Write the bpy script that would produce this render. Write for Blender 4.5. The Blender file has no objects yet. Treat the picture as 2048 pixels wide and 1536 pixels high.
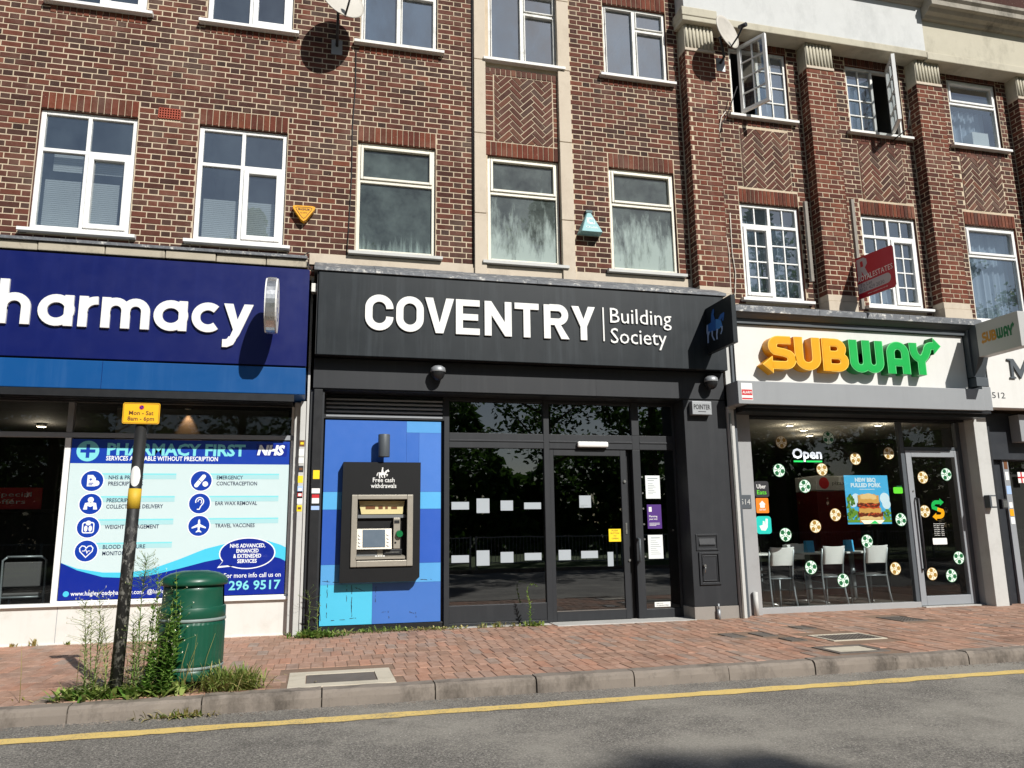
import bpy, bmesh, math, random
from mathutils import Vector, Matrix

random.seed(7)
SC = bpy.context.scene
COL = SC.collection

# ------------------------------------------------------------------ camera
FPX = 1550.6                       # focal length in photo pixels (2048 wide)
YAW, PITCH, ROLL = (math.radians(a) for a in (14.0197, 10.8326, -0.8070))
CAM = Vector((0.0, -9.5, 1.10))
_cy, _sy, _cp, _sp = math.cos(YAW), math.sin(YAW), math.cos(PITCH), math.sin(PITCH)
_f = Vector((_sy * _cp, _cy * _cp, _sp)); _r = Vector((_cy, -_sy, 0)); _u = _r.cross(_f)
RIGHT = math.cos(ROLL) * _r + math.sin(ROLL) * _u
UP = -math.sin(ROLL) * _r + math.cos(ROLL) * _u
FWD = _f
cd = bpy.data.cameras.new('camera')
cd.sensor_fit = 'HORIZONTAL'; cd.sensor_width = 36; cd.lens = 36 * FPX / 2048
cd.clip_start = 0.05; cd.clip_end = 600
cam = bpy.data.objects.new('camera', cd); COL.objects.link(cam)
rot = Matrix((RIGHT, UP, -FWD)).transposed()
cam.matrix_world = Matrix.Translation(CAM) @ rot.to_4x4()
SC.camera = cam

# ------------------------------------------------------------------ daylight
SUN_DIR = Vector((-1.026, 2.394, -2.09)).normalized()     # the way the light travels
world = bpy.data.worlds.new('World'); SC.world = world; world.use_nodes = True
wn = world.node_tree.nodes; wl = world.node_tree.links
sky = wn.new('ShaderNodeTexSky'); sky.sky_type = 'NISHITA'; sky.sun_disc = False
sky.sun_elevation = math.asin(-SUN_DIR.z)
sky.sun_rotation = math.atan2(-SUN_DIR.x, -SUN_DIR.y)
sky.air_density = 1.0; sky.dust_density = 0.8; sky.ozone_density = 1.3
wn['Background'].inputs['Strength'].default_value = 0.058
wl.new(sky.outputs['Color'], wn['Background'].inputs['Color'])
sl = bpy.data.lights.new('sun', 'SUN'); sl.energy = 5.0; sl.angle = math.radians(0.5); sl.color = (1.0, 0.972, 0.925)
sun = bpy.data.objects.new('sun', sl); COL.objects.link(sun)
sun.rotation_euler = SUN_DIR.to_track_quat('-Z', 'Y').to_euler()
sun.location = (12, -30, 25)
SC.view_settings.view_transform = 'Standard'; SC.view_settings.look = 'None'
SC.view_settings.exposure = 0.15; SC.view_settings.gamma = 1.0; SC.view_settings.use_curve_mapping = False
SC.render.engine = 'CYCLES'
SC.cycles.use_denoising = True
SC.cycles.max_bounces = 8; SC.cycles.transparent_max_bounces = 16
SC.cycles.glossy_bounces = 4; SC.cycles.diffuse_bounces = 4
SC.cycles.caustics_reflective = False; SC.cycles.caustics_refractive = False
SC.cycles.sample_clamp_indirect = 8

# ------------------------------------------------------------------ photo pixel -> place (on a plane the thing touches)
def ray(px, py):
    return (RIGHT * ((px - 1024) / FPX) - UP * ((py - 768) / FPX) + FWD)
def fy(px, py, y=0.0):
    r = ray(px, py); t = (y - CAM.y) / r.y; p = CAM + r * t
    return (p.x, p.z)
def fx(px, py, x):
    r = ray(px, py); t = (x - CAM.x) / r.x; p = CAM + r * t
    return (p.y, p.z)
def fz(px, py, z=0.0):
    r = ray(px, py); t = (z - CAM.z) / r.z; p = CAM + r * t
    return (p.x, p.y)
def seen_area(x, y, z, w, h):
    """rough size in the photo; 0 outside the frame"""
    v = Vector((x, y, z)) - CAM; d = v.dot(FWD)
    if d < .1: return 0
    a, b = v.dot(RIGHT) / d * FPX, v.dot(UP) / d * FPX
    if abs(a) > 1020 or abs(b) > 764: return 0
    return w * h / d / d

# ------------------------------------------------------------------ mesh helpers
def wloc(o):
    v = Vector((0, 0, 0))
    while o is not None:
        v += o.location; o = o.parent
    return v
def facade(u, v, d): return (u, d, v)          # u right, v up, d = world y (front is smaller)

class MB:
    def __init__(s): s.v = []; s.f = []; s.m = []; s.sm = []
    def poly(s, pts, mi=0, smooth=False):
        n = len(s.v); s.v.extend(tuple(p) for p in pts)
        s.f.append(tuple(range(n, n + len(pts)))); s.m.append(mi); s.sm.append(smooth); return s
    def box(s, x0, x1, y0, y1, z0, z1, mi=0):
        n = len(s.v)
        s.v += [(x0,y0,z0),(x1,y0,z0),(x1,y1,z0),(x0,y1,z0),(x0,y0,z1),(x1,y0,z1),(x1,y1,z1),(x0,y1,z1)]
        for q in ((0,3,2,1),(4,5,6,7),(0,1,5,4),(1,2,6,5),(2,3,7,6),(3,0,4,7)):
            s.f.append(tuple(n + i for i in q)); s.m.append(mi); s.sm.append(False)
        return s
    def cbox(s, c, sx, sy, sz, mi=0):
        return s.box(c[0]-sx/2, c[0]+sx/2, c[1]-sy/2, c[1]+sy/2, c[2]-sz/2, c[2]+sz/2, mi)
    def prism(s, pts, d0, d1, mi=0, mp=facade, side=None):
        """extrude a 2D outline from depth d0 (front) to d1"""
        side = mi if side is None else side
        a = [mp(u, v, d0) for u, v in pts]; b = [mp(u, v, d1) for u, v in pts]
        s.poly(a, mi); s.poly(b[::-1], side)
        for i in range(len(pts)):
            j = (i + 1) % len(pts)
            s.poly((a[i], b[i], b[j], a[j]), side)
        return s
    def stroke(s, pts, w, d0, d1, mi=0, mp=facade, closed=False, side=None):
        """a pen stroke of width w along pts"""
        side = mi if side is None else side
        pts = [p for i, p in enumerate(pts) if i == 0 or math.dist(p, pts[i-1]) > 1e-5]
        if closed and math.dist(pts[0], pts[-1]) < 1e-5: pts = pts[:-1]
        n = len(pts); L = []; R = []
        for i in range(n):
            p = Vector(pts[i])
            a = Vector(pts[i-1]) if (i > 0 or closed) else None
            b = Vector(pts[(i+1) % n]) if (i < n-1 or closed) else None
            d1_ = (p - a).normalized() if a is not None else None
            d2_ = (b - p).normalized() if b is not None else None
            if d1_ is None: t = d2_; k = 1
            elif d2_ is None: t = d1_; k = 1
            else:
                t = (d1_ + d2_)
                t = t.normalized() if t.length > 1e-6 else d1_
                k = 1 / max(.35, t.dot(d1_))
            nn = Vector((-t.y, t.x)) * (w / 2 * k)
            L.append(p + nn); R.append(p - nn)
        m = n if closed else n - 1
        for i in range(m):
            j = (i + 1) % n
            q = (L[i], R[i], R[j], L[j])
            F = [mp(c.x, c.y, d0) for c in q]; B = [mp(c.x, c.y, d1) for c in q]
            s.poly(F, mi); s.poly((F[1], B[1], B[2], F[2]), side); s.poly((F[3], B[3], B[0], F[0]), side)
            if not closed and i == 0: s.poly((F[0], B[0], B[1], F[1]), side)
            if not closed and i == m - 1: s.poly((F[2], B[2], B[3], F[3]), side)
        return s
    def cyl(s, p0, p1, r0, r1=None, n=12, mi=0, caps=True, smooth=True):
        r1 = r0 if r1 is None else r1
        p0, p1 = Vector(p0), Vector(p1); ax = (p1 - p0).normalized()
        t = Vector((0, 0, 1)) if abs(ax.z) < .9 else Vector((1, 0, 0))
        e1 = ax.cross(t).normalized(); e2 = ax.cross(e1)
        b = len(s.v)
        for p, r in ((p0, r0), (p1, r1)):
            for i in range(n):
                a = 2 * math.pi * i / n; s.v.append(tuple(p + e1 * (r * math.cos(a)) + e2 * (r * math.sin(a))))
        for i in range(n):
            j = (i + 1) % n
            s.f.append((b+i, b+j, b+n+j, b+n+i)); s.m.append(mi); s.sm.append(smooth)
        if caps:
            s.f.append(tuple(range(b+n-1, b-1, -1))); s.m.append(mi); s.sm.append(False)
            s.f.append(tuple(range(b+n, b+2*n))); s.m.append(mi); s.sm.append(False)
        return s
    def tube(s, pts, r, n=8, mi=0):
        """bent round bar; r may be a list"""
        pts = [Vector(p) for p in pts]; N = len(pts)
        rr = r if isinstance(r, (list, tuple)) else [r] * N
        b = len(s.v); prev = None
        for k, p in enumerate(pts):
            d = (pts[min(k+1, N-1)] - pts[max(k-1, 0)]).normalized()
            if prev is None:
                t = Vector((0, 0, 1)) if abs(d.z) < .9 else Vector((1, 0, 0)); e1 = d.cross(t).normalized()
            else: e1 = (prev - d * prev.dot(d)).normalized()
            prev = e1; e2 = d.cross(e1)
            for i in range(n):
                a = 2 * math.pi * i / n; s.v.append(tuple(p + e1 * (rr[k] * math.cos(a)) + e2 * (rr[k] * math.sin(a))))
        for k in range(N - 1):
            for i in range(n):
                j = (i + 1) % n
                s.f.append((b+k*n+i, b+k*n+j, b+(k+1)*n+j, b+(k+1)*n+i)); s.m.append(mi); s.sm.append(True)
        s.f.append(tuple(range(b+n-1, b-1, -1))); s.m.append(mi); s.sm.append(False)
        s.f.append(tuple(range(b+(N-1)*n, b+N*n))); s.m.append(mi); s.sm.append(False)
        return s
    def lathe(s, prof, c=(0, 0, 0), n=32, mi=0, a0=0, a1=2*math.pi):
        full = abs(a1 - a0 - 2 * math.pi) < 1e-6
        b = len(s.v); k = n if full else n + 1
        for r, z in prof:
            for i in range(k):
                a = a0 + (a1 - a0) * i / n
                s.v.append((c[0] + r * math.cos(a), c[1] + r * math.sin(a), c[2] + z))
        for q in range(len(prof) - 1):
            for i in range(n):
                j = (i + 1) % k
                s.f.append((b+q*k+i, b+q*k+j, b+(q+1)*k+j, b+(q+1)*k+i)); s.m.append(mi); s.sm.append(True)
        return s
    def disc(s, cu, cv, r, d, mi=0, mp=facade, n=24, sx=1.0, sy=1.0):
        return s.poly([mp(cu + r*sx*math.cos(2*math.pi*i/n), cv + r*sy*math.sin(2*math.pi*i/n), d) for i in range(n)], mi)
    def text(s, body, u0, u1, vb, h, d, mi=0, mp=facade, bold=0.0, center=False, slant=0):
        """flat print: cap height h, fitted between u0 and u1"""
        me = text_mesh(body, bold)
        if not me[0]: return s
        xs = [p[0] for p in me[0]]; a, b = min(xs), max(xs)
        k = h / .682
        sx = (u1 - u0) / max(1e-6, b - a) if u1 is not None else k
        n = len(s.v)
        for x, y in me[0]: s.v.append(tuple(mp(u0 + (x - a) * sx + slant * y * k, vb + y * k, d)))
        for f in me[1]:
            s.f.append(tuple(n + i for i in f)); s.m.append(mi); s.sm.append(False)
        return s
    def build(s, name, mats, parent=None, bevel=0, recalc=False, origin=True, local=False):
        me = bpy.data.meshes.new(name)
        off = Vector((0, 0, 0)); loc = Vector((0, 0, 0))
        if local: pass
        elif parent is not None: off = wloc(parent)
        elif origin and s.v:
            xs, ys, zs = zip(*s.v)
            off = Vector(((min(xs)+max(xs))/2, (min(ys)+max(ys))/2, min(zs))); loc = off
        me.from_pydata([(x-off.x, y-off.y, z-off.z) for x, y, z in s.v], [], s.f)
        if not isinstance(mats, (list, tuple)): mats = [mats]
        for m in mats: me.materials.append(m)
        me.polygons.foreach_set('material_index', s.m)
        me.polygons.foreach_set('use_smooth', s.sm)
        if recalc:
            bm = bmesh.new(); bm.from_mesh(me); bmesh.ops.remove_doubles(bm, verts=bm.verts, dist=1e-5)
            bmesh.ops.recalc_face_normals(bm, faces=bm.faces); bm.to_mesh(me); bm.free()
        me.update()
        o = bpy.data.objects.new(name, me); COL.objects.link(o)
        o.location = loc
        if parent is not None: o.parent = parent
        if bevel:
            md = o.modifiers.new('bevel', 'BEVEL'); md.width = bevel; md.segments = 2; md.limit_method = 'ANGLE'
            md.angle_limit = math.radians(50)
        return o

_TX = {}
_tc = bpy.data.curves.new('print', 'FONT'); _tc.resolution_u = 2
_to = bpy.data.objects.new('print', _tc)
def text_mesh(body, bold):
    k = (body, bold)
    if k not in _TX:
        _tc.body = body; _tc.offset = bold
        me = bpy.data.meshes.new_from_object(_to)
        _TX[k] = ([(v.co.x, v.co.y) for v in me.vertices], [tuple(p.vertices) for p in me.polygons])
        bpy.data.meshes.remove(me)
    return _TX[k]

def thing(name, label, cat, loc=(0, 0, 0), group=None):
    o = bpy.data.objects.new(name, None); COL.objects.link(o); o.location = loc
    o.empty_display_size = .1
    return tag(o, label, cat, group)
def tag(o, label, cat, group=None):
    o['label'] = label; o['category'] = cat
    if group: o['group'] = group
    return o
def struct(o, kind='structure', label=None):
    o['kind'] = kind
    if label: o['label'] = label
    return o
def dup(root, loc, rotz=0.0, label=None, scale=None):
    r = root.copy(); COL.objects.link(r); r.location = loc; r.rotation_euler = (0, 0, rotz)
    if scale: r.scale = scale
    if label: r['label'] = label
    for ch in list(root.children):
        c = ch.copy(); COL.objects.link(c); c.parent = r
        for g in ch.children:
            e = g.copy(); COL.objects.link(e); e.parent = c
    return r
def arc(cx, cz, rx, rz, a0, a1, n=12):
    return [(cx + rx * math.cos(math.radians(a0 + (a1 - a0) * i / n)), cz + rz * math.sin(math.radians(a0 + (a1 - a0) * i / n))) for i in range(n + 1)]
def rrect(u0, u1, v0, v1, r, n=4):
    return (arc(u1-r, v0+r, r, r, -90, 0, n) + arc(u1-r, v1-r, r, r, 0, 90, n) + arc(u0+r, v1-r, r, r, 90, 180, n) + arc(u0+r, v0+r, r, r, 180, 270, n))
# ------------------------------------------------------------------ materials
def lin(c):
    if isinstance(c, str):
        c = c.lstrip('#'); c = [int(c[i:i+2], 16) / 255 for i in (0, 2, 4)]
        c = [x / 12.92 if x <= .04045 else ((x + .055) / 1.055) ** 2.4 for x in c]
    return tuple(c[:3])
class NT:
    def __init__(s, name):
        s.m = bpy.data.materials.new(name); s.m.use_nodes = True
        s.t = s.m.node_tree; s.n = s.t.nodes; s.l = s.t.links
        s.bsdf = s.n['Principled BSDF']; s.out = s.n['Material Output']
    def add(s, typ, **kw):
        n = s.n.new(typ)
        for k, v in kw.items():
            if hasattr(n, k): setattr(n, k, v)
            else: n.inputs[k].default_value = v
        return n
    def link(s, a, b): s.l.new(a, b)
    def pos(s): return s.add('ShaderNodeNewGeometry').outputs['Position']
    def noise(s, scale, detail=4, rough=.55, vec=None, stretch=None):
        n = s.add('ShaderNodeTexNoise'); n.inputs['Scale'].default_value = scale; n.inputs['Detail'].default_value = detail; n.inputs['Roughness'].default_value = rough
        v = vec or s.pos()
        if stretch:
            mp = s.add('ShaderNodeMapping'); mp.inputs['Scale'].default_value = stretch; s.link(v, mp.inputs['Vector']); v = mp.outputs['Vector']
        s.link(v, n.inputs['Vector']); return n.outputs['Fac']
    def ramp(s, fac, stops, interp='LINEAR'):
        r = s.add('ShaderNodeValToRGB'); r.color_ramp.interpolation = interp
        e = r.color_ramp.elements
        while len(e) > 1: e.remove(e[-1])
        e[0].position, e[0].color = stops[0][0], (*lin(stops[0][1]), 1)
        for p, c in stops[1:]:
            x = e.new(p); x.color = (*lin(c), 1)
        s.link(fac, r.inputs['Fac']); return r.outputs['Color']
    def fac(s, fac, lo, hi):
        r = s.add('ShaderNodeMapRange'); r.inputs['From Min'].default_value = lo; r.inputs['From Max'].default_value = hi; s.link(fac, r.inputs['Value']); return r.outputs['Result']
    def math(s, op, a, b=None):
        n = s.add('ShaderNodeMath'); n.operation = op
        for i, x in enumerate((a, b)):
            if x is None: continue
            if isinstance(x, (int, float)): n.inputs[i].default_value = x
            else: s.link(x, n.inputs[i])
        return n.outputs[0]
    def mix(s, f, a, b, mode='MIX'):
        n = s.add('ShaderNodeMix', data_type='RGBA', blend_type=mode)
        for i, x in ((0, f), (6, a), (7, b)):
            if isinstance(x, (int, float)): n.inputs[i].default_value = x
            elif isinstance(x, (tuple, list, str)): n.inputs[i].default_value = (*lin(x), 1)
            else: s.link(x, n.inputs[i])
        return n.outputs[2]
    def bump(s, h, strength=.3, dist=.01):
        b = s.add('ShaderNodeBump'); b.inputs['Strength'].default_value = strength; b.inputs['Distance'].default_value = dist
        s.link(h, b.inputs['Height']); s.link(b.outputs['Normal'], s.bsdf.inputs['Normal'])
    def col(s, c):
        i = s.bsdf.inputs['Base Color']
        if isinstance(c, (tuple, list, str)): i.default_value = (*lin(c), 1)
        else: s.link(c, i)
    def set(s, **kw):
        for k, v in kw.items():
            i = s.bsdf.inputs[k.replace('_', ' ')]
            if isinstance(v, (int, float, tuple)): i.default_value = v
            else: s.link(v, i)

def paint(name, c, rough=.5, var=.12, scale=3.0, metal=0.0, streak=0.0, streak_col='#8a8478', bump=0.0, bscale=60, coat=0.0, spec=.5, dirt=0.0, dirt_col='#4b4338'):
    """a painted / plastic / metal surface with uneven tone, rain streaks and grime"""
    t = NT(name); c0 = lin(c)
    n = t.noise(scale, 5, .6)
    col = t.mix(n, tuple(x * (1 - var) for x in c0), tuple(min(1, x * (1 + var)) for x in c0))
    if streak:
        k = t.fac(t.noise(1.0, 4, .65, stretch=(9, 9, .55)), .5, .8)
        col = t.mix(t.math('MULTIPLY', k, streak), col, streak_col)
    if dirt:
        k = t.fac(t.noise(5.0, 6, .7), .52, .78)
        col = t.mix(t.math('MULTIPLY', k, dirt), col, dirt_col)
    t.col(col)
    r = t.fac(t.noise(scale * 4, 3), 0, 1)
    rr = t.add('ShaderNodeMapRange'); rr.inputs['To Min'].default_value = max(.03, rough - .08); rr.inputs['To Max'].default_value = min(1, rough + .1)
    t.link(r, rr.inputs['Value'])
    t.set(Roughness=rr.outputs['Result'], Metallic=metal, Coat_Weight=coat, Specular_IOR_Level=spec)
    if bump: t.bump(t.noise(bscale, 4, .6), bump, .004)
    return t.m

def brick_mat(name, stops, rough=.88):
    t = NT(name)
    g = t.add('ShaderNodeNewGeometry'); oi = t.add('ShaderNodeObjectInfo')
    k = t.math('FRACT', t.math('ADD', t.math('MULTIPLY', g.outputs['Random Per Island'], 7.31), t.math('MULTIPLY', oi.outputs['Random'], 3.77)))
    c = t.ramp(k, stops)
    n1 = t.noise(9, 5, .7); c = t.mix(t.fac(n1, .25, .8), c, t.mix(1.0, c, '#c8b8a8', 'MULTIPLY'))
    n2 = t.noise(130, 3, .7); c = t.mix(t.math('MULTIPLY', t.fac(n2, .55, .8), .55), c, '#2a211e')
    n3 = t.noise(1.4, 5, .7); c = t.mix(t.math('MULTIPLY', t.fac(n3, .5, .8), .28), c, '#a08f80')
    n5 = t.noise(.8, 6, .75, stretch=(1.6, 1.6, .7)); c = t.mix(t.math('MULTIPLY', t.fac(n5, .5, .75), .5), c, '#2b2422')
    n4 = t.noise(60, 2, .6); c = t.mix(t.math('MULTIPLY', t.fac(n4, .66, .78), .35), c, '#cdbfa9')
    t.col(c); t.set(Roughness=rough, Specular_IOR_Level=.25)
    t.bump(t.noise(170, 4, .7), .55, .004)
    return t.m

MT = {}
MT['brick'] = brick_mat('wall brick', [(0, '#452d28'), (.2, '#58362e'), (.45, '#673d33'), (.62, '#704336'), (.8, '#623d35'), (.93, '#7d4a3a'), (1, '#4a3630')])
MT['header'] = brick_mat('wall brick header', [(0, '#40302c'), (.3, '#523a33'), (.55, '#633f35'), (.75, '#4f3c36'), (1, '#5f463d')])
MT['redbrick'] = brick_mat('red facing brick', [(0, '#613429'), (.35, '#763f30'), (.7, '#7f4936'), (1, '#55342b')])
MT['pierbrick'] = brick_mat('pier brick', [(0, '#57332b'), (.3, '#6b3e32'), (.6, '#764638'), (.85, '#824f3e'), (1, '#4c322c')])
MT['herring'] = brick_mat('herringbone brick', [(0, '#4f3933'), (.3, '#614037'), (.6, '#6c453b'), (.8, '#5b4841'), (1, '#7a5141')])
t = NT('mortar'); n = t.noise(22, 5, .7)
c = t.mix(n, '#bdac94', '#d3c4ab'); c = t.mix(t.math('MULTIPLY', t.fac(t.noise(1.0, 6, .75), .46, .72), .7), c, '#8b7c6a')
t.col(c); t.set(Roughness=.95, Specular_IOR_Level=.1); t.bump(t.noise(160, 3, .7), .5, .004); MT['mortar'] = t.m

def stone_mat(name, a, b, dark, k=.5, rough=.9):
    t = NT(name); c = t.mix(t.noise(4, 6, .7), a, b)
    c = t.mix(t.math('MULTIPLY', t.fac(t.noise(1.6, 7, .75, stretch=(1.5, 1.5, .8)), .5, .74), k), c, dark)
    c = t.mix(t.math('MULTIPLY', t.fac(t.noise(45, 4, .7), .6, .8), .3), c, dark)
    t.col(c); t.set(Roughness=rough, Specular_IOR_Level=.2); t.bump(t.noise(70, 5, .7), .35, .006); return t.m
MT['stone'] = stone_mat('pale stone', '#bdb09e', '#cec2b0', '#8f8172', .4)
MT['render'] = stone_mat('white painted render', '#c0c1bf', '#d0d1cf', '#a2a4a2', .5)
MT['cream'] = stone_mat('cream stone', '#b3ad9b', '#c4beac', '#7d7768', .55)
MT['darkstone'] = stone_mat('weathered cornice stone', '#8d877c', '#aaa497', '#3c3a36', .85)
MT['oldstone'] = stone_mat('old stone blocks', '#a39a88', '#bdb4a2', '#453f36', .95)  # weathered blocks with strong dark blotches
MT['kerb'] = stone_mat('kerb concrete', '#756d65', '#8f857a', '#38332e', 1.0)
MT['concrete'] = stone_mat('pale concrete', '#b7ae9c', '#c9c1b0', '#8b8271', .5)
MT['iron'] = stone_mat('cast cover', '#5b544d', '#77706a', '#38332f', .6, .7)
MT['step'] = stone_mat('door step', '#a9a7a2', '#bcbab5', '#7d7a74', .4)
MT['plinth'] = stone_mat('column plinth', '#85807a', '#97928b', '#5d5852', .5)

# lead flashing
t = NT('lead'); c = t.mix(t.noise(6, 6, .7), '#4c4f53', '#7d8084'); c = t.mix(t.fac(t.noise(9, 6, .75), .54, .68), c, '#cfcdc6')  # pale patches in the colour stand in for white highlights
t.col(c); t.set(Roughness=.62, Metallic=.25); t.bump(t.noise(12, 3, .6), .5, .02); MT['lead'] = t.m

# asphalt
t = NT('asphalt'); n = t.noise(210, 2, .7)
n = t.math('ADD', t.math('MULTIPLY', n, .45), t.math('MULTIPLY', t.noise(75, 3, .75), .55))
c = t.ramp(n, [(.38, '#423f3c'), (.48, '#6a6761'), (.55, '#8b867e'), (.63, '#c0bab0')])
c = t.mix(t.math('MULTIPLY', t.fac(t.noise(.5, 7, .7), .46, .6), .55), c, '#a5a095')
c = t.mix(t.math('MULTIPLY', t.fac(t.noise(1.5, 6, .75), .54, .7), .45), c, '#4a4743')
v = t.add('ShaderNodeTexVoronoi'); v.inputs['Scale'].default_value = 30; t.link(t.pos(), v.inputs['Vector'])
sep = t.add('ShaderNodeSeparateColor'); t.link(v.outputs['Color'], sep.inputs[0])
sp = t.math('MULTIPLY', t.math('LESS_THAN', v.outputs['Distance'], .13), t.math('GREATER_THAN', sep.outputs[0], .93))
c = t.mix(t.math('MULTIPLY', sp, .8), c, '#d8d4cb')
t.col(c); t.set(Roughness=.9, Specular_IOR_Level=.3); t.bump(t.noise(190, 3, .8), .9, .006); MT['asphalt'] = t.m

# yellow line paint, worn
t = NT('yellow line'); c = t.mix(t.noise(5, 6, .7), '#cfae5c', '#e0c680'); k = t.fac(t.math('ADD', t.math('MULTIPLY', t.noise(70, 4, .8), .7), t.math('MULTIPLY', t.noise(3, 5, .7), .3)), .52, .6)
c = t.mix(t.math('MULTIPLY', k, .85), c, '#837b6b'); t.col(c); t.set(Roughness=.8); t.bump(t.noise(190, 3, .8), .6, .004); MT['yline'] = t.m

MT['paver'] = brick_mat('paver', [(0, '#a88b79'), (.3, '#bb9885'), (.5, '#b39787'), (.7, '#c0947e'), (.86, '#a5978d'), (1, '#c79d87')], .92)
MT['paverjoint'] = stone_mat('paver joint sand', '#7a6555', '#8d7766', '#54473c', .5)
MT['earth'] = stone_mat('verge soil', '#5b5040', '#6d6250', '#3a3428', .5)

MT['white'] = paint('white upvc', '#e9e9e6', .35, .04, dirt=.12, dirt_col='#9a9688')
MT['creamwhite'] = paint('aged cream upvc', '#dcd8c8', .45, .05, dirt=.25, dirt_col='#9a9280')
MT['oldwhite'] = paint('flaking white paint', '#dddcd6', .6, .08, 12, dirt=.75, dirt_col='#77706a', bump=.5, bscale=40)
MT['whitepanel'] = paint('white panel', '#d6d5cf', .45, .05, 1.5, dirt=.3, dirt_col='#a79f8f', streak=.15)
MT['greyframe'] = paint('grey frame', '#8e9296', .45, .06)
MT['navy'] = paint('navy sign panel', '#061456', .36, .10, 1.5, streak=.10, streak_col='#303f8c', spec=.35)
MT['blueband'] = paint('blue shutter box', '#054a86', .4, .07, 1.5, spec=.35, streak=.08, streak_col='#6a8fb8')
MT['signwhite'] = paint('white sign letter', '#e6e6e2', .4, .03, dirt=.1, dirt_col='#b5b2a8')
MT['anthracite'] = paint('anthracite sign', '#1b2125', .42, .10, 1.2, streak=.26, streak_col='#50575c', spec=.3)
MT['charcoal'] = paint('charcoal paint', '#292b2e', .5, .08, 2, spec=.35, streak=.10, streak_col='#5d5f60')
MT['black'] = paint('black aluminium', '#1a1b1d', .42, .1)
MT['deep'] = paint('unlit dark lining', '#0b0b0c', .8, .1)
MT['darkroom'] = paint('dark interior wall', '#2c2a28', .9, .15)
MT['roomwall'] = paint('room wall', '#8a8781', .9, .1)
MT['ceiling'] = paint('ceiling', '#a9a396', .9, .08)
MT['floor'] = paint('floor tile', '#55514c', .45, .15, 5)
MT['steel'] = paint('brushed steel', '#a8a8a4', .32, .08, 8, metal=.9)
MT['silver'] = paint('silver rim', '#c3c5c6', .28, .05, 6, metal=.85)
MT['galv'] = paint('galvanised steel', '#9b9ea0', .5, .15, 10, metal=.5, dirt=.3, dirt_col='#5d5a55')
MT['subwhite'] = paint('white fascia', '#d9d8d3', .4, .03, dirt=.12, dirt_col='#b0aba0', streak=.12, streak_col='#a7a59e')
MT['subgrey'] = paint('grey shutter box', '#8f9294', .5, .06, 2, streak=.12, streak_col='#6a6c6d')
MT['pillargrey'] = paint('grey pillar paint', '#9a9b9b', .6, .07, 2, dirt=.15)
MT['slate'] = paint('slate paint', '#4c5257', .5, .08, 2)
MT['palegrey'] = paint('pale grey paint', '#bdbdb9', .6, .06, 3, dirt=.3, dirt_col='#807b72')
MT['shopdark'] = paint('blue black paint', '#22262c', .5, .1, 2, dirt=.15, dirt_col='#5a5d60')
MT['binGreen'] = paint('green plastic bin', '#094a36', .38, .07, 4, dirt=.10, dirt_col='#7d8a7c', coat=.1)
MT['binband'] = paint('grey bin band', '#7d8a86', .5, .1)
MT['poleblack'] = paint('flaking black pole', '#1c1c1b', .5, .2, 9, dirt=0)
t = NT('worn black pole'); k = t.fac(t.noise(26, 5, .75, stretch=(1, 1, .6)), .52, .6)
sz = t.add('ShaderNodeSeparateXYZ'); t.link(t.pos(), sz.inputs[0])
k2 = t.math('MULTIPLY', k, t.fac(sz.outputs['Z'], 1.35, .9)); c = t.mix(k2, '#191918', '#77756f'); t.col(c); t.set(Roughness=.6); MT['wornpole'] = t.m
MT['yellow'] = paint('yellow plate', '#f0b51c', .4, .05, 6)
MT['yellowtape'] = paint('yellow tape', '#c9a42a', .6, .15, 12, dirt=.4)
MT['brown'] = paint('brown print', '#6b3f18', .6, .1)
MT['alarmyellow'] = paint('yellow alarm box', '#e5a417', .35, .06, 5)
MT['tealbox'] = paint('teal alarm box', '#86b3b6', .45, .1, 5, dirt=.3)
MT['tealdark'] = paint('dark teal', '#3c5b5e', .5, .1, 5)
MT['dish'] = paint('dish grey', '#b9b4aa', .55, .08, 6, dirt=.25)
MT['dark'] = paint('dark metal', '#26262a', .5, .15, 8)
MT['cable'] = paint('cable black', '#1d1b1b', .6, .1)
MT['cablewhite'] = paint('cable white', '#cfc9bd', .6, .1, dirt=.3)
MT['wood'] = paint('weathered post', '#8b857c', .8, .2, 20, dirt=.4)
MT['estatered'] = paint('red board', '#b80f2c', .4, .05, 3)
MT['estategrey'] = paint('grey board print', '#b9b4b8', .5, .05)
MT['red'] = paint('red sticker', '#c3242c', .5, .1)
MT['fridgered'] = paint('red fridge', '#561010', .4, .1)  # plain dark red cabinet paint
MT['terracotta'] = paint('terracotta air brick', '#a04a36', .8, .12, 12)
for k, c in dict(p_navy='#04238c', p_blue='#0a38a0', p_cyan='#7fd6dc', p_aqua='#a6d2d6', p_pale='#c6d9da', p_teal='#3fb9d6', p_white='#f0f4f4', p_ink='#1c2a4a', p_mid='#49c3e0').items():
    MT[k] = paint('poster ' + k[2:], c, .35, .02, coat=.2)
for k, c in dict(a_top='#3668bb', a_lt='#5299d6', a_right='#4678c8', a_strip='#58ace0', a_deep='#2d5ab6', a_low='#58a0d8', a_cyan='#4fbbdc', a_br='#4270ba').items():
    MT[k] = paint('patchwork ' + k[2:], c, .38, .04, 2, dirt=.05, coat=.1)
MT['scuff'] = paint('scuff mark', '#26303f', .7, .1)
MT['atmblack'] = paint('black cash machine surround', '#101112', .55, .1, 3, spec=.3)
MT['atmbezel'] = paint('cash machine bezel', '#a59f92', .38, .06, 5, metal=.35)
MT['atmgrey'] = paint('cash machine grey', '#6d7072', .45, .08, 5)
MT['atmcream'] = paint('cash machine cream', '#cfc28c', .5, .05)
MT['screen'] = paint('dim screen', '#56636e', .12, .03, coat=.4)
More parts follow.
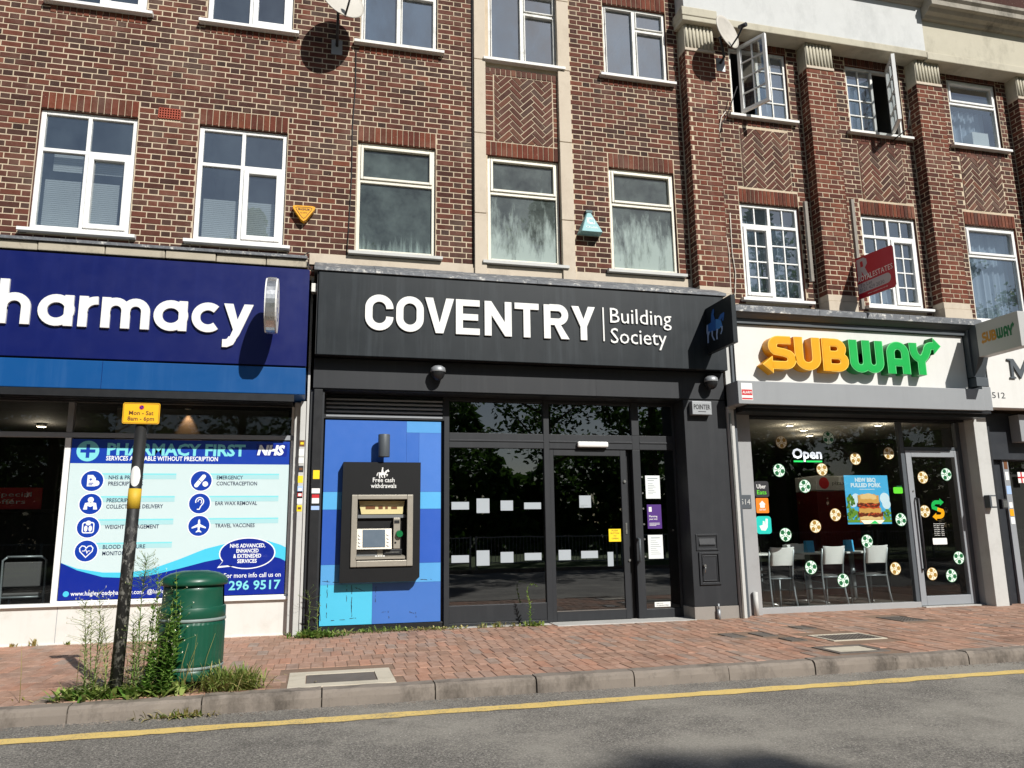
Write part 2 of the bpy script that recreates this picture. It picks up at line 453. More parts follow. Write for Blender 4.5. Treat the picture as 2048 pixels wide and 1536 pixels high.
MT['greenplastic'] = paint('green card slot', '#0b6b3a', .3, .1, coat=.3)
MT['subyellow'] = paint('yellow letter face', '#e8a008', .35, .03, 3)
MT['subyellowedge'] = paint('yellow letter edge', '#f4c650', .35, .03)
MT['subyellowside'] = paint('yellow letter side', '#e09a0c', .4, .04)
MT['subgreen'] = paint('green letter face', '#0fa84a', .35, .03, 3)
MT['subgreenedge'] = paint('green letter edge', '#5fd07d', .35, .03)
MT['subgreenside'] = paint('green letter side', '#0a8038', .4, .04)
MT['subbrown'] = paint('ochre print', '#b98124', .5, .04)
MT['subdkgreen'] = paint('dark green print', '#0d6a3c', .5, .04)
MT['projgrey'] = paint('projecting sign face', '#b4b4b1', .45, .04, 3)
MT['sticker'] = paint('white sticker', '#e8e8e4', .5, .04)
MT['frost'] = paint('frosted manifestation', '#a3abb0', .5, .03)
MT['paper'] = paint('paper notice', '#dfe3e2', .6, .03)
MT['papergrey'] = paint('printed lines', '#8d979b', .6, .03)
MT['purple'] = paint('purple notice', '#4b2378', .5, .05)
MT['noteyellow'] = paint('yellow notice', '#f2d21a', .5, .04)
MT['horseA'] = paint('blue horse', '#4a90dc', .45, .05); MT['horseB'] = paint('deep blue horse', '#2f68b8', .45, .05); MT['horseC'] = paint('pale blue horse', '#a3bfe8', .45, .05)
MT['ballwhite'] = paint('pale green print', '#dff3e6', .4, .02); MT['ballgreen'] = paint('green print', '#0e6236', .4, .03)
MT['ballcream'] = paint('cream print', '#efe7cc', .4, .02); MT['ballgold'] = paint('gold print', '#a07c30', .4, .03)
MT['limegreen'] = paint('lime sticker', '#5ccf2c', .4, .05); MT['orange'] = paint('orange sticker', '#f0801c', .4, .04)
MT['turq'] = paint('turquoise sticker', '#1fc1b4', .4, .04); MT['greentext'] = paint('green line', '#18c160', .4, .03)
MT['skyprint'] = paint('poster sky print', '#4db4e8', .35, .05, 6); MT['cloudprint'] = paint('poster cloud print', '#d5ecf8', .35, .04)
MT['leafprint'] = paint('poster leaf print', '#6d9a35', .35, .3, 40); MT['bread'] = paint('bread print', '#d9a355', .35, .15, 30); MT['meat'] = paint('meat print', '#6b2c17', .35, .3, 60); MT['leafdark'] = paint('poster dark leaf print', '#456f26', .35, .3, 40); MT['breadlight'] = paint('pale bread print', '#ecc98a', .35, .12, 40); MT['meatdark'] = paint('dark meat print', '#3d180d', .35, .2, 60); MT['tomato'] = paint('tomato print', '#c34a24', .35, .1)
MT['chairwhite'] = paint('white chair back', '#dfe3e1', .4, .03); MT['chairmetal'] = paint('grey chair frame', '#8b9396', .4, .06, 6, metal=.4); MT['chairseat'] = paint('dark chair seat', '#4c4c4c', .7, .1)
MT['tabletop'] = paint('pale table top', '#cfd2cf', .4, .03)
MT['blind'] = paint('venetian blind slat', '#dde2e4', .6, .04)
MT['curtain'] = paint('net curtain', '#a9b6c4', .8, .1, 5)
MT['hi'] = paint('orange card', '#8a4a22', .7, .1)

def glow(name, c, strength):
    t = NT(name); t.col(c); t.set(Emission_Color=(*lin(c), 1), Emission_Strength=strength); return t.m
MT['lamp'] = glow('lit downlight', '#fff0d8', 6.0)
MT['warmlamp'] = glow('lit wall lamp', '#e8944a', .9)
MT['openglow'] = glow('lit open sign', '#f4f6ff', .9)
MT['opengreen'] = glow('lit green line', '#18d060', .6)

def glass(name, tint, ior=1.5, boost=1.0, dirt=0.0, dirt_col='#b9c4c2', zlo=None, zhi=None, thr=(.45, .7), rough=0.0, stretch=(5, 5, 1.2), haze=0.0):
    """window pane: see-through where you look straight at it, mirror at a slant, with its own dirt and painted sky haze"""
    t = NT(name); t.n.remove(t.bsdf)
    tr = t.add('ShaderNodeBsdfTransparent'); tr.inputs['Color'].default_value = (*tint, 1)
    gl = t.add('ShaderNodeBsdfGlossy'); gl.inputs['Roughness'].default_value = rough; gl.inputs['Color'].default_value = (.95, .98, 1, 1)
    # faint waviness of the pane
    b = t.add('ShaderNodeBump'); b.inputs['Strength'].default_value = .03; b.inputs['Distance'].default_value = .02
    t.link(t.noise(1.3, 2, .5), b.inputs['Height']); t.link(b.outputs['Normal'], gl.inputs['Normal'])
    g = t.add('ShaderNodeNewGeometry'); dp = t.add('ShaderNodeVectorMath'); dp.operation = 'DOT_PRODUCT'
    t.link(g.outputs['Incoming'], dp.inputs[0]); t.link(g.outputs['True Normal'], dp.inputs[1])
    f0 = ((ior - 1) / (ior + 1)) ** 2      # both faces of the pane alike
    s5 = t.math('POWER', t.math('SUBTRACT', 1.0, t.math('ABSOLUTE', dp.outputs['Value'])), 5.0)
    f = t.math('MINIMUM', t.math('MULTIPLY', t.math('ADD', t.math('MULTIPLY', s5, 1 - f0), f0), boost), 1.0)
    mx = t.add('ShaderNodeMixShader'); t.link(f, mx.inputs[0]); t.link(tr.outputs[0], mx.inputs[1]); t.link(gl.outputs[0], mx.inputs[2])
    o = mx.outputs[0]
    if dirt:
        df = t.add('ShaderNodeBsdfDiffuse'); df.inputs['Color'].default_value = (*lin(dirt_col), 1)
        k = t.fac(t.noise(1.3, 7, .68, stretch=stretch), *thr)
        if zlo is not None:
            sz = t.add('ShaderNodeSeparateXYZ'); t.link(t.pos(), sz.inputs[0])
            k = t.fac(t.math('ADD', t.noise(1.3, 7, .68, stretch=stretch), t.math('MULTIPLY', t.fac(sz.outputs['Z'], zhi, zlo), .55)), thr[0] + .28, thr[1] + .36)
        k = t.math('MULTIPLY', k, dirt)
        if haze: k = t.math('MAXIMUM', k, t.math('MULTIPLY', t.fac(t.noise(2.2, 6, .72), .25, .75), haze))
        m2 = t.add('ShaderNodeMixShader'); t.link(k, m2.inputs[0]); t.link(o, m2.inputs[1]); t.link(df.outputs[0], m2.inputs[2]); o = m2.outputs[0]
    t.link(o, t.out.inputs['Surface']); return t.m
MT['glass'] = glass('clear shop glass', (.88, .91, .90), 1.5, 1.7)
MT['tint'] = glass('tinted bank glass', (.16, .17, .17), 1.5, 4.0)
MT['upglass'] = glass('upstairs glass', (.80, .85, .86), 1.5, 7.0, dirt=.16, dirt_col='#93a7b4', thr=(.25, .8), stretch=(1.2, 1.2, .8))  # thin pale blue film colours in part of the sky reflection
MT['skyhaze'] = glass('sky-hazed upstairs glass', (.8, .85, .86), 1.5, 7.0, dirt=.34, dirt_col='#839db8', thr=(.2, .75), stretch=(1.2, 1.2, .8))  # blue diffuse film painted on the pane to imitate reflected sky
MT['dirtyC'] = glass('streaked glass', (.45, .5, .49), 1.5, 2.2, haze=.26, dirt_col='#9db0ac', dirt=.62, zlo=4.62, zhi=5.3, thr=(.55, .75), stretch=(11, 11, 1.0))
MT['dirtyD'] = glass('milky fogged glass', (.45, .5, .49), 1.5, 2.6, haze=.3, dirt=.8, dirt_col='#a9b7b2', zlo=4.6, zhi=6.0, thr=(.38, .62), stretch=(6, 6, 1.6))
MT['phglass'] = glass('pharmacy glass', (.82, .85, .84), 1.5, 1.1)

# leaves
def leaf_mat(name, a, b, c3):
    t = NT(name); g = t.add('ShaderNodeNewGeometry')
    c = t.ramp(g.outputs['Random Per Island'], [(0, a), (.5, b), (1, c3)])
    t.col(c); t.set(Roughness=.6, Specular_IOR_Level=.3)
    tl = t.add('ShaderNodeBsdfTranslucent'); t.link(c, tl.inputs['Color'])
    mx = t.add('ShaderNodeMixShader'); mx.inputs[0].default_value = .35
    t.link(t.bsdf.outputs[0], mx.inputs[1]); t.link(tl.outputs[0], mx.inputs[2]); t.link(mx.outputs[0], t.out.inputs['Surface']); return t.m
MT['leaf'] = leaf_mat('tree leaf', '#33501f', '#48682a', '#5f7f38')
MT['weed'] = leaf_mat('weed leaf', '#5c7a34', '#7f9847', '#a3b262')
MT['weedpale'] = leaf_mat('pale weed leaf', '#8a9460', '#a9ae7c', '#c2c098')
MT['weeddark'] = leaf_mat('glossy weed leaf', '#4a6a2a', '#638c39', '#86a850')
MT['drygrass'] = leaf_mat('dry grass blade', '#8f8a4a', '#b1a566', '#c9ba86')
MT['grass'] = leaf_mat('grass blade', '#68803a', '#87994c', '#a9b06a')
MT['flower'] = paint('weed flower', '#e8e4cf', .8, .1)
MT['bark'] = stone_mat('bark', '#4f463b', '#665a4b', '#2d2721', .6)
# ------------------------------------------------------------------ ground, road, pavement
ROADZ = -0.11
m = MB(); m.poly([(-120, -120, -.16), (120, -120, -.16), (120, 60, -.16), (-120, 60, -.16)])
struct(m.build('ground', MT['earth']))
m = MB(); m.poly([(-60, -14.5, ROADZ), (60, -14.5, ROADZ), (60, -3.3, ROADZ), (-60, -3.3, ROADZ)])
struct(m.build('road', MT['asphalt']))
# worn single yellow line
rnd = random.Random(3)
m = MB(); N = 420; x0, x1 = -14.0, 22.0
def wob(i, s): return .006 * math.sin(i * .37 + s) + .005 * math.sin(i * 1.13 + 2 * s) + rnd.uniform(-.011, .011)
a = []; b = []
for i in range(N + 1):
    x = x0 + (x1 - x0) * i / N
    a.append((x, -3.945 + wob(i, 0), ROADZ + .004)); b.append((x, -3.80 + wob(i, 2), ROADZ + .004))
for i in range(N): m.poly((a[i], a[i+1], b[i+1], b[i]))
struct(m.build('yellow_line', MT['yline']))

# pavement: sand bed and block pavers laid end-on to the street, half-bonded
KX = -3.46; KB = -3.30
pav = MB(); pav.poly([(-14, KB, -.0055), (22, KB, -.0055), (22, .6, -.0055), (-14, .6, -.0055)])
pavement = struct(pav.build('pavement', MT['paverjoint'], origin=False))
# holes where covers are set in the paving (x0,x1,y0,y1)
COVERS = [(-.18, .62, -3.28, -2.62), (4.55, 5.08, -3.18, -2.76), (5.0, 5.62, -2.48, -2.03), (6.78, 7.14, -1.33, -.85)]
SMALL = [(4.20, 4.38, -1.92, -1.62), (4.54, 4.72, -1.95, -1.65), (4.62, 4.80, -2.34, -2.10), (5.26, 5.44, -1.58, -1.30)]
PW, PL, PJ = .102, .30, .0045
pr = random.Random(11)
pool = []; rest = []
row = 0; yy = KB
while yy < .25:
    off = (row * .036) % PW + pr.uniform(-.004, .004)
    i = 0; x = -9.0 + off
    while x < 17:
        xa, xb, ya, yb = x + PJ/2, x + PW - PJ/2, yy + PJ/2, yy + PL - PJ/2
        hit = any(xa < c[1] and xb > c[0] and ya < c[3] and yb > c[2] for c in COVERS + SMALL)
        if not hit:
            z = pr.uniform(-.0025, .0015)
            pool.append((seen_area(x, yy, 0, 1, 1), (xa + xb) / 2, (ya + yb) / 2, z, pr.gauss(0, .012), pr.gauss(0, .008)))
        x += PW
    yy += PL; row += 1
pool.sort(key=lambda p: -p[0])
def paver_verts(cx, cy, z, tx, ty):
    hx, hy, c = (PW - PJ) / 2, (PL - PJ) / 2, .004
    V = [(-hx, -hy, -.03), (hx, -hy, -.03), (hx, hy, -.03), (-hx, hy, -.03), (-hx, -hy, -c), (hx, -hy, -c), (hx, hy, -c), (-hx, hy, -c),
         (-hx+c, -hy+c, 0), (hx-c, -hy+c, 0), (hx-c, hy-c, 0), (-hx+c, hy-c, 0)]
    return [(cx + a, cy + b, z + d + a * tx + b * ty) for a, b, d in V]
PF = [(0,1,5,4),(1,2,6,5),(2,3,7,6),(3,0,4,7),(4,5,9,8),(5,6,10,9),(6,7,11,10),(7,4,8,11),(8,9,10,11)]
m = MB(); m.v = paver_verts(0, 0, 0, 0, 0); m.f = list(PF); m.m = [0] * 9; m.sm = [False] * 9
first = None
for k, (_, cx, cy, z, tx, ty) in enumerate(pool[:300]):
    if first is None: o = first = m.build('paver', MT['paver'], pavement)
    else: o = first.copy(); COL.objects.link(o)
    o.location = (cx, cy, z); o.rotation_euler = (ty * .5, -tx * .5, pr.gauss(0, .006))
m = MB()
for (_, cx, cy, z, tx, ty) in pool[300:]:
    n = len(m.v); m.v += paver_verts(cx, cy, z, tx, ty)
    for f in PF: m.f.append(tuple(n + i for i in f)); m.m.append(0); m.sm.append(False)
struct(m.build('pavers', MT['paver'], pavement), 'stuff')

# kerb of separate stones, rounded arris
kerb = MB().box(-14, 22, KX + .02, KB - .004, -.3, -.05).build('kerb', MT['kerb'], origin=False); struct(kerb)
joints = [-9.7, -8.8, -7.9, -7.0, -6.1, -5.2, -4.3, -3.38, -2.5, -1.58, -.74, .07, .89, 1.67, 2.47, 3.3, 4.1, 4.9, 5.66, 6.45, 7.3, 8.2, 9.1, 10, 10.9, 11.8, 12.7, 13.6]
for a, b in zip(joints, joints[1:]):
    m = MB(); dz = pr.uniform(-.006, .006); dy = pr.uniform(-.008, .006)
    prof = [(KX+dy, ROADZ - .03), (KX + dy + .004, -.05 + dz), (KX + dy + .012, -.018 + dz), (KX + dy + .035, .0 + dz), (KB - .006, .002 + dz), (KB - .006, ROADZ)]
    nseg = 10; ring = []
    for i in range(nseg + 1):
        x = a + .005 + (b - a - .01) * i / nseg
        ring.append([(x, y + pr.uniform(-.003, .003), z + (pr.uniform(-.004, .002) if z > -.06 else 0)) for y, z in prof])
    for i in range(nseg):
        for j in range(len(prof)):
            k = (j + 1) % len(prof); m.poly((ring[i][j], ring[i+1][j], ring[i+1][k], ring[i][k]), 0)
    m.poly(ring[0]); m.poly(ring[-1][::-1])
    m.build('kerb_stone', MT['kerb'], kerb)

# covers set in the paving
def cover(i, label, frame, lid, inset=.05, ribs=True, lidz=.0):
    x0, x1, y0, y1 = COVERS[i]
    t = thing('access_cover', label, 'cover', ((x0+x1)/2, (y0+y1)/2, -.03))
    m = MB()
    for q in ((x0, x1, y0, y0+inset), (x0, x1, y1-inset, y1), (x0, x0+inset, y0+inset, y1-inset), (x1-inset, x1, y0+inset, y1-inset)): m.box(*q, -.03, .003)
    m.build('frame', MT[frame], t, bevel=.003)
    m = MB().box(x0+inset+.006, x1-inset-.006, y0+inset+.006, y1-inset-.006, -.03, -.002 + lidz)
    if ribs:
        nx, ny = int((x1-x0-2*inset)/.045), int((y1-y0-2*inset)/.045)
        for a in range(nx):
            for b in range(ny):
                cx = x0+inset+.03+a*.045; cy = y0+inset+.03+b*.045
                m.box(cx-.012, cx+.012, cy-.012, cy+.012, -.0025 + lidz, .002 + lidz)
    m.build('lid', MT[lid], t)
    return t
cover(0, 'long concrete slab with a grey cover plate beside the kerb right of the green bin', 'concrete', 'iron', .13, False)
cover(1, 'square cover with pale stone lid in a dark iron frame near the kerb', 'iron', 'concrete', .06, False)
cover(2, 'square dark iron cover with a pale broken edge, nearer the shops than the pale-lidded one', 'concrete', 'iron', .035)
cover(3, 'dark iron cover in the paving close to the sandwich shop door', 'iron', 'iron', .025)
for k, (x0, x1, y0, y1) in enumerate(SMALL):
    lab = ['small grey cap in the paving, leftmost of four in front of the sandwich shop', 'small grey cap in the paving with pale mortar, right of the leftmost cap', 'small grey cap in the paving, nearest the kerb of the four caps', 'small grey cap in the paving, rightmost and nearest the sandwich shop window'][k]
    t = thing('stop_tap_cover', lab, 'cover', ((x0+x1)/2, (y0+y1)/2, -.03), 'small caps in the paving')
    m = MB(); e = .018
    for q in ((x0, x1, y0, y0+e), (x0, x1, y1-e, y1), (x0, x0+e, y0+e, y1-e), (x1-e, x1, y0+e, y1-e)): m.box(*q, -.03, .003)
    m.build('frame', MT['iron'], t)
    MB().box(x0+e+.003, x1-e-.003, y0+e+.003, y1-e-.003, -.03, .0).build('lid', MT['iron'], t)
# ------------------------------------------------------------------ brick buildings
JT = .0112
br = random.Random(5)
KIND = dict(S=('brick', .215), H=('header', .1025))
class Wall:
    """collects bricks; the largest in view become objects, the others one mesh"""
    def __init__(s, root): s.root = root; s.items = []       # (area, kind, cx, y, cz, w, h, rot, mat, full)
    def add(s, cx, cz, w, h, y, mat, rot=0.0, axis='y', full=True):
        s.items.append((seen_area(cx, y, cz, w, h), cx, y, cz, w, h, rot, mat, axis, full))
    def done(s):
        s.items.sort(key=lambda q: -q[0] if q[9] else 0)
        full = [q for q in s.items if q[9] and q[0] > 0 and q[8] == 'y'][:300]
        ids = set(id(q) for q in full)
        cache = {}
        for q in full:
            _, cx, y, cz, w, h, rot, mat, ax, _f = q
            key = (round(w, 3), round(h, 3), mat)
            if key not in cache:
                m = MB(); brick_faces(m, 0, 0, 0, w, h, 0); o = m.build('brick', MT[mat], s.root, local=True); cache[key] = o
            else: o = cache[key].copy(); COL.objects.link(o)
            o.location = Vector((cx, y, cz)) - s.root.location; o.rotation_euler = (0, -rot, 0)
        mats = sorted(set(q[7] for q in s.items)); m = MB()
        for q in s.items:
            if id(q) in ids: continue
            _, cx, y, cz, w, h, rot, mat, ax, _f = q
            brick_faces(m, cx, y, cz, w, h, rot, mats.index(mat), ax)
        o = m.build('bricks', [MT[k] for k in mats], s.root); o['kind'] = 'stuff'
def brick_faces(m, cx, y, cz, w, h, rot, mi=0, ax='y'):
    c = .003; hw, hh = w/2, h/2; d = .03
    P = [(-hw, d, -hh), (hw, d, -hh), (hw, d, hh), (-hw, d, hh), (-hw, c, -hh), (hw, c, -hh), (hw, c, hh), (-hw, c, hh), (-hw+c, 0, -hh+c), (hw-c, 0, -hh+c), (hw-c, 0, hh-c), (-hw+c, 0, hh-c)]
    cr, sr = math.cos(rot), math.sin(rot); n = len(m.v)
    for a, b, e in P:
        a, e = a * cr - e * sr, a * sr + e * cr
        m.v.append((cx + a, y + b, cz + e) if ax == 'y' else (cx + b, y + a, cz + e) if ax == 'x+' else (cx - b, y + a, cz + e))
    for f in ((0,1,5,4),(1,2,6,5),(2,3,7,6),(3,0,4,7),(4,5,9,8),(5,6,10,9),(6,7,11,10),(7,4,8,11),(8,9,10,11)):
        m.f.append(tuple(n + i for i in f)); m.m.append(mi); m.sm.append(False)
def flemish(W, x0, x1, z0, z1, y, holes, mats=('brick', 'header'), axis='y', shift=0.0, y0=0.0):
    """Flemish bond clipped by the holes"""
    zz = z0; r = 0
    while zz < z1 - .02:
        h = min(.0638, z1 - zz - .004); cz = zz + JT/2 + h/2
        x = x0 - .3 + (.16875 if r % 2 else 0) + shift; st = True
        while x < x1:
            w = .2138 if st else .1013
            a, b = x + JT/2, x + JT/2 + w
            segs = [(max(a, x0), min(b, x1))]
            for hx0, hx1, hz0, hz1 in holes:
                if hz0 < cz < hz1:
                    ns = []
                    for p, q in segs:
                        if q <= hx0 or p >= hx1: ns.append((p, q))
                        else:
                            if p < hx0 - .03: ns.append((p, hx0 - .004))
                            if q > hx1 + .03: ns.append((hx1 + .004, q))
                    segs = ns
            for p, q in segs:
                if q - p < .03: continue
                fu = abs((q - p) - w) < 1e-4 and h > .062
                mt = mats[0] if st else mats[1]
                if br.random() < .10: mt = mats[1] if st else mats[0]
                if axis == 'y': W.add((p+q)/2, cz + br.uniform(-.001, .001), q-p - (0 if fu else br.uniform(0, .003)), h, y + br.uniform(-.0022, .0028), mt, br.gauss(0, .006), full=fu)
                else: W.items.append((0, y + (0), (p+q)/2, cz, q-p, h, 0, mt, axis, False))
            x += w + JT; st = not st
        zz += .075; r += 1
def soldiers(W, x0, x1, z0, z1, y, mat='redbrick', pitch=.075):
    n = max(1, round((x1 - x0) / pitch)); p = (x1 - x0) / n
    for i in range(n): W.add(x0 + (i + .5) * p, (z0 + z1) / 2, p - .009, z1 - z0 - .008, y - br.uniform(.0, .003), mat)
def herringbone(W, x0, x1, z0, z1, y, mat='herring'):
    """45 degree herringbone cut to the panel"""
    L, T = .225, .075
    cut = []
    ux, uz = math.cos(math.pi/4), math.sin(math.pi/4)
    # lattice in brick axes (p,q): horizontals at (k*T + 2*L*m, k*T), verticals beside them
    res = []
    n3 = round(L / T)
    for k in range(-40, 41):
        for mm in range(-12, 13):
            res.append((k * T + mm * 2 * L, k * T, L, T))
            res.append((k * T + mm * 2 * L + L, (k + 1) * T - L, T, L))
    cx0, cz0 = (x0 + x1) / 2, (z0 + z1) / 2
    for p, q, w, h in res:
        g = .0055
        pts = [(p+g, q+g), (p+w-g, q+g), (p+w-g, q+h-g), (p+g, q+h-g)]
        P = [(cx0 + (a * ux - b * uz), cz0 + (a * uz + b * ux)) for a, b in pts]
        xs = [a for a, b in P]; zs = [b for a, b in P]
        if min(xs) > x1 or max(xs) < x0 or min(zs) > z1 or max(zs) < z0: continue
        if min(xs) >= x0 and max(xs) <= x1 and min(zs) >= z0 and max(zs) <= z1:
            rot = math.pi / 4 if w > h else -math.pi / 4
            W.add(sum(xs)/4, sum(zs)/4, L - 2*g, T - 2*g, y - br.uniform(0, .003), mat, rot)
        else:
            Q = clip(P, x0, x1, z0, z1)
            if len(Q) > 2: cut.append(Q)
    m = MB()
    for Q in cut: m.prism(Q, y - br.uniform(0, .003), y + .03)
    o = m.build('cut_bricks', MT[mat], W.root); o['kind'] = 'stuff'
def clip(P, x0, x1, z0, z1):
    for ax, lim, sg in ((0, x0, 1), (0, x1, -1), (1, z0, 1), (1, z1, -1)):
        out = []
        for i in range(len(P)):
            a, b = P[i-1], P[i]; da, db = sg * (a[ax] - lim), sg * (b[ax] - lim)
            if da >= 0 and db >= 0: out.append(b)
            elif da >= 0 or db >= 0:
                t = da / (da - db); c = (a[0] + (b[0]-a[0]) * t, a[1] + (b[1]-a[1]) * t)
                out.append(c)
                if db >= 0: out.append(b)
        P = out
        if not P: return []
    return P
def mortar_sheet(m, x0, x1, z0, z1, y, holes, mi=0, reveal=.16, ri=1):
    xs = sorted(set([x0, x1] + [min(max(h[i], x0), x1) for h in holes for i in (0, 1)])); zs = sorted(set([z0, z1] + [min(max(h[i], z0), z1) for h in holes for i in (2, 3)]))
    for a, b in zip(xs, xs[1:]):
        for c, d in zip(zs, zs[1:]):
            mx, mz = (a+b)/2, (c+d)/2
            if any(h[0] < mx < h[1] and h[2] < mz < h[3] for h in holes): continue
            m.poly(((a, y, c), (b, y, c), (b, y, d), (a, y, d)), mi)
    for h in holes:
        a, b, c, d = h; e = y + reveal
        m.poly(((a, y, c), (a, e, c), (a, e, d), (a, y, d)), ri); m.poly(((b, y, c), (b, y, d), (b, e, d), (b, e, c)), ri)
        m.poly(((a, y, d), (a, e, d), (b, e, d), (b, y, d)), ri); m.poly(((a, y, c), (b, y, c), (b, e, c), (a, e, c)), ri)

# ---- windows
def pane_frames(m, x0, x1, z0, z1, w, y0, y1, mi=0):
    """rectangular frame with bars of width w, as four mitred-free bars butted end to end"""
    m.box(x0, x0 + w, y0, y1, z0, z1, mi); m.box(x1 - w, x1, y0, y1, z0, z1, mi)
    m.box(x0 + w, x1 - w, y0, y1, z1 - w, z1, mi); m.box(x0 + w, x1 - w, y0, y1, z0, z0 + w, mi)
def window(root, x0, x1, z0, z1, cells, mat='white', gl='upglass', w=.05, sill=True, sillmat='white', y=.04, sillz=None, bars=None, label=None):
    """cells: (x0,x1,z0,z1,frame width,(bars x, bars z)) in 0..1 of the opening"""
    m = MB(); pane_frames(m, x0 + .002, x1 - .002, z0 + .002, z1 - .002, w, y, y + .07)
    W = root_window = None
    ix0, ix1, iz0, iz1 = x0 + w, x1 - w, z0 + w, z1 - w
    o = m.build('window', MT[mat], root, bevel=.006)
    if label: o['label'] = label
    panes = []
    for c in cells:
        a, b, d, e, fw, bb = c
        cx0, cx1 = ix0 + (ix1 - ix0) * a, ix0 + (ix1 - ix0) * b; cz0, cz1 = iz0 + (iz1 - iz0) * d, iz0 + (iz1 - iz0) * e
        hw = .022
        sx0 = cx0 + (hw if a > 0 else 0); sx1 = cx1 - (hw if b < 1 else 0); sz0 = cz0 + (hw if d > 0 else 0); sz1 = cz1 - (hw if e < 1 else 0)
        if fw:
            mm = MB(); pane_frames(mm, sx0, sx1, sz0, sz1, fw, y - .018, y + .052); mm.build('sash', MT[mat], o, bevel=.006)
            sx0 += fw; sx1 -= fw; sz0 += fw; sz1 -= fw
        MB().poly(((sx0, y + .03, sz0), (sx1, y + .03, sz0), (sx1, y + .03, sz1), (sx0, y + .03, sz1))).build('pane', MT[gl], o)
        if bb:
            mm = MB()
            zs = [sz0] + [sz0 + (sz1 - sz0) * k / bb[1] for k in range(1, bb[1])] + [sz1]
            for k in range(1, bb[1]): mm.box(sx0, sx1, y + .012, y + .042, zs[k] - .009, zs[k] + .009)
            for k in range(1, bb[0]):
                xx = sx0 + (sx1 - sx0) * k / bb[0]
                for p, q in zip(zs, zs[1:]): mm.box(xx - .009, xx + .009, y + .0125, y + .0415, p + (.009 if p > sz0 else 0), q - (.009 if q < sz1 else 0))
            mm.build('glazing_bars', MT[mat], o)
    # mullions / transoms between the cells
    mm = MB(); done = set()
    for a, b, d, e, fw, bb in cells:
        if b < 1 and ('x', b, d, e) not in done:
            xx = ix0 + (ix1 - ix0) * b; done.add(('x', b, d, e))
            p = iz0 + (iz1 - iz0) * d + (.022 if d > 0 else 0); q = iz0 + (iz1 - iz0) * e - (.022 if e < 1 else 0)
            mm.box(xx - .022, xx + .022, y + .001, y + .069, p, q)
        if e < 1 and ('z', e) not in done and not (a > 0 and ('zz', e) in done):
            zz = iz0 + (iz1 - iz0) * e; done.add(('zz', e))
            p = ix0 + (ix1 - ix0) * a; q = ix0 + (ix1 - ix0) * b
            if a == 0 and any(abs(c[3] - e) < 1e-6 and c[0] > 0 for c in cells): q = ix1; done.add(('z', e))
            mm.box(p + (.022 if a > 0 else 0), q - (.022 if q < ix1 else 0), y + .0005, y + .0695, zz - .022, zz + .022)
    if mm.f: mm.build('mullion', MT[mat], o, bevel=.004)
    if sill:
        sz = z0 if sillz is None else sillz
        MB().prism([(-.085, sz - .058), (-.085, sz - .02), (y + .02, sz + .004), (y + .02, sz - .058)], x0 - .085, x1 + .085, mp=lambda u, v, d: (d, u, v)).build('sill', MT[sillmat], o, bevel=.004)
    return o
FOUR = [(0, .5, 0, .68, 0, None), (.5, 1, 0, .68, .06, None), (0, .5, .68, 1, 0, None), (.5, 1, .68, 1, 0, None)]
TOPHUNG = [(0, 1, 0, .655, 0, None), (0, 1, .655, 1, .035, None)]
OLD = [(0, .5, 0, 1, .018, None), (.5, 1, 0, .72, .018, None), (.5, 1, .72, 1, .018, None)]
GEORG = [(0, .5, 0, .79, .05, (2, 4)), (.5, 1, 0, .79, 0, (2, 4)), (0, .5, .79, 1, 0, (2, 1)), (.5, 1, .79, 1, 0, (2, 1))]
GEORG2 = [(0, .5, 0, .79, 0, (2, 4)), (.5, 1, 0, .79, .05, (2, 4)), (0, .5, .79, 1, 0, (2, 1)), (.5, 1, .79, 1, 0, (2, 1))]

# ================= left building: flat wall, stone pilasters
LB = thing('brick_building', 'long brown brick building with white windows and two stone pilasters, above the pharmacy and bank', 'building', (0, 0, 0))
LX0, LX1, LZ0, LZ1 = -5.4, 4.99, 4.2, 9.75
ZA, ZB, ZL = 4.62, 6.13, 6.345
UA, UB, UL = 7.565, 8.72, 8.94
LW = [(-3.345, -2.278), (-1.577, -.523), (.352, 1.372), (2.075, 3.085), (3.815, 4.81)]
UW = [(-3.34, -2.284), (-1.571, -.52), (.355, 1.385), (2.10, 3.11), (3.815, 4.815)]
holes = [(a, b, ZA, ZB) for a, b in LW] + [(a, b, UA, UB) for a, b in UW]
PIL = [(1.885, 2.045), (3.09, 3.268)]
W = Wall(LB)
block = []
for i, (a, b) in enumerate(LW): block.append((a - .005, b + .005, ZA - .06, ZL + .004) if i != 3 else (1.885, 3.268, 0, 20))
for i, (a, b) in enumerate(UW):
    if i != 3: block.append((a - .005, b + .005, UA - .165, UL + .004))
block.append((-2.049, -1.806, 6.158, 6.288))
flemish(W, LX0, LX1 - .005, LZ0 + .05, LZ1, 0.0, block)
for i in (0, 1, 2, 4):
    a, b = LW[i]; soldiers(W, a, b, ZB, ZL, -.004)
    a, b = UW[i]; soldiers(W, a, b, UB, UL, -.004); soldiers(W, a - .02, b + .02, UA - .165, UA - .06, -.003, 'redbrick')
a, b = 2.05, 3.086
soldiers(W, a, b, ZB - .01, ZL - .02, -.004); soldiers(W, a, b, UB, UL, -.004); soldiers(W, a, b, 7.335, 7.44, -.003, 'herring')
zz = 6.335
while zz < 7.32:
    for p, q in ((2.05, 2.165), (3.02, 3.086)):
        W.add((p+q)/2, zz + .0375, q - p - .008, .065, br.uniform(-.002, .002), 'pierbrick' if br.random() < .6 else 'brick', full=False)
    zz += .075
herringbone(W, 2.18, 3.008, 6.34, 7.325, 0.0)
W.done()
m = MB(); mortar_sheet(m, LX0, LX1, LZ0, LZ1, .0042, holes)
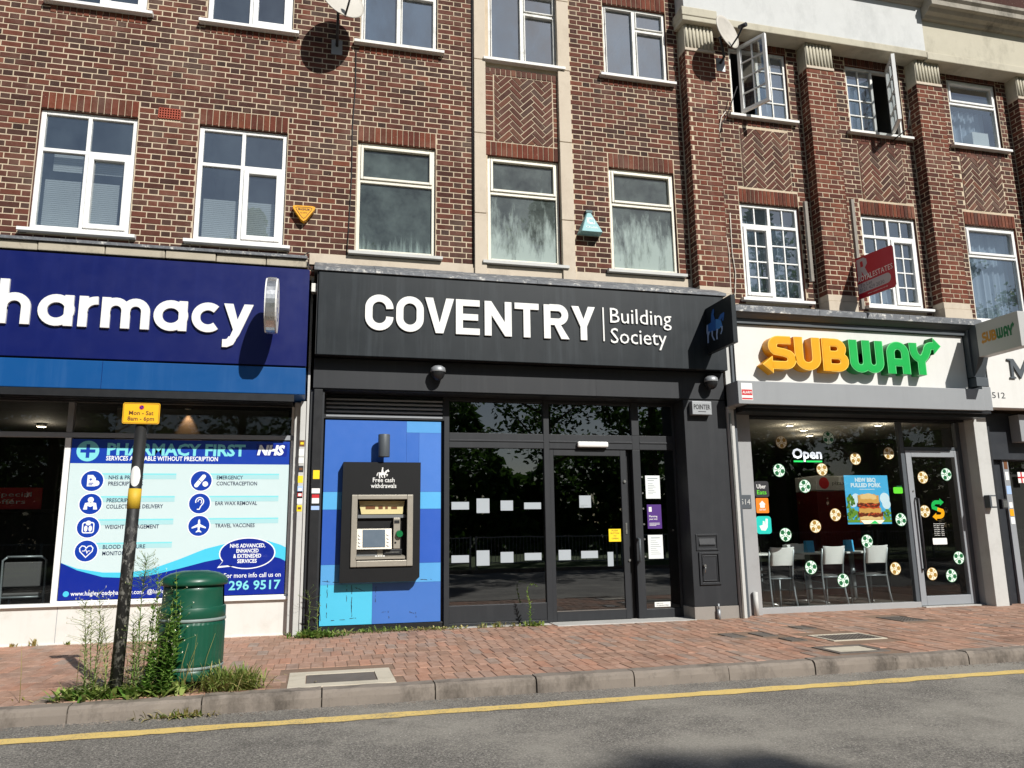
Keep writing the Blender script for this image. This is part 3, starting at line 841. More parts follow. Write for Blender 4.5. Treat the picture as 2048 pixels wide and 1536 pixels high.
# the rest of the shell: side, back, roof
m.poly(((LX0, .0075, -.1), (LX0, 9, -.1), (LX0, 9, LZ1), (LX0, .0075, LZ1))); m.poly(((LX0, 9, -.1), (LX1, 9, -.1), (LX1, 9, LZ1), (LX0, 9, LZ1)))
m.poly(((LX0, .0075, LZ1), (LX1, .0075, LZ1), (LX1, 9, LZ1), (LX0, 9, LZ1))); m.poly(((LX1, .2, -.1), (LX1, .2, LZ1), (LX1, 9, LZ1), (LX1, 9, -.1)))
m.build('wall', [MT['mortar'], MT['brick']], LB)
# rooms behind the windows
m = MB()
for z0, z1 in ((4.25, 6.9), (7.0, 9.6)):
    m.poly(((LX0 + .1, 3.2, z0), (LX1 - .1, 3.2, z0), (LX1 - .1, 3.2, z1), (LX0 + .1, 3.2, z1)), 0)
    m.poly(((LX0 + .1, .2, z0), (LX1 - .1, .2, z0), (LX1 - .1, 3.2, z0), (LX0 + .1, 3.2, z0)), 1)
    m.poly(((LX0 + .1, .2, z1), (LX1 - .1, .2, z1), (LX1 - .1, 3.2, z1), (LX0 + .1, 3.2, z1)), 0)
    for xx in (-1.9, 1.75, 3.45): m.box(xx, xx + .1, .2, 3.19, z0 + .01, z1 - .01, 0)
m.build('rooms', [MT['roomwall'], MT['darkroom']], LB)
for i, (a, b) in enumerate(PIL):
    m = MB()
    for z0, z1 in ((4.35, 5.25), (5.26, 6.4), (6.41, 7.5), (7.51, 8.6), (8.61, LZ1)): m.box(a, b, -.055, .03, z0, z1)
    m.build('pilaster', MT['stone'], LB, bevel=.006)
wl_ = []
for i, (a, b) in enumerate(LW):
    window(LB, a, b, ZA, ZB, FOUR if i < 2 else TOPHUNG, gl='upglass' if i < 2 else ('dirtyC' if i == 2 else 'dirtyD'), w=.055 if i < 2 else .045, sillmat='white' if i < 2 else 'palegrey', mat='white' if i < 2 else 'creamwhite')
for i, (a, b) in enumerate(UW):
    if i < 2: window(LB, a, b, UA, UB, FOUR[:2] and [(0, .5, 0, 1, 0, None), (.5, 1, 0, 1, .06, None)], w=.055)
    else: window(LB, a, b, UA, UB, OLD, mat='oldwhite', gl='skyhaze', w=.04, sillmat='oldwhite')
# cream render strip between wall foot and bank flashing
MB().box(-.2, 4.985, -.02, .03, 4.40, 4.545).build('render_strip', MT['stone'], LB)
t = MB()
for i in range(5):
    for j in range(3): pass
m = MB(); ax0, ax1, az0, az1 = -2.049, -1.806, 6.158, 6.288
nx, nz = 8, 4
for i in range(nx + 1):
    x = ax0 + (ax1 - ax0) * i / nx; m.box(x - .006, x + .006, -.012, .02, az0, az1)
for j in range(nz + 1):
    z = az0 + (az1 - az0) * j / nz
    for i in range(nx):
        p = ax0 + (ax1 - ax0) * i / nx + .006; q = ax0 + (ax1 - ax0) * (i + 1) / nx - .006; m.box(p, q, -.0118, .0198, z - .006, z + .006)
m.build('air_brick', MT['terracotta'], LB)
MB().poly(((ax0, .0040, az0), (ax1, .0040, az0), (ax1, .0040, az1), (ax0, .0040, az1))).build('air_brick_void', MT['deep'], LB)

# blinds and curtains inside
def blind(x0, x1, z0, z1, label, y=.16):
    m = MB(); z = z1
    while z > z0:
        m.poly(((x0, y, z), (x1, y, z), (x1, y + .008, z - .018), (x0, y + .008, z - .018))); z -= .025
    tag(m.build('venetian_blind', MT['blind']), label, 'blind', 'blinds behind the pharmacy upstairs windows')
blind(-3.27, -2.46, 4.68, 5.3, 'white slatted blind, lower half, behind the leftmost upstairs window')
blind(-3.2, -2.4, 5.42, 5.66, 'white slatted blind, upper part, behind the leftmost upstairs window')
blind(-1.5, -.62, 4.68, 5.22, 'grey slatted blind behind the second upstairs window from the left')

# ================= right building: piers and fluted capitals
RB = thing('brick_building', 'brown brick building with projecting red brick piers and white frieze, above the sandwich shop', 'building', (8, 0, 0))
RX0, RX1, RZ0, RZ1 = 4.99, 13.0, 3.9, 8.7
RL = [(5.83, 6.81, 4.34, 5.795), (7.88, 8.868, 4.34, 5.79), (9.785, 10.78, 4.22, 5.79)]
RU = [(5.836, 6.815, 7.19, 8.32), (7.873, 8.868, 7.165, 8.305), (9.795, 10.77, 7.16, 8.335)]
PI = [(5.0, 5.475), (7.02, 7.495), (9.0, 9.475), (10.98, 11.45)]
holes = [h for h in RL + RU]
W = Wall(RB)
block = [(h[0] - .005, h[1] + .005, h[2] - .06, h[3] + .22) for h in RL] + [(h[0] - .005, h[1] + .005, h[2] - .165, h[3] + .22) for h in RU]
HB = [(5.925, 6.73, 6.045, 6.985), (7.955, 8.75, 6.04, 6.965), (9.86, 10.64, 6.045, 6.965)]
block += [(h[0] - .005, h[1] + .005, h[2] - .02, h[3]) for h in HB]
block += [(a - .002, b + .002, 0, 20) for a, b in PI]
flemish(W, RX0, 12.9, 4.02, 8.7, 0.0, block, shift=.07)
for h in RL: soldiers(W, h[0], h[1], h[3], h[3] + .215, -.004, 'redbrick', .066)
for h in RU: soldiers(W, h[0], h[1], h[3], h[3] + .215, -.004, 'brick'); soldiers(W, h[0], h[1], h[2] - .16, h[2] - .06, -.003, 'brick')
for h in HB: herringbone(W, *h, 0.0)
for a, b in PI:
    flemish(W, a, b, 4.40, 8.0, -.2, [], mats=('pierbrick', 'redbrick'), shift=br.uniform(0, .2))
    # the flank facing the camera
    zz = 4.40; r = 0
    while zz < 8.0 - .02:
        segs = [(-.2, -.1), (-.09, 0)] if r % 2 else [(-.2, 0)]
        for p, q in segs: W.items.append((0, a, (p+q)/2, zz + .0375, q - p - .008, .065, 0, 'pierbrick' if br.random() < .6 else 'brick', 'x+', False))
        for p, q in segs: W.items.append((0, b, (p+q)/2, zz + .0375, q - p - .008, .065, 0, 'pierbrick', 'x-', False))
        zz += .075; r += 1
W.done()
m = MB(); mortar_sheet(m, RX0, RX1, RZ0, RZ1, .0042, holes)
for a, b in PI: m.box(a + .004, b - .004, -.1955, .0, 4.39, 8.0)
m.poly(((RX1, .0075, -.1), (RX1, .0075, 9.7), (RX1, 9, 9.7), (RX1, 9, -.1))); m.poly(((RX0, 9, -.1), (RX1, 9, -.1), (RX1, 9, 9.7), (RX0, 9, 9.7)))
m.poly(((RX0, -.1, 9.7), (RX1, -.1, 9.7), (RX1, 9, 9.7), (RX0, 9, 9.7)))
m.build('wall', [MT['mortar'], MT['brick']], RB)
m = MB()
for z0, z1 in ((4.05, 6.3), (6.7, 8.9)):
    m.poly(((5.1, 3.2, z0), (12.9, 3.2, z0), (12.9, 3.2, z1), (5.1, 3.2, z1)), 0)
    m.poly(((5.1, .2, z0), (12.9, .2, z0), (12.9, 3.2, z0), (5.1, 3.2, z0)), 1)
    m.poly(((5.1, .2, z1), (12.9, .2, z1), (12.9, 3.2, z1), (5.1, 3.2, z1)), 0)
    for xx in (5.15, 7.2, 9.2): m.box(xx, xx + .1, .2, 3.19, z0 + .01, z1 - .01, 0)
m.build('rooms', [MT['roomwall'], MT['darkroom']], RB)
for a, b in PI:
    m = MB().box(a - .004, b + .004, -.215, .0, 8.0, 8.045)        # pale collar
    m.build('pier_collar', MT['stone'], RB, bevel=.004)
    m = MB().box(a + .005, b - .005, -.2, .0, 8.045, 8.42); n = 8
    p = (b - a - .01) / n
    for i in range(n):
        c = a + .005 + (i + .5) * p
        m.cyl((c, -.202, 8.047), (c, -.202, 8.42), p * .34, n=10)
    m.build('fluted_capital', MT['cream'], RB)
    MB().box(a - .01, b + .01, -.225, .0, 4.13, 4.30).box(a - .002, b + .002, -.212, .0, 4.305, 4.395).build('pier_base', MT['stone'], RB, bevel=.005)
# stone ledge, painted frieze, weathered cornice
m = MB(); m.box(4.94, 9.18, -.30, .0, 8.425, 8.545); m.box(4.93, 5.50, -.312, .0, 8.50, 8.64); m.build('ledge', MT['cream'], RB, bevel=.012)
MB().box(9.185, 13.0, -.30, .0, 8.40, 8.53).build('ledge', MT['cream'], RB, bevel=.012)
MB().box(4.985, 9.20, -.262, .0, 8.552, 9.35).build('frieze', MT['render'], RB, bevel=.008)
MB().box(9.206, 13.0, -.247, .0, 8.54, 9.3).build('frieze', MT['cream'], RB, bevel=.008)
for xa, xb, dz in ((4.94, 6.9, .22), (6.904, 9.196, .22), (9.2, 10.4, .0), (10.404, 11.7, .0), (11.704, 13.0, .0)):
    m = MB(); m.prism([(-.25, 9.12 + dz), (-.30, 9.13 + dz), (-.33, 9.17 + dz), (-.40, 9.19 + dz), (-.44, 9.24 + dz), (-.50, 9.25 + dz), (-.50, 9.33 + dz), (-.54, 9.37 + dz), (-.54, 9.42 + dz), (.0, 9.46 + dz), (.0, 9.12 + dz)], xa, xb, mp=lambda u, v, d: (d, u, v)); m.build('cornice', MT['darkstone'], RB, bevel=.01)
MB().box(9.2, 13.0, -.14, .0, 9.47, 10.2).build('parapet', MT['brick'], RB)
# windows of the right building
window(RB, *RL[0], GEORG, w=.05, label=None); window(RB, *RL[1], GEORG2, w=.05); window(RB, *RL[2], [(0, 1, 0, .69, 0, None), (0, 1, .69, 1, .04, None)], w=.045)
window(RB, *RU[2], [(0, 1, 0, .655, 0, None), (0, 1, .655, 1, .035, None)], w=.045)
def open_window(x0, x1, z0, z1, fixed_right, hinge, free):
    xm = (x0 + x1) / 2
    m = MB(); pane_frames(m, x0 + .002, x1 - .002, z0 + .002, z1 - .002, .042, .04, .1)
    m.box(xm - .022, xm + .022, .041, .099, z0 + .044, z1 - .044)
    o = m.build('window', MT['oldwhite'], RB, bevel=.004); o['label'] = 'white casement window with one sash swung open'
    fx0, fx1 = (xm + .022, x1 - .042) if fixed_right else (x0 + .042, xm - .022)
    MB().poly(((fx0, .07, z0 + .04), (fx1, .07, z0 + .04), (fx1, .07, z1 - .04), (fx0, .07, z1 - .04))).build('pane', MT['skyhaze'], o)
    mm = MB(); zs = [z0 + .044 + (z1 - z0 - .088) * k / 4 for k in range(5)]; c = (fx0 + fx1) / 2
    for k in (1, 2, 3): mm.box(fx0, fx1, .052, .086, zs[k] - .009, zs[k] + .009)
    for p, q in zip(zs, zs[1:]): mm.box(c - .009, c + .009, .0525, .0855, p + .009, q - .009)
    mm.build('glazing_bars', MT['oldwhite'], o)
    MB().prism([(-.085, z0 - .058), (-.085, z0 - .02), (.06, z0 + .004), (.06, z0 - .058)], x0 - .085, x1 + .085, mp=lambda u, v, d: (d, u, v)).build('sill', MT['oldwhite'], o, bevel=.004)
    # the open sash: a frame in its own turned plane
    H, F = Vector((*hinge, 0)), Vector((*free, 0)); d = (F - H); L = d.length; d.normalize(); nrm = Vector((-d.y, d.x, 0))
    mp = lambda u, v, e: tuple(H + d * u + nrm * e + Vector((0, 0, v)))
    def bx(m, u0, u1, v0, v1, e0, e1):
        m.prism([(u0, v0), (u1, v0), (u1, v1), (u0, v1)], e0, e1, mp=mp)
    a, b = z0 + .03, z1 - .01; fw = .045
    m = MB(); bx(m, 0, fw, a, b, -.025, .025); bx(m, L - fw, L, a, b, -.025, .025); bx(m, fw, L - fw, b - fw, b, -.025, .025); bx(m, fw, L - fw, a, a + fw, -.025, .025)
    s = m.build('open_sash', MT['white'], o, bevel=.004)
    m = MB(); m.poly([mp(u, v, 0) for u, v in ((fw, a + fw), (L - fw, a + fw), (L - fw, b - fw), (fw, b - fw))]); m.build('sash_pane', MT['upglass'], o)
    m = MB(); zs = [a + fw + (b - a - 2 * fw) * k / 4 for k in range(5)]
    for k in (1, 2, 3): bx(m, fw, L - fw, zs[k] - .009, zs[k] + .009, -.014, .014)
    for p, q in zip(zs, zs[1:]): bx(m, L/2 - .009, L/2 + .009, p + .009, q - .009, -.0135, .0135)
    m.build('sash_bars', MT['white'], o)
open_window(*RU[0], True, (5.985, -.01), (6.20, -.425))
open_window(*RU[1], False, (8.63, -.015), (8.405, -.43))
# net curtains inside
def curtain(x0, x1, z0, z1, y, label):
    m = MB(); n = 40
    P = [(x0 + (x1 - x0) * i / n, y + .025 * math.sin(i * 1.35) + .012 * math.sin(i * .61)) for i in range(n + 1)]
    for (a, b), (c, d) in zip(P, P[1:]): m.poly(((a, b, z0), (c, d, z0), (c, d, z1), (a, b, z1)), 0, True)
    tag(m.build('net_curtain', MT['curtain']), label, 'curtain', 'net curtains in the flats')
curtain(6.36, 6.78, 7.25, 8.27, .22, 'net curtain behind the open-sash window under the satellite dish')
curtain(7.92, 8.3, 7.22, 8.0, .22, 'net curtain behind the open window above the red estate board')
curtain(9.86, 10.72, 7.24, 7.95, .3, 'pale net curtain in the top right window above the projecting sandwich sign')
curtain(5.9, 6.25, 4.42, 5.6, .24, 'pale blue curtain, left side of the window above the yellow letters')
curtain(6.36, 6.76, 4.42, 5.6, .24, 'pale blue curtain, right side of the window above the yellow letters')
curtain(7.95, 8.82, 4.42, 5.3, .3, 'pale blue curtain in the window behind the red estate board')
curtain(9.84, 10.74, 4.28, 5.72, .24, 'grey curtain filling the window above the projecting sandwich sign')
tag(MB().box(10.3, 10.62, .12, .3, 7.225, 7.5).build('white_box', MT['chairwhite']), 'white box on the sill inside the top right window', 'box')
# ------------------------------------------------------------------ sign lettering drawn stroke by stroke
def L_caps(ch, x0, x1, z0, z1, w):
    """heavy condensed capitals: returns (strokes, closed strokes, polygons)"""
    S, C, P = [], [], []
    h = z1 - z0; xl, xr, zt, zb = x0 + w/2, x1 - w/2, z1 - w/2, z0 + w/2; r = (xr - xl) / 2; mx = (xl + xr) / 2
    if ch == 'C':
        S.append(arc(mx, zt - r, r, r, -2, 180, 16) + arc(mx, zb + r, r, r, 180, 362, 16))
    elif ch == 'O':
        C.append(arc(mx, zt - r, r, r, 0, 180, 16) + arc(mx, zb + r, r, r, 180, 360, 16))
    elif ch == 'V':
        k = w * 1.12; m = (x0 + x1) / 2
        P.append([(x0, z1), (m - k*.48, z0), (m + k*.48, z0), (x1, z1), (x1 - k, z1), (m, z0 + h*.29), (x0 + k, z1)])
    elif ch == 'E':
        q = w * .92
        P.append([(x0, z0), (x1, z0), (x1, z0+q), (x0+w, z0+q), (x0+w, z0+h/2-q/2), (x1-.02, z0+h/2-q/2), (x1-.02, z0+h/2+q/2), (x0+w, z0+h/2+q/2), (x0+w, z1-q), (x1, z1-q), (x1, z1), (x0, z1)])
    elif ch == 'N':
        P.append([(x0, z0), (x0+w, z0), (x0+w, z0+.60*h), (x1-w*.98, z0), (x1, z0), (x1, z1), (x1-w, z1), (x1-w, z0+.40*h), (x0+w*.98, z1), (x0, z1)])
    elif ch == 'T':
        m = (x0+x1)/2; P.append([(m-w/2, z0), (m+w/2, z0), (m+w/2, z1-w*.92), (x1, z1-w*.92), (x1, z1), (x0, z1), (x0, z1-w*.92), (m-w/2, z1-w*.92)])
    elif ch == 'R':
        P.append([(x0, z0), (x0+w, z0), (x0+w, z1), (x0, z1)])
        rr = .26*h - w*.0
        zc = z1 - w*.46 - (.5*h - w*.5)/2; rz = (.5*h - w*.42)/2
        S.append([(x0 + w*.9, zc + rz)] + arc(xr - rz*.95, zc, rz*.95, rz, 90, -90, 14) + [(x0 + w*.9, zc - rz)])
        P.append([(x0 + w*1.55, z0 + .43*h), (x0 + w*2.5, z0 + .43*h), (x1 + .01, z0), (x1 - w*1.12, z0)])
    elif ch == 'Y':
        k = w*1.1; m = (x0+x1)/2
        P.append([(m-w/2, z0), (m+w/2, z0), (m+w/2, z0+.4*h), (x1, z1), (x1-k, z1), (m, z0+.62*h), (x0+k, z1), (x0, z1), (m-w/2, z0+.4*h)])
    elif ch == 'A':
        P.append([(x0, z0), (x0+w, z0), (mx, z0+.8*h), (x1-w, z0), (x1, z0), (mx+w*.5, z1), (mx-w*.5, z1)])
        P.append([(x0+w, z0+.2*h), (x1-w, z0+.2*h), (x1-w*1.3, z0+.37*h), (x0+w*1.3, z0+.37*h)])
    return S, C, P
def L_round(ch, x0, x1, zb, zx, za, zd, w):
    """bold geometric lower case"""
    S, C, P = [], [], []
    h = zx - zb; xl, xr = x0 + w/2, x1 - w/2
    if ch == 'h':
        S.append([(xl, zb), (xl, za)]); r = (xr - xl)/2
        S.append([(xl, zb + h*.45)] + arc(xl + r, zx - w/2 - r, r, r, 180, 0, 14) + [(xr, zb)])
    elif ch == 'a':
        cx, cz = (x0 + x1)/2 - w*.12, (zb + zx)/2; r = h/2 - w/2 + .004
        C.append(arc(x0 + w/2 + r*1.02, cz, r*1.02, r, 0, 346, 26)); S.append([(xr, zb), (xr, zx)])
    elif ch == 'r':
        S.append([(xl, zb), (xl, zx)]); r = h*.5
        rx = (x1 - xl) * .92; S.append([(xl, zb + h*.45)] + arc(xl + rx, zx - w/2 - r*.72, rx, r*.72, 180, 92, 8) + [(x1, zx - w*.49)])
    elif ch == 'm':
        S.append([(xl, zb), (xl, zx)]); q = (xr - xl)/2; r = q/2
        S.append([(xl, zb + h*.45)] + arc(xl + r, zx - w/2 - r, r, r, 180, 0, 12) + [(xl + q, zb)])
        S.append([(xl + q, zb + h*.45)] + arc(xl + q + r, zx - w/2 - r, r, r, 180, 0, 12) + [(xr, zb)])
    elif ch == 'c':
        cz = (zb + zx)/2; r = h/2 - w/2; S.append(arc(x0 + w/2 + r, cz, r, r, 48, 312, 24))
    elif ch == 'y':
        k = w*1.12; m = (x0 + x1)/2; h2 = zx - zb
        P.append([(x0, zx), (x0 + k, zx), (m + w*.10, zb + h2*.30), (m - w*.42, zb + h2*.02)])
        P.append([(x1, zx), (x1 - k, zx), (x0 + w*.75, zd + w*1.0), (x0 + w*1.25, zd + w*.42), (m + w*.2, zb - h2*.05)])
        S.append([(x0 + .0, zd + w/2), (x0 + w*.5, zd + w*.5), (x0 + w*.95, zd + w*.72), (x0 + w*1.2, zd + w*1.2)])
    return S, C, P
def raise_letter(parent, sh, w, d0, d1, mat, side=None, name='letter', mp=facade, edge=None):
    S, C, P = sh; m = MB(); e = 0.0
    for s in S: m.stroke(s, w, d0 - e, d1, 0, mp, side=1); e += .0005
    for s in C: m.stroke(s, w, d0 - e, d1, 0, mp, closed=True, side=1); e += .0005
    for p in P: m.prism(p, d0 - e, d1, 0, mp, side=1); e += .0005
    mats = [mat, side or mat]
    if edge:
        mats = [edge, side or mat, mat]; k = .003 * (1 if d0 < d1 else -1); iw = w - .022
        for s in S: m.stroke(s, iw, d0 - e - k, d0 - .0002, 2, mp); e += .0005
        for s in C: m.stroke(s, iw, d0 - e - k, d0 - .0002, 2, mp, closed=True); e += .0005
        for p in P:
            cx = sum(a for a, b in p)/len(p); cz = sum(b for a, b in p)/len(p)
            m.prism([(cx + (a-cx)*.8, cz + (b-cz)*.84) for a, b in p], d0 - e - k, d0 - .0002, 2, mp); e += .0005
    return m.build(name, mats, parent)
def sub_shapes(x0, z0, H):
    """the six chunky arrow letters; unit = cap height H, baseline z0, left tip x0. returns list of (shape, width, yellow?, strokes)"""
    k = H; w = .245 * k
    def pt(L): return [(x0 + a * k, z0 + b * k) for a, b in L]
    out = []
    S = [pt([(.82, .88), (.50, .88)] + arc(.48, .695, .175, .185, 90, 235, 9) + [(.62, .50)] + arc(.64, .305, .18, .185, 55, -90, 9) + [(.28, .12)])]
    out.append((([], [], [pt([(.0, .13), (.29, -.13), (.29, .39)])]), w, True, S))
    S = [pt([(1.035, 1.0), (1.035, .37)] + arc(1.28, .37, .245, .25, 180, 360, 14) + [(1.525, 1.0)])]
    out.append((([], [], []), w, True, S))
    S = [pt([(1.815, 0), (1.815, 1.0)]), pt([(1.75, .885), (2.08, .885)] + arc(2.08, .695, .185, .19, 90, -90, 9) + [(1.75, .505)]), pt([(1.75, .495), (2.13, .495)] + arc(2.13, .305, .19, .19, 90, -90, 9) + [(1.75, .115)])]
    out.append((([], [], []), w, True, S))
    S = [pt([(2.60, 1.0), (2.60, .33)] + arc(2.79, .33, .19, .21, 180, 360, 12) + [(2.98, 1.0)]), pt([(2.98, .6), (2.98, .33)] + arc(3.17, .33, .19, .21, 180, 360, 12) + [(3.36, 1.0)])]
    out.append((([], [], []), w, False, S))
    S = [pt([(3.70, 0), (3.70, .64)] + arc(3.92, .64, .22, .25, 180, 0, 14) + [(4.14, 0)]), pt([(3.72, .36), (4.12, .36)])]
    out.append((([], [], []), w, False, S))
    S = [pt([(4.40, 1.0), (4.40, .80)] + arc(4.62, .80, .22, .30, 180, 262, 8)), pt([(4.62, 0), (4.62, .46), (4.74, .60), (4.82, .76)] + arc(4.98, .76, .16, .17, 175, 95, 6) + [(5.06, .93)])]
    out.append((([], [], [pt([(5.03, .66), (5.03, 1.20), (5.27, .93)])]), w, False, S))
    return out
# ------------------------------------------------------------------ pharmacy
PX0, PX1 = -5.4, -.18
PH = thing('pharmacy_shopfront', 'white framed pharmacy shopfront with stall riser and blue shutter box', 'shopfront', (-2.6, 0, 0))
MB().box(PX0, -.30, -.035, .03, -.06, .385).box(PX0, -.30, -.045, .03, -.06, .015).build('stall_riser', MT['whitepanel'], PH, bevel=.003)
m = MB()
for xx in (-2.655, -4.9): m.box(xx - .0025, xx + .0025, -.037, -.0345, .016, .384)
m.build('panel_joint', MT['greyframe'], PH)
MB().box(PX0, -.30, -.075, .03, .39, .425).build('window_sill', MT['white'], PH, bevel=.005)
m = MB(); m.box(-2.735, -2.675, -.035, .05, .427, 2.20); m.build('mullion', MT['white'], PH, bevel=.004)
MB().box(-2.735, -2.675, -.03, .05, 2.262, 2.60).build('mullion', MT['greyframe'], PH, bevel=.004)
MB().box(PX0, -.31, -.03, .05, 2.203, 2.259).build('transom', MT['greyframe'], PH, bevel=.004)
MB().box(PX0, -.31, -.03, .05, 2.605, 2.645).build('head_rail', MT['greyframe'], PH, bevel=.004)
m = MB()
for z in (.428, ): m.box(-2.672, -.312, -.03, .05, z, z + .016)
m.box(-.335, -.306, -.028, .05, .446, 2.20).box(-.335, -.306, -.028, .05, 2.262, 2.60); m.build('glazing_bead', MT['white'], PH)
for a, b, c, d in ((-5.3, -2.74, .43, 2.2), (-2.67, -.34, .45, 2.2), (-5.3, -2.74, 2.262, 2.603), (-2.67, -.34, 2.262, 2.603)):
    MB().poly(((a, .02, c), (b, .02, c), (b, .02, d), (a, .02, d))).build('pane', MT['phglass'], PH)
# folded steel shutter guide at the right
m = MB(); m.box(-.298, -.235, -.14, .06, -.04, 2.64).box(-.232, -.165, -.24, .06, -.04, 2.64).box(-.163, -.135, -.26, .06, -.04, 4.15)
m.build('shutter_guide', MT['palegrey'], PH, bevel=.004)
# shutter box, slot and fascia backing
MB().box(PX0, -.183, -.60, -.02, 2.655, 2.962).build('shutter_box', MT['blueband'], PH, bevel=.008)
for xx in (-2.28, -4.4): MB().box(xx - .002, xx + .002, -.6015, -.599, 2.66, 2.958).build('box_joint', MT['navy'], PH)
m = MB()
for i in range(4): m.box(PX0, -.32, -.5 + i * .13, -.41 + i * .13, 2.60, 2.652)
m.build('shutter_slot', MT['black'], PH)
MB().box(PX0, -.30, -.597, -.575, 2.575, 2.653).build('shutter_lip', MT['black'], PH)
MB().box(PX0, -.19, -.56, .0, 2.968, 4.12).build('fascia_backing', MT['deep'], PH)
x = PX0; rr = random.Random(4)
while x < -.25:
    w = rr.uniform(.5, .72); MB().box(x + .004, min(x + w, -.2) - .004, -.53 + rr.uniform(-.008, .008), -.02, 4.178, 4.275).build('coping_stone', MT['oldstone'], PH, bevel=.01); x += w
m = MB(); m.prism([(-.56, 4.281), (-.56, 4.312), (-.50, 4.335), (.004, 4.50), (.004, 4.281)], PX0, -.22, mp=lambda u, v, d: (d, u, v)); m.build('lead_flashing', MT['lead'], PH, bevel=.006)

SG = thing('fascia_sign', 'dark navy fascia sign reading Pharmacy in raised white letters', 'sign', (-2.6, -.58, 3.0))
MB().box(PX0, -.18, -.585, -.561, 2.985, 4.135).build('panel', MT['navy'], SG, bevel=.004)
zb, zx, za, zd, w = 3.325, 3.665, 3.81, 3.165, .088
P_ = [('h', -3.328, -3.02), ('a', -2.951, -2.611), ('r', -2.559, -2.373), ('m', -2.336, -1.853), ('a', -1.814, -1.471), ('c', -1.424, -1.11), ('y', -1.092, -.777)]
for ch, a, b in P_: raise_letter(SG, L_round(ch, a, b, zb, zx, za, zd, w), w, -.615, -.586, MT['signwhite'])
m = MB(); S = [(-3.79, zb), (-3.79, za)]; m.stroke(S, w, -.615, -.586); m.stroke([(-3.79, za - w/2)] + arc(-3.62, za - w/2 - .12, .13, .12, 90, -90, 12) + [(-3.79, za - w/2 - .24)], w, -.6155, -.586); m.build('letter', MT['signwhite'], SG)
# round double-sided projecting sign
OS = thing('projecting_sign', 'round white projecting sign with silver rim on the navy fascia', 'sign', (-.57, -.6, 3.55))
cxs, cys, czs, R = -.555, -1.0, 3.555, .31
xm = lambda u, v, d: (d, u, v)
m = MB(); n = 40
ring = [(cys + R * .92 * math.cos(2*math.pi*i/n), czs + R * 1.0 * math.sin(2*math.pi*i/n)) for i in range(n)]
m.prism(ring, cxs - .045, cxs + .045, 0, mp=xm); o = m.build('rim', MT['silver'], OS, bevel=.012)
for sx in (-1, 1):
    m = MB(); m.prism([(cys + (a - cys) * .965, czs + (b - czs) * .965) for a, b in ring], cxs + sx * .0465, cxs + sx * .062, 0, mp=xm); f = m.build('face', MT['signwhite'], OS)
    m = MB(); m.disc(cys, czs, R * .55, cxs + sx * .0632, 0, xm, 28, .92); m.build('blue_disc', MT['p_blue'], f)
    m = MB()
    for a, b, c, d in ((-.05, .05, -.15, .15), (-.15, -.052, -.05, .05), (.052, .15, -.05, .05)): m.prism([(cys + a, czs + c), (cys + b, czs + c), (cys + b, czs + d), (cys + a, czs + d)], cxs + sx * .0642, cxs + sx * .0652, 0, xm)
    m.build('cross', MT['signwhite'], f)
MB().box(cxs - .025, cxs + .025, cys + R * .9, -.586, czs - .03, czs + .03).build('bracket', MT['galv'], OS)

# pharmacy interior
RM = thing('pharmacy_room', 'dim pharmacy interior seen through the left pane', 'room', (-2.9, 3, 0))
m = MB(); X0, X1, Y1, H = -5.35, -.1, 6.0, 2.75
m.poly(((X0, .06, .0), (X1, .06, .0), (X1, Y1, .0), (X0, Y1, .0)), 1); m.poly(((X0, Y1, 0), (X1, Y1, 0), (X1, Y1, H), (X0, Y1, H)), 0)
m.poly(((X0, .06, 0), (X0, Y1, 0), (X0, Y1, H), (X0, .06, H)), 0); m.poly(((X1, .06, 0), (X1, .06, H), (X1, Y1, H), (X1, Y1, 0)), 0)
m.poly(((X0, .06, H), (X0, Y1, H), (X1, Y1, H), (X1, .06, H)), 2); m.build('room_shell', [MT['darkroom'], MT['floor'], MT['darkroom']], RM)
tag(MB().box(-4.4, -2.2, 2.6, 3.0, .002, 1.45).box(-4.45, -2.15, 2.55, 3.05, 1.452, 1.5).build('shop_counter', MT['darkroom'], bevel=.01), 'grey counter inside the pharmacy behind the left pane', 'counter')
t = thing('offer_board', 'red Special offers board inside the pharmacy at the left edge', 'sign', (-4.0, 2.3, 1.505))
MB().box(-4.35, -3.72, 2.60, 2.62, 1.505, 1.80).build('board', MT['red'], t)
MB().text('Special', -4.3, -3.85, 1.68, .06, 2.598).text('offers', -4.3, -3.92, 1.58, .06, 2.598).build('lettering', MT['signwhite'], t)
t = thing('downlight', 'small lit downlight in the pharmacy ceiling', 'lamp', (-3.94, 3.0, 2.7)); MB().cyl((-3.94, 3.0, 2.70), (-3.94, 3.0, 2.75), .06, n=16).build('housing', MT['white'], t); m = MB(); m.poly([(-3.94 + .05*math.cos(i*math.pi/8), 3.0 + .05*math.sin(i*math.pi/8), 2.698) for i in range(16)][::-1]); m.build('bulb', MT['lamp'], t)
tag(MB().box(-2.55, -.42, 1.30, 1.36, 2.05, 2.749).build('bulkhead', MT['roomwall']), 'grey bulkhead panel behind the fanlight above the pharmacy poster', 'panel')
t = thing('wall_lamp', 'small warm lamp washing the bulkhead above the pharmacy poster', 'lamp', (-1.69, 1.25, 2.7)); MB().cyl((-1.69, 1.25, 2.735), (-1.69, 1.25, 2.749), .04, n=16).build('housing', MT['white'], t)
lp = bpy.data.lights.new('wall_lamp_glow', 'SPOT'); lp.energy = 7; lp.color = (1, .55, .28); lp.shadow_soft_size = .02; lp.spot_size = math.radians(62); lp.spot_blend = .6
lo = bpy.data.objects.new('wall_lamp_glow', lp); COL.objects.link(lo); lo.parent = t; lo.location = (0, 0, .03); lo.rotation_euler = (math.radians(8), 0, 0)
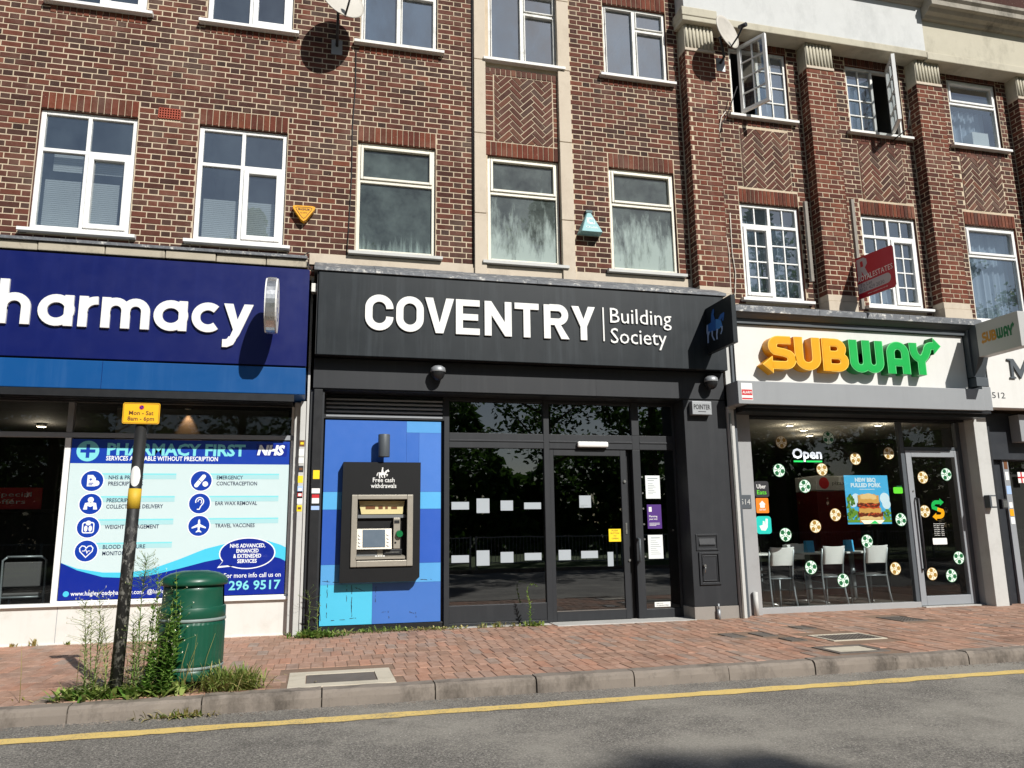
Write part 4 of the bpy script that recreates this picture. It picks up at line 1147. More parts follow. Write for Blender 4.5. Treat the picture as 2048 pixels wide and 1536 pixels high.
lp = bpy.data.lights.new('downlight_glow', 'POINT'); lp.energy = 9; lp.color = (1, .85, .65); lp.shadow_soft_size = .05
lo = bpy.data.objects.new('downlight_glow', lp); COL.objects.link(lo); lo.parent = bpy.data.objects['downlight']; lo.location = (0, 0, -.06)

# ---- waiting chair in the pharmacy
def metal_chair(loc, rz, label):
    t = thing('chair', label, 'chair', (0, 0, 0))
    for sx in (-1, 1): MB().tube([(sx*.22, .22, 0), (sx*.22, .2, .44), (sx*.22, .24, .86), (sx*.17, .25, .9)], .013).build('rear_leg', MT['chairmetal'], t); MB().tube([(sx*.22, -.22, 0), (sx*.22, -.2, .44)], .013).build('front_leg', MT['chairmetal'], t)
    MB().tube([(-.22, .2, .44), (.22, .2, .44)], .012).build('rail', MT['chairmetal'], t); MB().tube([(-.18, .25, .9), (.18, .25, .9)], .013).build('top_rail', MT['chairmetal'], t)
    MB().box(-.21, .21, -.23, .2, .455, .49).build('seat', MT['chairseat'], t, bevel=.015); MB().box(-.2, .2, .225, .255, .56, .84).build('backrest', MT['chairseat'], t, bevel=.01)
    t.location = loc; t.rotation_euler.z = rz; return t
metal_chair((-3.32, 1.1, 0), math.radians(185), 'grey metal waiting chair inside the pharmacy')
metal_chair((-4.05, .75, 0), math.radians(175), 'pale waiting chair at the far left edge of the pharmacy window')

# ---- big window poster
PO = thing('window_poster', 'large blue and aqua Pharmacy First poster filling the pharmacy window', 'poster', (-1.5, -.02, .45))
YP = -.034
pz = lambda px, py: fy(px, py, YP)
def zp(x, y): return fy(x / 2.926, 780 + y / 2.926, YP)          # from a 2.926x enlargement starting at row 780
PL_, PR_, PB_, PT_ = -2.665, -.345, .452, 2.185
MB().box(PL_, PR_, YP, YP + .006, PB_, PT_).build('sheet', MT['p_pale'], PO)
prn = [MT[k] for k in ('p_blue', 'p_cyan', 'p_aqua', 'p_white', 'p_ink', 'p_teal', 'p_navy', 'p_mid')]
m = MB(); D1, D2, D3, D4 = YP - .001, YP - .002, YP - .003, YP - .004
def rect(m, a, b, c, d, D, mi): m.poly(((a, D, c), (b, D, c), (b, D, d), (a, D, d)), mi)
zh = zp(415, 428)[1]
rect(m, PL_, PR_, zh, PT_, D1, 0)
c = zp(515, 357); m.disc(c[0], c[1], .115, D2, 1)
rect(m, c[0]-.075, c[0]+.075, c[1]-.018, c[1]+.018, D3, 0); rect(m, c[0]-.018, c[0]+.018, c[1]-.075, c[1]+.075, D4, 0)
a = zp(625, 380); b = zp(1435, 385); m.text('PHARMACY FIRST', a[0], b[0], (a[1]+b[1])/2, .125, D2, 1, bold=.035)
a = zp(620, 412); b = zp(1275, 414); m.text('SERVICES AVAILABLE WITHOUT PRESCRIPTION', a[0], b[0], (a[1]+b[1])/2 - .002, .048, D2, 3, bold=.02)
a = zp(1505, 378); b = zp(1672, 380); rect(m, a[0]-.012, b[0]+.012, a[1]-.02, a[1]+.125, D2, 6); m.text('NHS', a[0], b[0]-.03, a[1], .105, D3, 3, bold=.05, slant=.22)
rows = [(540, 532, ['NHS & PRIVATE', 'PRESCRIPTIONS'], 635, 838, 1030), (530, 667, ['PRESCRIPTION', 'COLLECTION & DELIVERY'], 623, 955, 1020), (516, 803, ['WEIGHT MANAGEMENT'], 613, 930, 1012), (504, 942, ['BLOOD PRESSURE', 'MONITORING'], 600, 848, 1003),
        (1178, 532, ['EMERGENCY', 'CONCTRACEPTION'], 1268, 1505, 1632), (1168, 664, ['EAR WAX REMOVAL'], 1260, 1505, 1628), (1164, 795, ['TRAVEL VACCINES'], 1258, 1490, 1627)]
ICON = []
for cx, cy, lines, tx, tr, er in rows:
    c = zp(cx, cy); e = zp(er, cy)[0]; left = zp(tx, cy)[0]
    for k in range(5):   # printed tint of the strip, paler towards its foot
        z1 = c[1] + .085 - k * .016
        if k < 4: rect(m, c[0] + .05, e, z1 - .016, z1, D1, 1 if k < 1 else 2)
    m.disc(c[0], c[1], .123, D2 + .0003, 3); m.disc(c[0], c[1], .112, D2, 0); ICON.append(c)
    tw = zp(tr, cy)[0] - left
    longest = max(len(s) for s in lines)
    for k, s in enumerate(lines):
        zz = c[1] + (.018 if len(lines) == 2 else -.02) - k * .068
        m.text(s, left, left + tw * len(s) / longest, zz, .042, D2, 4, bold=.012)
# icons
I = ICON; D5 = D3
c = I[0]; m.prism([(c[0]-.05, c[1]-.06), (c[0]+.035, c[1]-.06), (c[0]+.035, c[1]+.03), (c[0]+.005, c[1]+.065), (c[0]-.05, c[1]+.065)], D5, D5+.0005, 3); rect(m, c[0]-.035, c[0]+.015, c[1]-.03, c[1]-.02, D4, 0); rect(m, c[0]-.035, c[0]+.005, c[1]-.048, c[1]-.038, D4, 0); rect(m, c[0]-.03, c[0]-.0, c[1]+.012, c[1]+.022, D4, 0); rect(m, c[0]-.02, c[0]-.01, c[1]+.002, c[1]+.032, D4-.0003, 0); m.disc(c[0]+.045, c[1]-.025, .03, D4, 3)
c = I[1]; m.disc(c[0], c[1]+.045, .03, D5, 3); m.prism([(c[0]-.07, c[1]-.06), (c[0]+.07, c[1]-.06), (c[0]+.055, c[1]+.01), (c[0], c[1]+.022), (c[0]-.055, c[1]+.01)], D5, D5+.0005, 3); m.prism([(c[0]-.03, c[1]-.06), (c[0]+.03, c[1]-.06), (c[0]+.03, c[1]-.02), (c[0], c[1]-.032), (c[0]-.03, c[1]-.02)], D4, D4+.0005, 0)
c = I[2]; m.stroke(rrect(c[0]-.055, c[0]+.055, c[1]-.06, c[1]+.05, .02), .012, D5, D5+.0005, 3, closed=True); m.disc(c[0], c[1]+.045, .026, D4, 3); m.disc(c[0]-.022, c[1]-.015, .017, D4, 3, sy=1.9); m.disc(c[0]+.022, c[1]-.015, .017, D4, 3, sy=1.9)
c = I[3]; hp = [(c[0], c[1]-.068), (c[0]-.06, c[1]-.005), (c[0]-.066, c[1]+.03), (c[0]-.045, c[1]+.055), (c[0]-.018, c[1]+.05), (c[0], c[1]+.03), (c[0]+.018, c[1]+.05), (c[0]+.045, c[1]+.055), (c[0]+.066, c[1]+.03), (c[0]+.06, c[1]-.005)]; m.stroke(hp, .010, D5, D5+.0005, 3, closed=True); m.stroke([(c[0]-.04, c[1]), (c[0]-.015, c[1]), (c[0]-.005, c[1]+.02), (c[0]+.01, c[1]-.022), (c[0]+.02, c[1]), (c[0]+.04, c[1])], .007, D4, D4+.0005, 3)
c = I[4]; m.stroke([(c[0]-.05, c[1]-.05), (c[0]+.025, c[1]+.05)], .045, D5, D5+.0005, 3); m.disc(c[0]-.05, c[1]-.05, .0225, D5-.0003, 3); m.disc(c[0]+.025, c[1]+.05, .0225, D5-.0003, 3); m.stroke([(c[0]-.03, c[1]+.012), (c[0]+.005, c[1]-.014)], .006, D4, D4+.0005, 0); m.disc(c[0]+.045, c[1]-.035, .03, D4, 3)
c = I[5]; m.stroke(arc(c[0], c[1]+.022, .042, .045, 200, -40, 14) + [(c[0]+.015, c[1]-.03), (c[0]+.0, c[1]-.065), (c[0]-.025, c[1]-.065)], .011, D5, D5+.0005, 3); m.stroke(arc(c[0]+.002, c[1]+.022, .02, .024, 190, -60, 10), .009, D4, D4+.0005, 3)
c = I[6]; m.prism([(c[0]-.01, c[1]+.06), (c[0], c[1]+.075), (c[0]+.01, c[1]+.06), (c[0]+.012, c[1]+.02), (c[0]+.075, c[1]-.015), (c[0]+.075, c[1]-.03), (c[0]+.012, c[1]-.012), (c[0]+.009, c[1]-.045), (c[0]+.03, c[1]-.065), (c[0]+.03, c[1]-.074), (c[0], c[1]-.066), (c[0]-.03, c[1]-.074), (c[0]-.03, c[1]-.065), (c[0]-.009, c[1]-.045), (c[0]-.012, c[1]-.012), (c[0]-.075, c[1]-.03), (c[0]-.075, c[1]-.015), (c[0]-.012, c[1]+.02)], D5, D5+.0005, 3)
# waves at the foot
top = [zp(*q) for q in ((352, 1012), (450, 1055), (600, 1095), (740, 1100), (880, 1085), (1050, 1045), (1200, 1005), (1300, 985), (1420, 985), (1560, 965), (1640, 985), (1680, 1000))]
mid = [zp(*q) for q in ((352, 1012), (450, 1045), (600, 1068), (740, 1068), (880, 1050), (1050, 990), (1200, 930), (1300, 905), (1420, 880), (1560, 880), (1640, 905), (1680, 920))]
top[0] = (PL_, top[0][1]); mid[0] = (PL_, mid[0][1]); top[-1] = (PR_, top[-1][1]); mid[-1] = (PR_, mid[-1][1])
m.poly([(a, D1, b) for a, b in mid] + [(a, D1, b) for a, b in top[::-1]], 7)
m.poly([(a, D1 - .0003, b) for a, b in [(PL_, PB_)]] + [(PR_, D1 - .0003, PB_)] + [(a, D1 - .0003, b) for a, b in top[::-1]], 6)
c = zp(1448, 955); m.disc(c[0], c[1], .305, D2 - .0002, 3, n=36, sy=.575); q = zp(1270, 1042); m.poly([(q[0], D2 - .0002, q[1]), (c[0]-.13, D2 - .0002, c[1]-.14), (c[0]-.25, D2 - .0002, c[1]-.07)], 3)
m.disc(c[0], c[1], .292, D3, 6, n=36, sy=.56); m.poly([(q[0]+.02, D3 - .0003, q[1]+.022), (c[0]-.13, D3 - .0003, c[1]-.125), (c[0]-.235, D3 - .0003, c[1]-.06)], 6)
for s, k, hw in (('NHS ADVANCED,', 0, .19), ('ENHANCED', 1, .12), ('& EXTENEDED', 2, .15), ('SERVICES', 3, .105)): m.text(s, c[0]-hw, c[0]+hw, c[1] + .065 - k * .057, .04, D4, 3, bold=.025)
a, b = zp(1310, 1100), zp(1642, 1095); m.text('For more info call us on', a[0], b[0], a[1], .05, D3, 3, bold=.008)
a, b = zp(1150, 1175), zp(1640, 1165); m.text('0121 296 9517', a[0], b[0], a[1] - .002, .095, D3, 1, bold=.02)
a, b = zp(412, 1205), zp(945, 1190); m.disc(a[0]-.045, a[1]+.02, .03, D3, 7); m.text('www.hagleyroadpharmacy.com  @hagleyrd', a[0], b[0]+.1, a[1], .044, D3, 3, bold=.01)
m.build('print', prn, PO)

# small stickers on the guide and the bank column
stk = [(1768, 312, .045, 'brown', 'noteyellow'), (1762, 365, .05, 'sticker', 'paper'), (1757, 412, .04, 'sticker', 'paper'), (1757, 462, .045, 'dark', 'brown'), (1754, 522, .05, 'noteyellow', 'noteyellow'), (1744, 582, .05, 'horseC', 'sticker'), (1740, 613, .05, 'red', 'sticker'), (1740, 645, .05, 'sticker', 'paper'), (1748, 692, .045, 'noteyellow', 'brown')]
for i, (px, py, s, a, b) in enumerate(stk):
    x, z = fy(px / 2.926, 780 + py / 2.926, -.243); x = min(max(x, -.205), -.19)
    MB().box(x - .028, x + .028, -.2425, -.2405, z - s * .8, z + s * .8, 0).box(x - .018, x + .018, -.2435, -.2425, z - s * .3, z + s * .3, 1).build('sticker', [MT[a], MT[b]], PH)
# ------------------------------------------------------------------ building society
BK = thing('bank_shopfront', 'charcoal building society shopfront with dark glazed door and cash machine bay', 'shopfront', (2.5, 0, 0))
YC = -.32
MB().box(-.125, .035, YC + .05, .06, -.05, 2.775).build('column', MT['charcoal'], BK, bevel=.004)
MB().box(-.085, .012, YC, YC + .049, -.05, 2.775).build('column_trim', MT['black'], BK, bevel=.004)
MB().box(4.60, 5.205, YC, .1, .155, 2.775).build('column', MT['charcoal'], BK, bevel=.006)
MB().box(4.592, 5.213, YC - .012, .1, -.06, .153).build('plinth', MT['plinth'], BK, bevel=.004)
MB().box(-.10, 5.205, YC - .001, .0, 2.79, 3.15).build('band', MT['charcoal'], BK, bevel=.004)
for xx in (1.65, 3.4): MB().box(xx - .002, xx + .002, YC - .0025, YC - .0005, 2.795, 3.14).build('band_joint', MT['black'], BK)
MB().box(-.10, 5.205, YC + .02, .1, 2.776, 2.789).build('band_soffit', MT['black'], BK)
MB().box(-.09, 5.19, -.47, .0, 3.16, 4.16).build('fascia_backing', MT['black'], BK)
# lead flashing over the fascia with laps
x = -.13; rr = random.Random(9)
while x < 5.2:
    w = min(rr.uniform(.55, .9), 5.22 - x); e = rr.uniform(0, .006)
    m = MB(); m.prism([(-.515 - e, 4.168), (-.515 - e, 4.205 + e), (-.45, 4.235 + e), (-.03, 4.425 + e), (-.022, 4.425), (-.022, 4.17)], x, x + w - .003, mp=lambda u, v, d: (d, u, v)); x += w; m.build('lead_sheet', MT['lead'], BK, bevel=.004)
# bay of the cash machine
MB().box(.036, 1.49, .012, .08, -.05, .068).build('bay_plinth', MT['black'], BK, bevel=.003)
MB().box(.036, 1.49, .05, .08, .068, 2.775).build('bay_backing', MT['black'], BK)
for i in range(5):
    z = 2.515 + i * .05
    mm = MB(); mm.prism([(-.015, z - .014), (-.015, z + .008), (.045, z + .036), (.045, z + .022)], .06, 1.47, mp=lambda u, v, d: (d, u, v)); mm.build('louvre_slat', MT['greyframe'], BK)
m = MB(); m.box(.036, .058, -.02, .048, 2.478, 2.775); m.box(1.472, 1.492, -.02, .048, 2.478, 2.775); m.box(.06, 1.47, -.02, .048, 2.478, 2.494); m.build('louvre_frame', MT['black'], BK)
PA = thing('patchwork_panel', 'flat panel of blue squares behind the cash machine', 'panel', (.75, 0, .07))
MB().box(.055, 1.455, .004, .046, .075, 2.462).build('board', MT['a_top'], PA)
def tile(a, b, c, d, k): MB().box(a + .001, b - .001, .0, .0035, c + .001, d - .001).build('colour_square', MT[k], PA)
tile(.055, 1.03, 1.60, 2.462, 'a_top'); tile(1.03, 1.455, 2.322, 2.462, 'a_lt'); tile(1.184, 1.455, 1.60, 2.322, 'a_right'); tile(1.03, 1.184, 1.60, 2.322, 'a_top')
tile(.055, .27, 1.393, 1.60, 'a_strip'); tile(.27, 1.184, 1.393, 1.60, 'a_top'); tile(1.184, 1.455, 1.396, 1.60, 'a_strip')
tile(.055, 1.184, .757, 1.393, 'a_deep'); tile(1.184, 1.455, .757, 1.396, 'a_deep'); tile(.055, .65, .53, .757, 'a_low'); tile(.65, 1.455, .535, .757, 'a_low')
tile(.055, .65, .075, .53, 'a_cyan'); tile(.65, 1.455, .075, .535, 'a_br')
m = MB(); rs = random.Random(21)
for (a, b, c, d) in ((115, 1120, 230, 1125), (160, 1110, 158, 1215), (157, 1240, 153, 1335), (303, 1140, 300, 1300), (300, 1200, 303, 1330), (320, 1155, 380, 1180), (170, 1350, 260, 1345), (290, 1338, 330, 1333), (515, 1290, 522, 1350), (480, 1300, 505, 1297), (675, 1285, 678, 1330), (640, 1300, 668, 1305), (700, 1110, 780, 1108), (445, 1150, 440, 1240), (110, 1130, 118, 1350), (275, 1140, 273, 1250)):
    p, q = fy(600 + a/2.926, 780 + b/2.926, 0), fy(600 + c/2.926, 780 + d/2.926, 0); k = 9
    pts = [(p[0] + (q[0]-p[0])*i/k + rs.uniform(-.004, .004), p[1] + (q[1]-p[1])*i/k + rs.uniform(-.004, .004)) for i in range(k+1)]
    for i in range(0, k, 1):
        if rs.random() < .68: m.stroke(pts[i:i+2], rs.uniform(.003, .009), -.0012, -.0006)
m.build('scuffs', MT['scuff'], PA)

# ---- cash machine
AT = thing('cash_machine', 'black framed cash machine with metal bezel on the blue patchwork panel', 'cash machine', (.73, -.05, .55))
sx = [(.265, .555), (1.135, .555), (1.185, .60), (1.19, 1.945), (.275, 1.945)]
m = MB(); O0, O1, O2, O3 = .452, 1.028, .802, 1.503
m.prism([(.265, .555), (O0, .555), (O0, 1.945), (.275, 1.945)], -.13, .0); m.prism([(O1, .555), (1.135, .555), (1.185, .60), (1.19, 1.945), (O1, 1.945)], -.13, .0)
m.box(O0, O1, -.1299, .0, .5551, O2); m.box(O0, O1, -.1299, .0, O3, 1.9449); m.build('surround', MT['atmblack'], AT)
m = MB()
for q in ((.382, .45, .73, 1.558), (1.03, 1.10, .73, 1.558), (.45, 1.03, 1.505, 1.558), (.45, 1.03, .73, .80)): m.box(q[0], q[1], -.155, -.131, q[2], q[3])
m.build('bezel', MT['atmbezel'], AT, bevel=.006)
m = MB(); m.box(.453, 1.027, -.022, -.001, .803, 1.502); m.build('recess', MT['deep'], AT)
m = MB(); m.poly([(.47, -.1365, 1.49), (1.01, -.1365, 1.49), (.985, -.142, 1.335), (.50, -.142, 1.335)][::-1]); m.box(.46, 1.02, -.148, -.134, 1.29, 1.328, 1); m.build('header_panel', [MT['atmcream'], MT['atmgrey']], AT)
m = MB(); m.box(.55, .66, -.1445, -.143, 1.395, 1.43); m.box(.70, .75, -.1445, -.143, 1.395, 1.43); m.box(.78, .81, -.1445, -.143, 1.395, 1.425); m.box(.85, .92, -.1445, -.143, 1.395, 1.42); m.build('header_marks', MT['brown'], AT)
m = MB(); m.prism([(-.235, .93), (-.165, 1.165), (-.134, 1.165), (-.134, .93)], .448, .855, mp=lambda u, v, d: (d, u, v)); s = m.build('screen_housing', MT['atmbezel'], AT, bevel=.008)
m = MB(); A, B = Vector((0, -.233, .955)), Vector((0, -.172, 1.155)); nn = Vector((0, -.957, -.29)) * .003
m.poly([(.52, *(A + nn)[1:]), (.78, *(A + nn)[1:]), (.78, *(B + nn)[1:]), (.52, *(B + nn)[1:])]); m.build('screen', MT['screen'], AT)
for k in range(4):
    p = A.lerp(B, .12 + k * .2) + nn
    for xx in (.485, .815): MB().cyl((xx, p.y + .004, p.z), (xx, p.y - .008, p.z), .016, n=10).build('side_key', MT['sticker'], AT)
MB().box(.875, .955, -.19, -.134, .93, 1.29).build('card_panel', MT['atmbezel'], AT, bevel=.006)
m = MB(); m.cyl((.945, -.235, 1.10), (.945, -.19, 1.10), .036, .045, n=20); m.build('card_slot', MT['greenplastic'], AT)
m = MB(); m.box(.885, .945, -.195, -.19, 1.225, 1.26); m.cyl((.90, -.195, 1.0), (.90, -.189, 1.0), .012, n=10); m.build('camera_window', MT['black'], AT)
MB().box(.448, .69, -.165, -.134, .852, .918).build('cash_flap', MT['atmgrey'], AT, bevel=.004)
MB().box(.69, .76, -.17, -.134, .852, .918).build('key_block', MT['atmbezel'], AT, bevel=.004)
MB().box(.765, .98, -.185, -.134, .862, .925).build('receipt_slot', MT['black'], AT, bevel=.004)
MB().box(.79, .95, -.187, -.1855, .885, .897).build('receipt_lip', MT['steel'], AT)
m = MB(); m.prism([(-.25, .815), (-.25, .84), (-.14, .858), (-.134, .858), (-.134, .815)], .445, 1.01, mp=lambda u, v, d: (d, u, v)); m.build('shelf', MT['atmbezel'], AT, bevel=.004)
m = MB()
for i in range(4): m.box(.665 + i * .03, .688 + i * .03, -.215, -.19, .846, .856)
m.build('keypad', MT['sticker'], AT)
m = MB(); m.text('Free cash', .622, .878, 1.708, .052, -.1325, bold=.01).text('withdrawals', .60, .90, 1.640, .052, -.1325, bold=.01)
def horse(m, mp, col=(0, 0, 0)):
    """rider on a walking horse, unit box, facing right"""
    b, d, c = col
    m.poly([mp(*p) for p in ((.16, .42), (.2, .66), (.42, .62), (.66, .66), (.74, .56), (.70, .40), (.5, .34), (.28, .36))], b)
    m.poly([mp(p[0], p[1], 1) for p in ((.62, .62), (.72, .84), (.86, .92), (.9, 1.0), (.95, .9), (1.0, .74), (.94, .70), (.84, .76), (.78, .55))], b)
    for P in (((.18, .5), (.3, .4), (.26, .2), (.30, .02), (.20, .0), (.18, .2)), ((.30, .4), (.40, .38), (.42, .22), (.52, .1), (.47, .06), (.35, .18)), ((.58, .4), (.68, .42), (.66, .2), (.68, .06), (.6, .06), (.58, .2)), ((.68, .48), (.86, .46), (.9, .4), (.82, .22), (.77, .24), (.8, .38), (.66, .4))): m.poly([mp(p[0], p[1], 2) for p in P], c)
    m.poly([mp(p[0], p[1], 3) for p in ((.18, .62), (.10, .5), (.06, .28), (.0, .22), (.02, .46), (.1, .64))], c)
    m.poly([mp(p[0], p[1], 4) for p in ((.36, .58), (.56, .58), (.52, .82), (.5, 1.02), (.42, 1.02), (.38, .84))], d)
    m.poly([mp(p[0], p[1], 5) for p in ((.42, 1.04), (.51, 1.04), (.53, 1.12), (.48, 1.2), (.41, 1.15))], c)
horse(m, lambda a, b, k=0: (.665 + a * .15, -.1325 - k * .0004, 1.752 + b * .11))
m.build('print', MT['sticker'], AT)
for o_ in AT.children:      # the works sit back inside the opening
    if o_.name.split('.')[0] in ('header_panel', 'header_marks', 'screen_housing', 'screen', 'side_key', 'card_panel', 'card_slot', 'camera_window', 'cash_flap', 'key_block', 'receipt_slot', 'receipt_lip', 'shelf', 'keypad'): o_.location.y += .085
t = thing('wall_light', 'dark grey cylinder light above the cash machine', 'lamp', (.75, 0, 2.0)); MB().cyl((.745, -.15, 2.005), (.745, -.15, 2.275), .07, n=28).build('cylinder', MT['slate'], t, bevel=.005)
MB().box(.715, .775, -.085, -.001, 2.08, 2.2).build('bracket', MT['slate'], t)

# ---- glazing
YG = .02
fr = MB()
for a, b, z0, z1 in ((1.492, 1.556, -.02, 2.775), (2.775, 2.848, -.02, 2.775), (3.985, 4.088, 2.33, 2.775), (4.575, 4.60, -.02, 2.775)): fr.box(a, b, YG - .04, YG + .06, z0, z1)
for a, b in ((1.556, 2.775), (2.848, 3.985), (4.088, 4.575)): fr.box(a, b, YG - .035, YG + .06, 2.145, 2.33); fr.box(a, b, YG - .03, YG + .05, 2.735, 2.775); fr.box(a, b, YG - .0445, YG - .0355, 2.225, 2.245)
fr.box(3.985, 4.088, YG - .036, YG + .0595, 2.145, 2.33)
fr.build('frame', MT['charcoal'], BK, bevel=.003)
MB().box(1.556, 2.775, YG - .03, YG + .05, .045, .245).box(1.556, 2.775, YG - .04, YG + .05, -.03, .043).build('bottom_rail', MT['charcoal'], BK, bevel=.004)
for k, (a, b, c, d) in enumerate(((1.556, 2.775, .245, 2.145), (1.556, 2.775, 2.33, 2.735), (2.848, 3.985, 2.33, 2.735), (4.088, 4.575, 2.33, 2.735))):
    MB().poly(((a, YG, c), (b, YG, c), (b, YG, d), (a, YG, d))).build('pane', MT['tint'], BK)
# door leaf, slightly set back, with dark gap at its closing side
DR = MB(); DR.box(2.852, 2.905, YG - .02, YG + .03, .012, 2.14); DR.box(3.815, 3.895, YG - .02, YG + .03, .012, 2.14); DR.box(2.905, 3.815, YG - .02, YG + .03, .012, .135); DR.box(2.905, 3.815, YG - .02, YG + .03, 2.06, 2.14)
dr = DR.build('door', MT['charcoal'], BK, bevel=.004)
MB().poly(((2.905, YG, .135), (3.815, YG, .135), (3.815, YG, 2.06), (2.905, YG, 2.06))).build('pane', MT['tint'], dr)
m = MB(); m.box(2.905, 3.815, YG - .024, YG - .0205, .128, .138); m.build('threshold_strip', MT['steel'], dr)
m = MB(); m.cyl((3.86, YG - .022, 1.73), (3.86, YG - .04, 1.73), .018, n=12); m.box(3.85, 3.872, YG - .028, YG - .0205, 1.06, 1.2); m.cyl((3.885, YG - .022, .73), (3.885, YG - .035, .73), .016, n=12); m.build('lock', MT['steel'], dr)
MB().box(3.90, 3.978, YG + .06, YG + .1, .0, 2.14).build('door_pocket', MT['black'], BK)
sd = MB(); sd.box(3.98, 4.088, YG - .04, YG + .055, -.02, 2.143); sd.box(4.088, 4.575, YG - .03, YG + .05, -.02, .12); sl_ = sd.build('side_light_frame', MT['charcoal'], BK, bevel=.004)
MB().tube([(4.0, YG - .05, 1.0), (4.0, YG - .11, .99), (4.0, YG - .11, .72), (4.0, YG - .05, .71)], .017).build('pull_handle', MT['slate'], BK)
MB().poly(((4.088, YG, .12), (4.575, YG, .12), (4.575, YG, 2.145), (4.088, YG, 2.145))).build('pane', MT['tint'], BK)
MB().box(2.80, 4.6, -.36, .05, -.06, .008).build('door_step', MT['step'], BK, bevel=.006)
MB().box(1.50, 2.79, -.14, .05, -.06, .004).build('front_sill', MT['step'], BK, bevel=.006)
t = tag(MB().box(3.215, 3.635, -.075, -.024, 2.165, 2.238).build('door_sensor', MT['signwhite'], bevel=.02), 'long white sensor bar above the bank door', 'sensor')
# interior
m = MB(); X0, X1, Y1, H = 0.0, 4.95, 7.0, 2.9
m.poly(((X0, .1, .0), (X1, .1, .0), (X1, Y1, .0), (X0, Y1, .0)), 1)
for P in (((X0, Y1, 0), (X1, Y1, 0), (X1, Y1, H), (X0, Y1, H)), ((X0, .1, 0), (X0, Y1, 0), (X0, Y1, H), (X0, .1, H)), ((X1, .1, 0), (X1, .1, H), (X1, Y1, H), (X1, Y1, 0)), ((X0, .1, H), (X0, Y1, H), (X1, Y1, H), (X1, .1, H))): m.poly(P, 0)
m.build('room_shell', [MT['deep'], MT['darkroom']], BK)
# frosted squares on the glass
m = MB()
for a, b, c, d in ((1.59, 1.808, 1.384, 1.477), (1.903, 2.066, 1.34, 1.518), (2.208, 2.367, 1.368, 1.492), (2.511, 2.731, 1.384, 1.466), (1.59, 1.806, .747, .835), (1.90, 2.061, .706, .888), (2.201, 2.364, .735, .864), (2.507, 2.724, .757, .846), (2.948, 3.109, .749, .875), (3.245, 3.469, .766, .857), (3.599, 3.676, .66, .838)):
    MB().box(a, b, YG - .004, YG - .0015, c, d).build('glass_marker', MT['frost'], BK)
def notice(x0, x1, z0, z1, mat, label, lines=(), lc='papergrey', y=YG - .006):
    t = thing('notice', label, 'notice', ((x0+x1)/2, y, z0))
    MB().box(x0, x1, y - .002, y + .003, z0, z1).build('sheet', MT[mat], t)
    m = MB()
    for s, a, b, zz, h in lines:
        if s is None: m.poly(((x0 + (x1-x0)*a, y - .003, zz), (x0 + (x1-x0)*b, y - .003, zz), (x0 + (x1-x0)*b, y - .003, zz + h), (x0 + (x1-x0)*a, y - .003, zz + h)))
        else: m.text(s, x0 + (x1-x0)*a, x0 + (x1-x0)*b, zz, h, y - .003, bold=.01)
    if m.f: m.build('print', MT[lc], t)
    return t
notice(4.16, 4.364, 1.509, 1.809, 'paper', 'white notice at the top of the bank side light', [(None, .15, .85, 1.765, .012), (None, .15, .6, 1.74, .008)] + [(None, .15, .5 + .1 * (i % 3), 1.70 - i * .022, .006) for i in range(7)])
notice(4.166, 4.364, 1.122, 1.432, 'purple', 'purple notice in the middle of the bank side light', [(None, .12, .32, 1.34, .06), ('Planning', .12, .7, 1.27, .022), ('your visit', .12, .7, 1.235, .022), (None, .12, .85, 1.19, .005), (None, .12, .85, 1.175, .005), (None, .12, .6, 1.16, .005)], 'sticker')
notice(4.16, 4.365, .741, 1.042, 'paper', 'white text notice below the purple one on the bank side light', [(None, .2, .8, 1.0, .01)] + [(None, .15, .55 + .1 * (i % 4), .965 - i * .024, .005) for i in range(8)])
notice(4.212, 4.429, .14, .2, 'sticker', 'small white sticker at the foot of the bank side light', [('SERVICE', .1, .55, .175, .014), ('GUARANTEED', .1, .9, .15, .016)], 'slate')
notice(3.624, 3.788, .966, 1.125, 'noteyellow', 'yellow push button notice on the bank door', [('PUSH', .25, .75, 1.095, .018), ('BUTTON', .15, .85, 1.062, .018), ('TO', .38, .62, 1.029, .018), ('OPEN', .22, .78, .996, .018)], 'brown')
notice(3.24, 3.397, 1.398, 1.551, 'frost', 'square pale sticker at eye height on the bank door', [(None, .1, .7, 1.425, .006), (None, .1, .4, 1.412, .005)])
m = MB()
for z in (1.79, 1.58, 1.38, 1.18, .99, .77): m.cyl((4.115, YG - .001, z), (4.115, YG - .008, z), .012, n=10)
for z in (1.1, ): m.cyl((4.52, YG - .001, z), (4.52, YG - .008, z), .012, n=10)
m.build('poster_fixings', MT['steel'], BK)
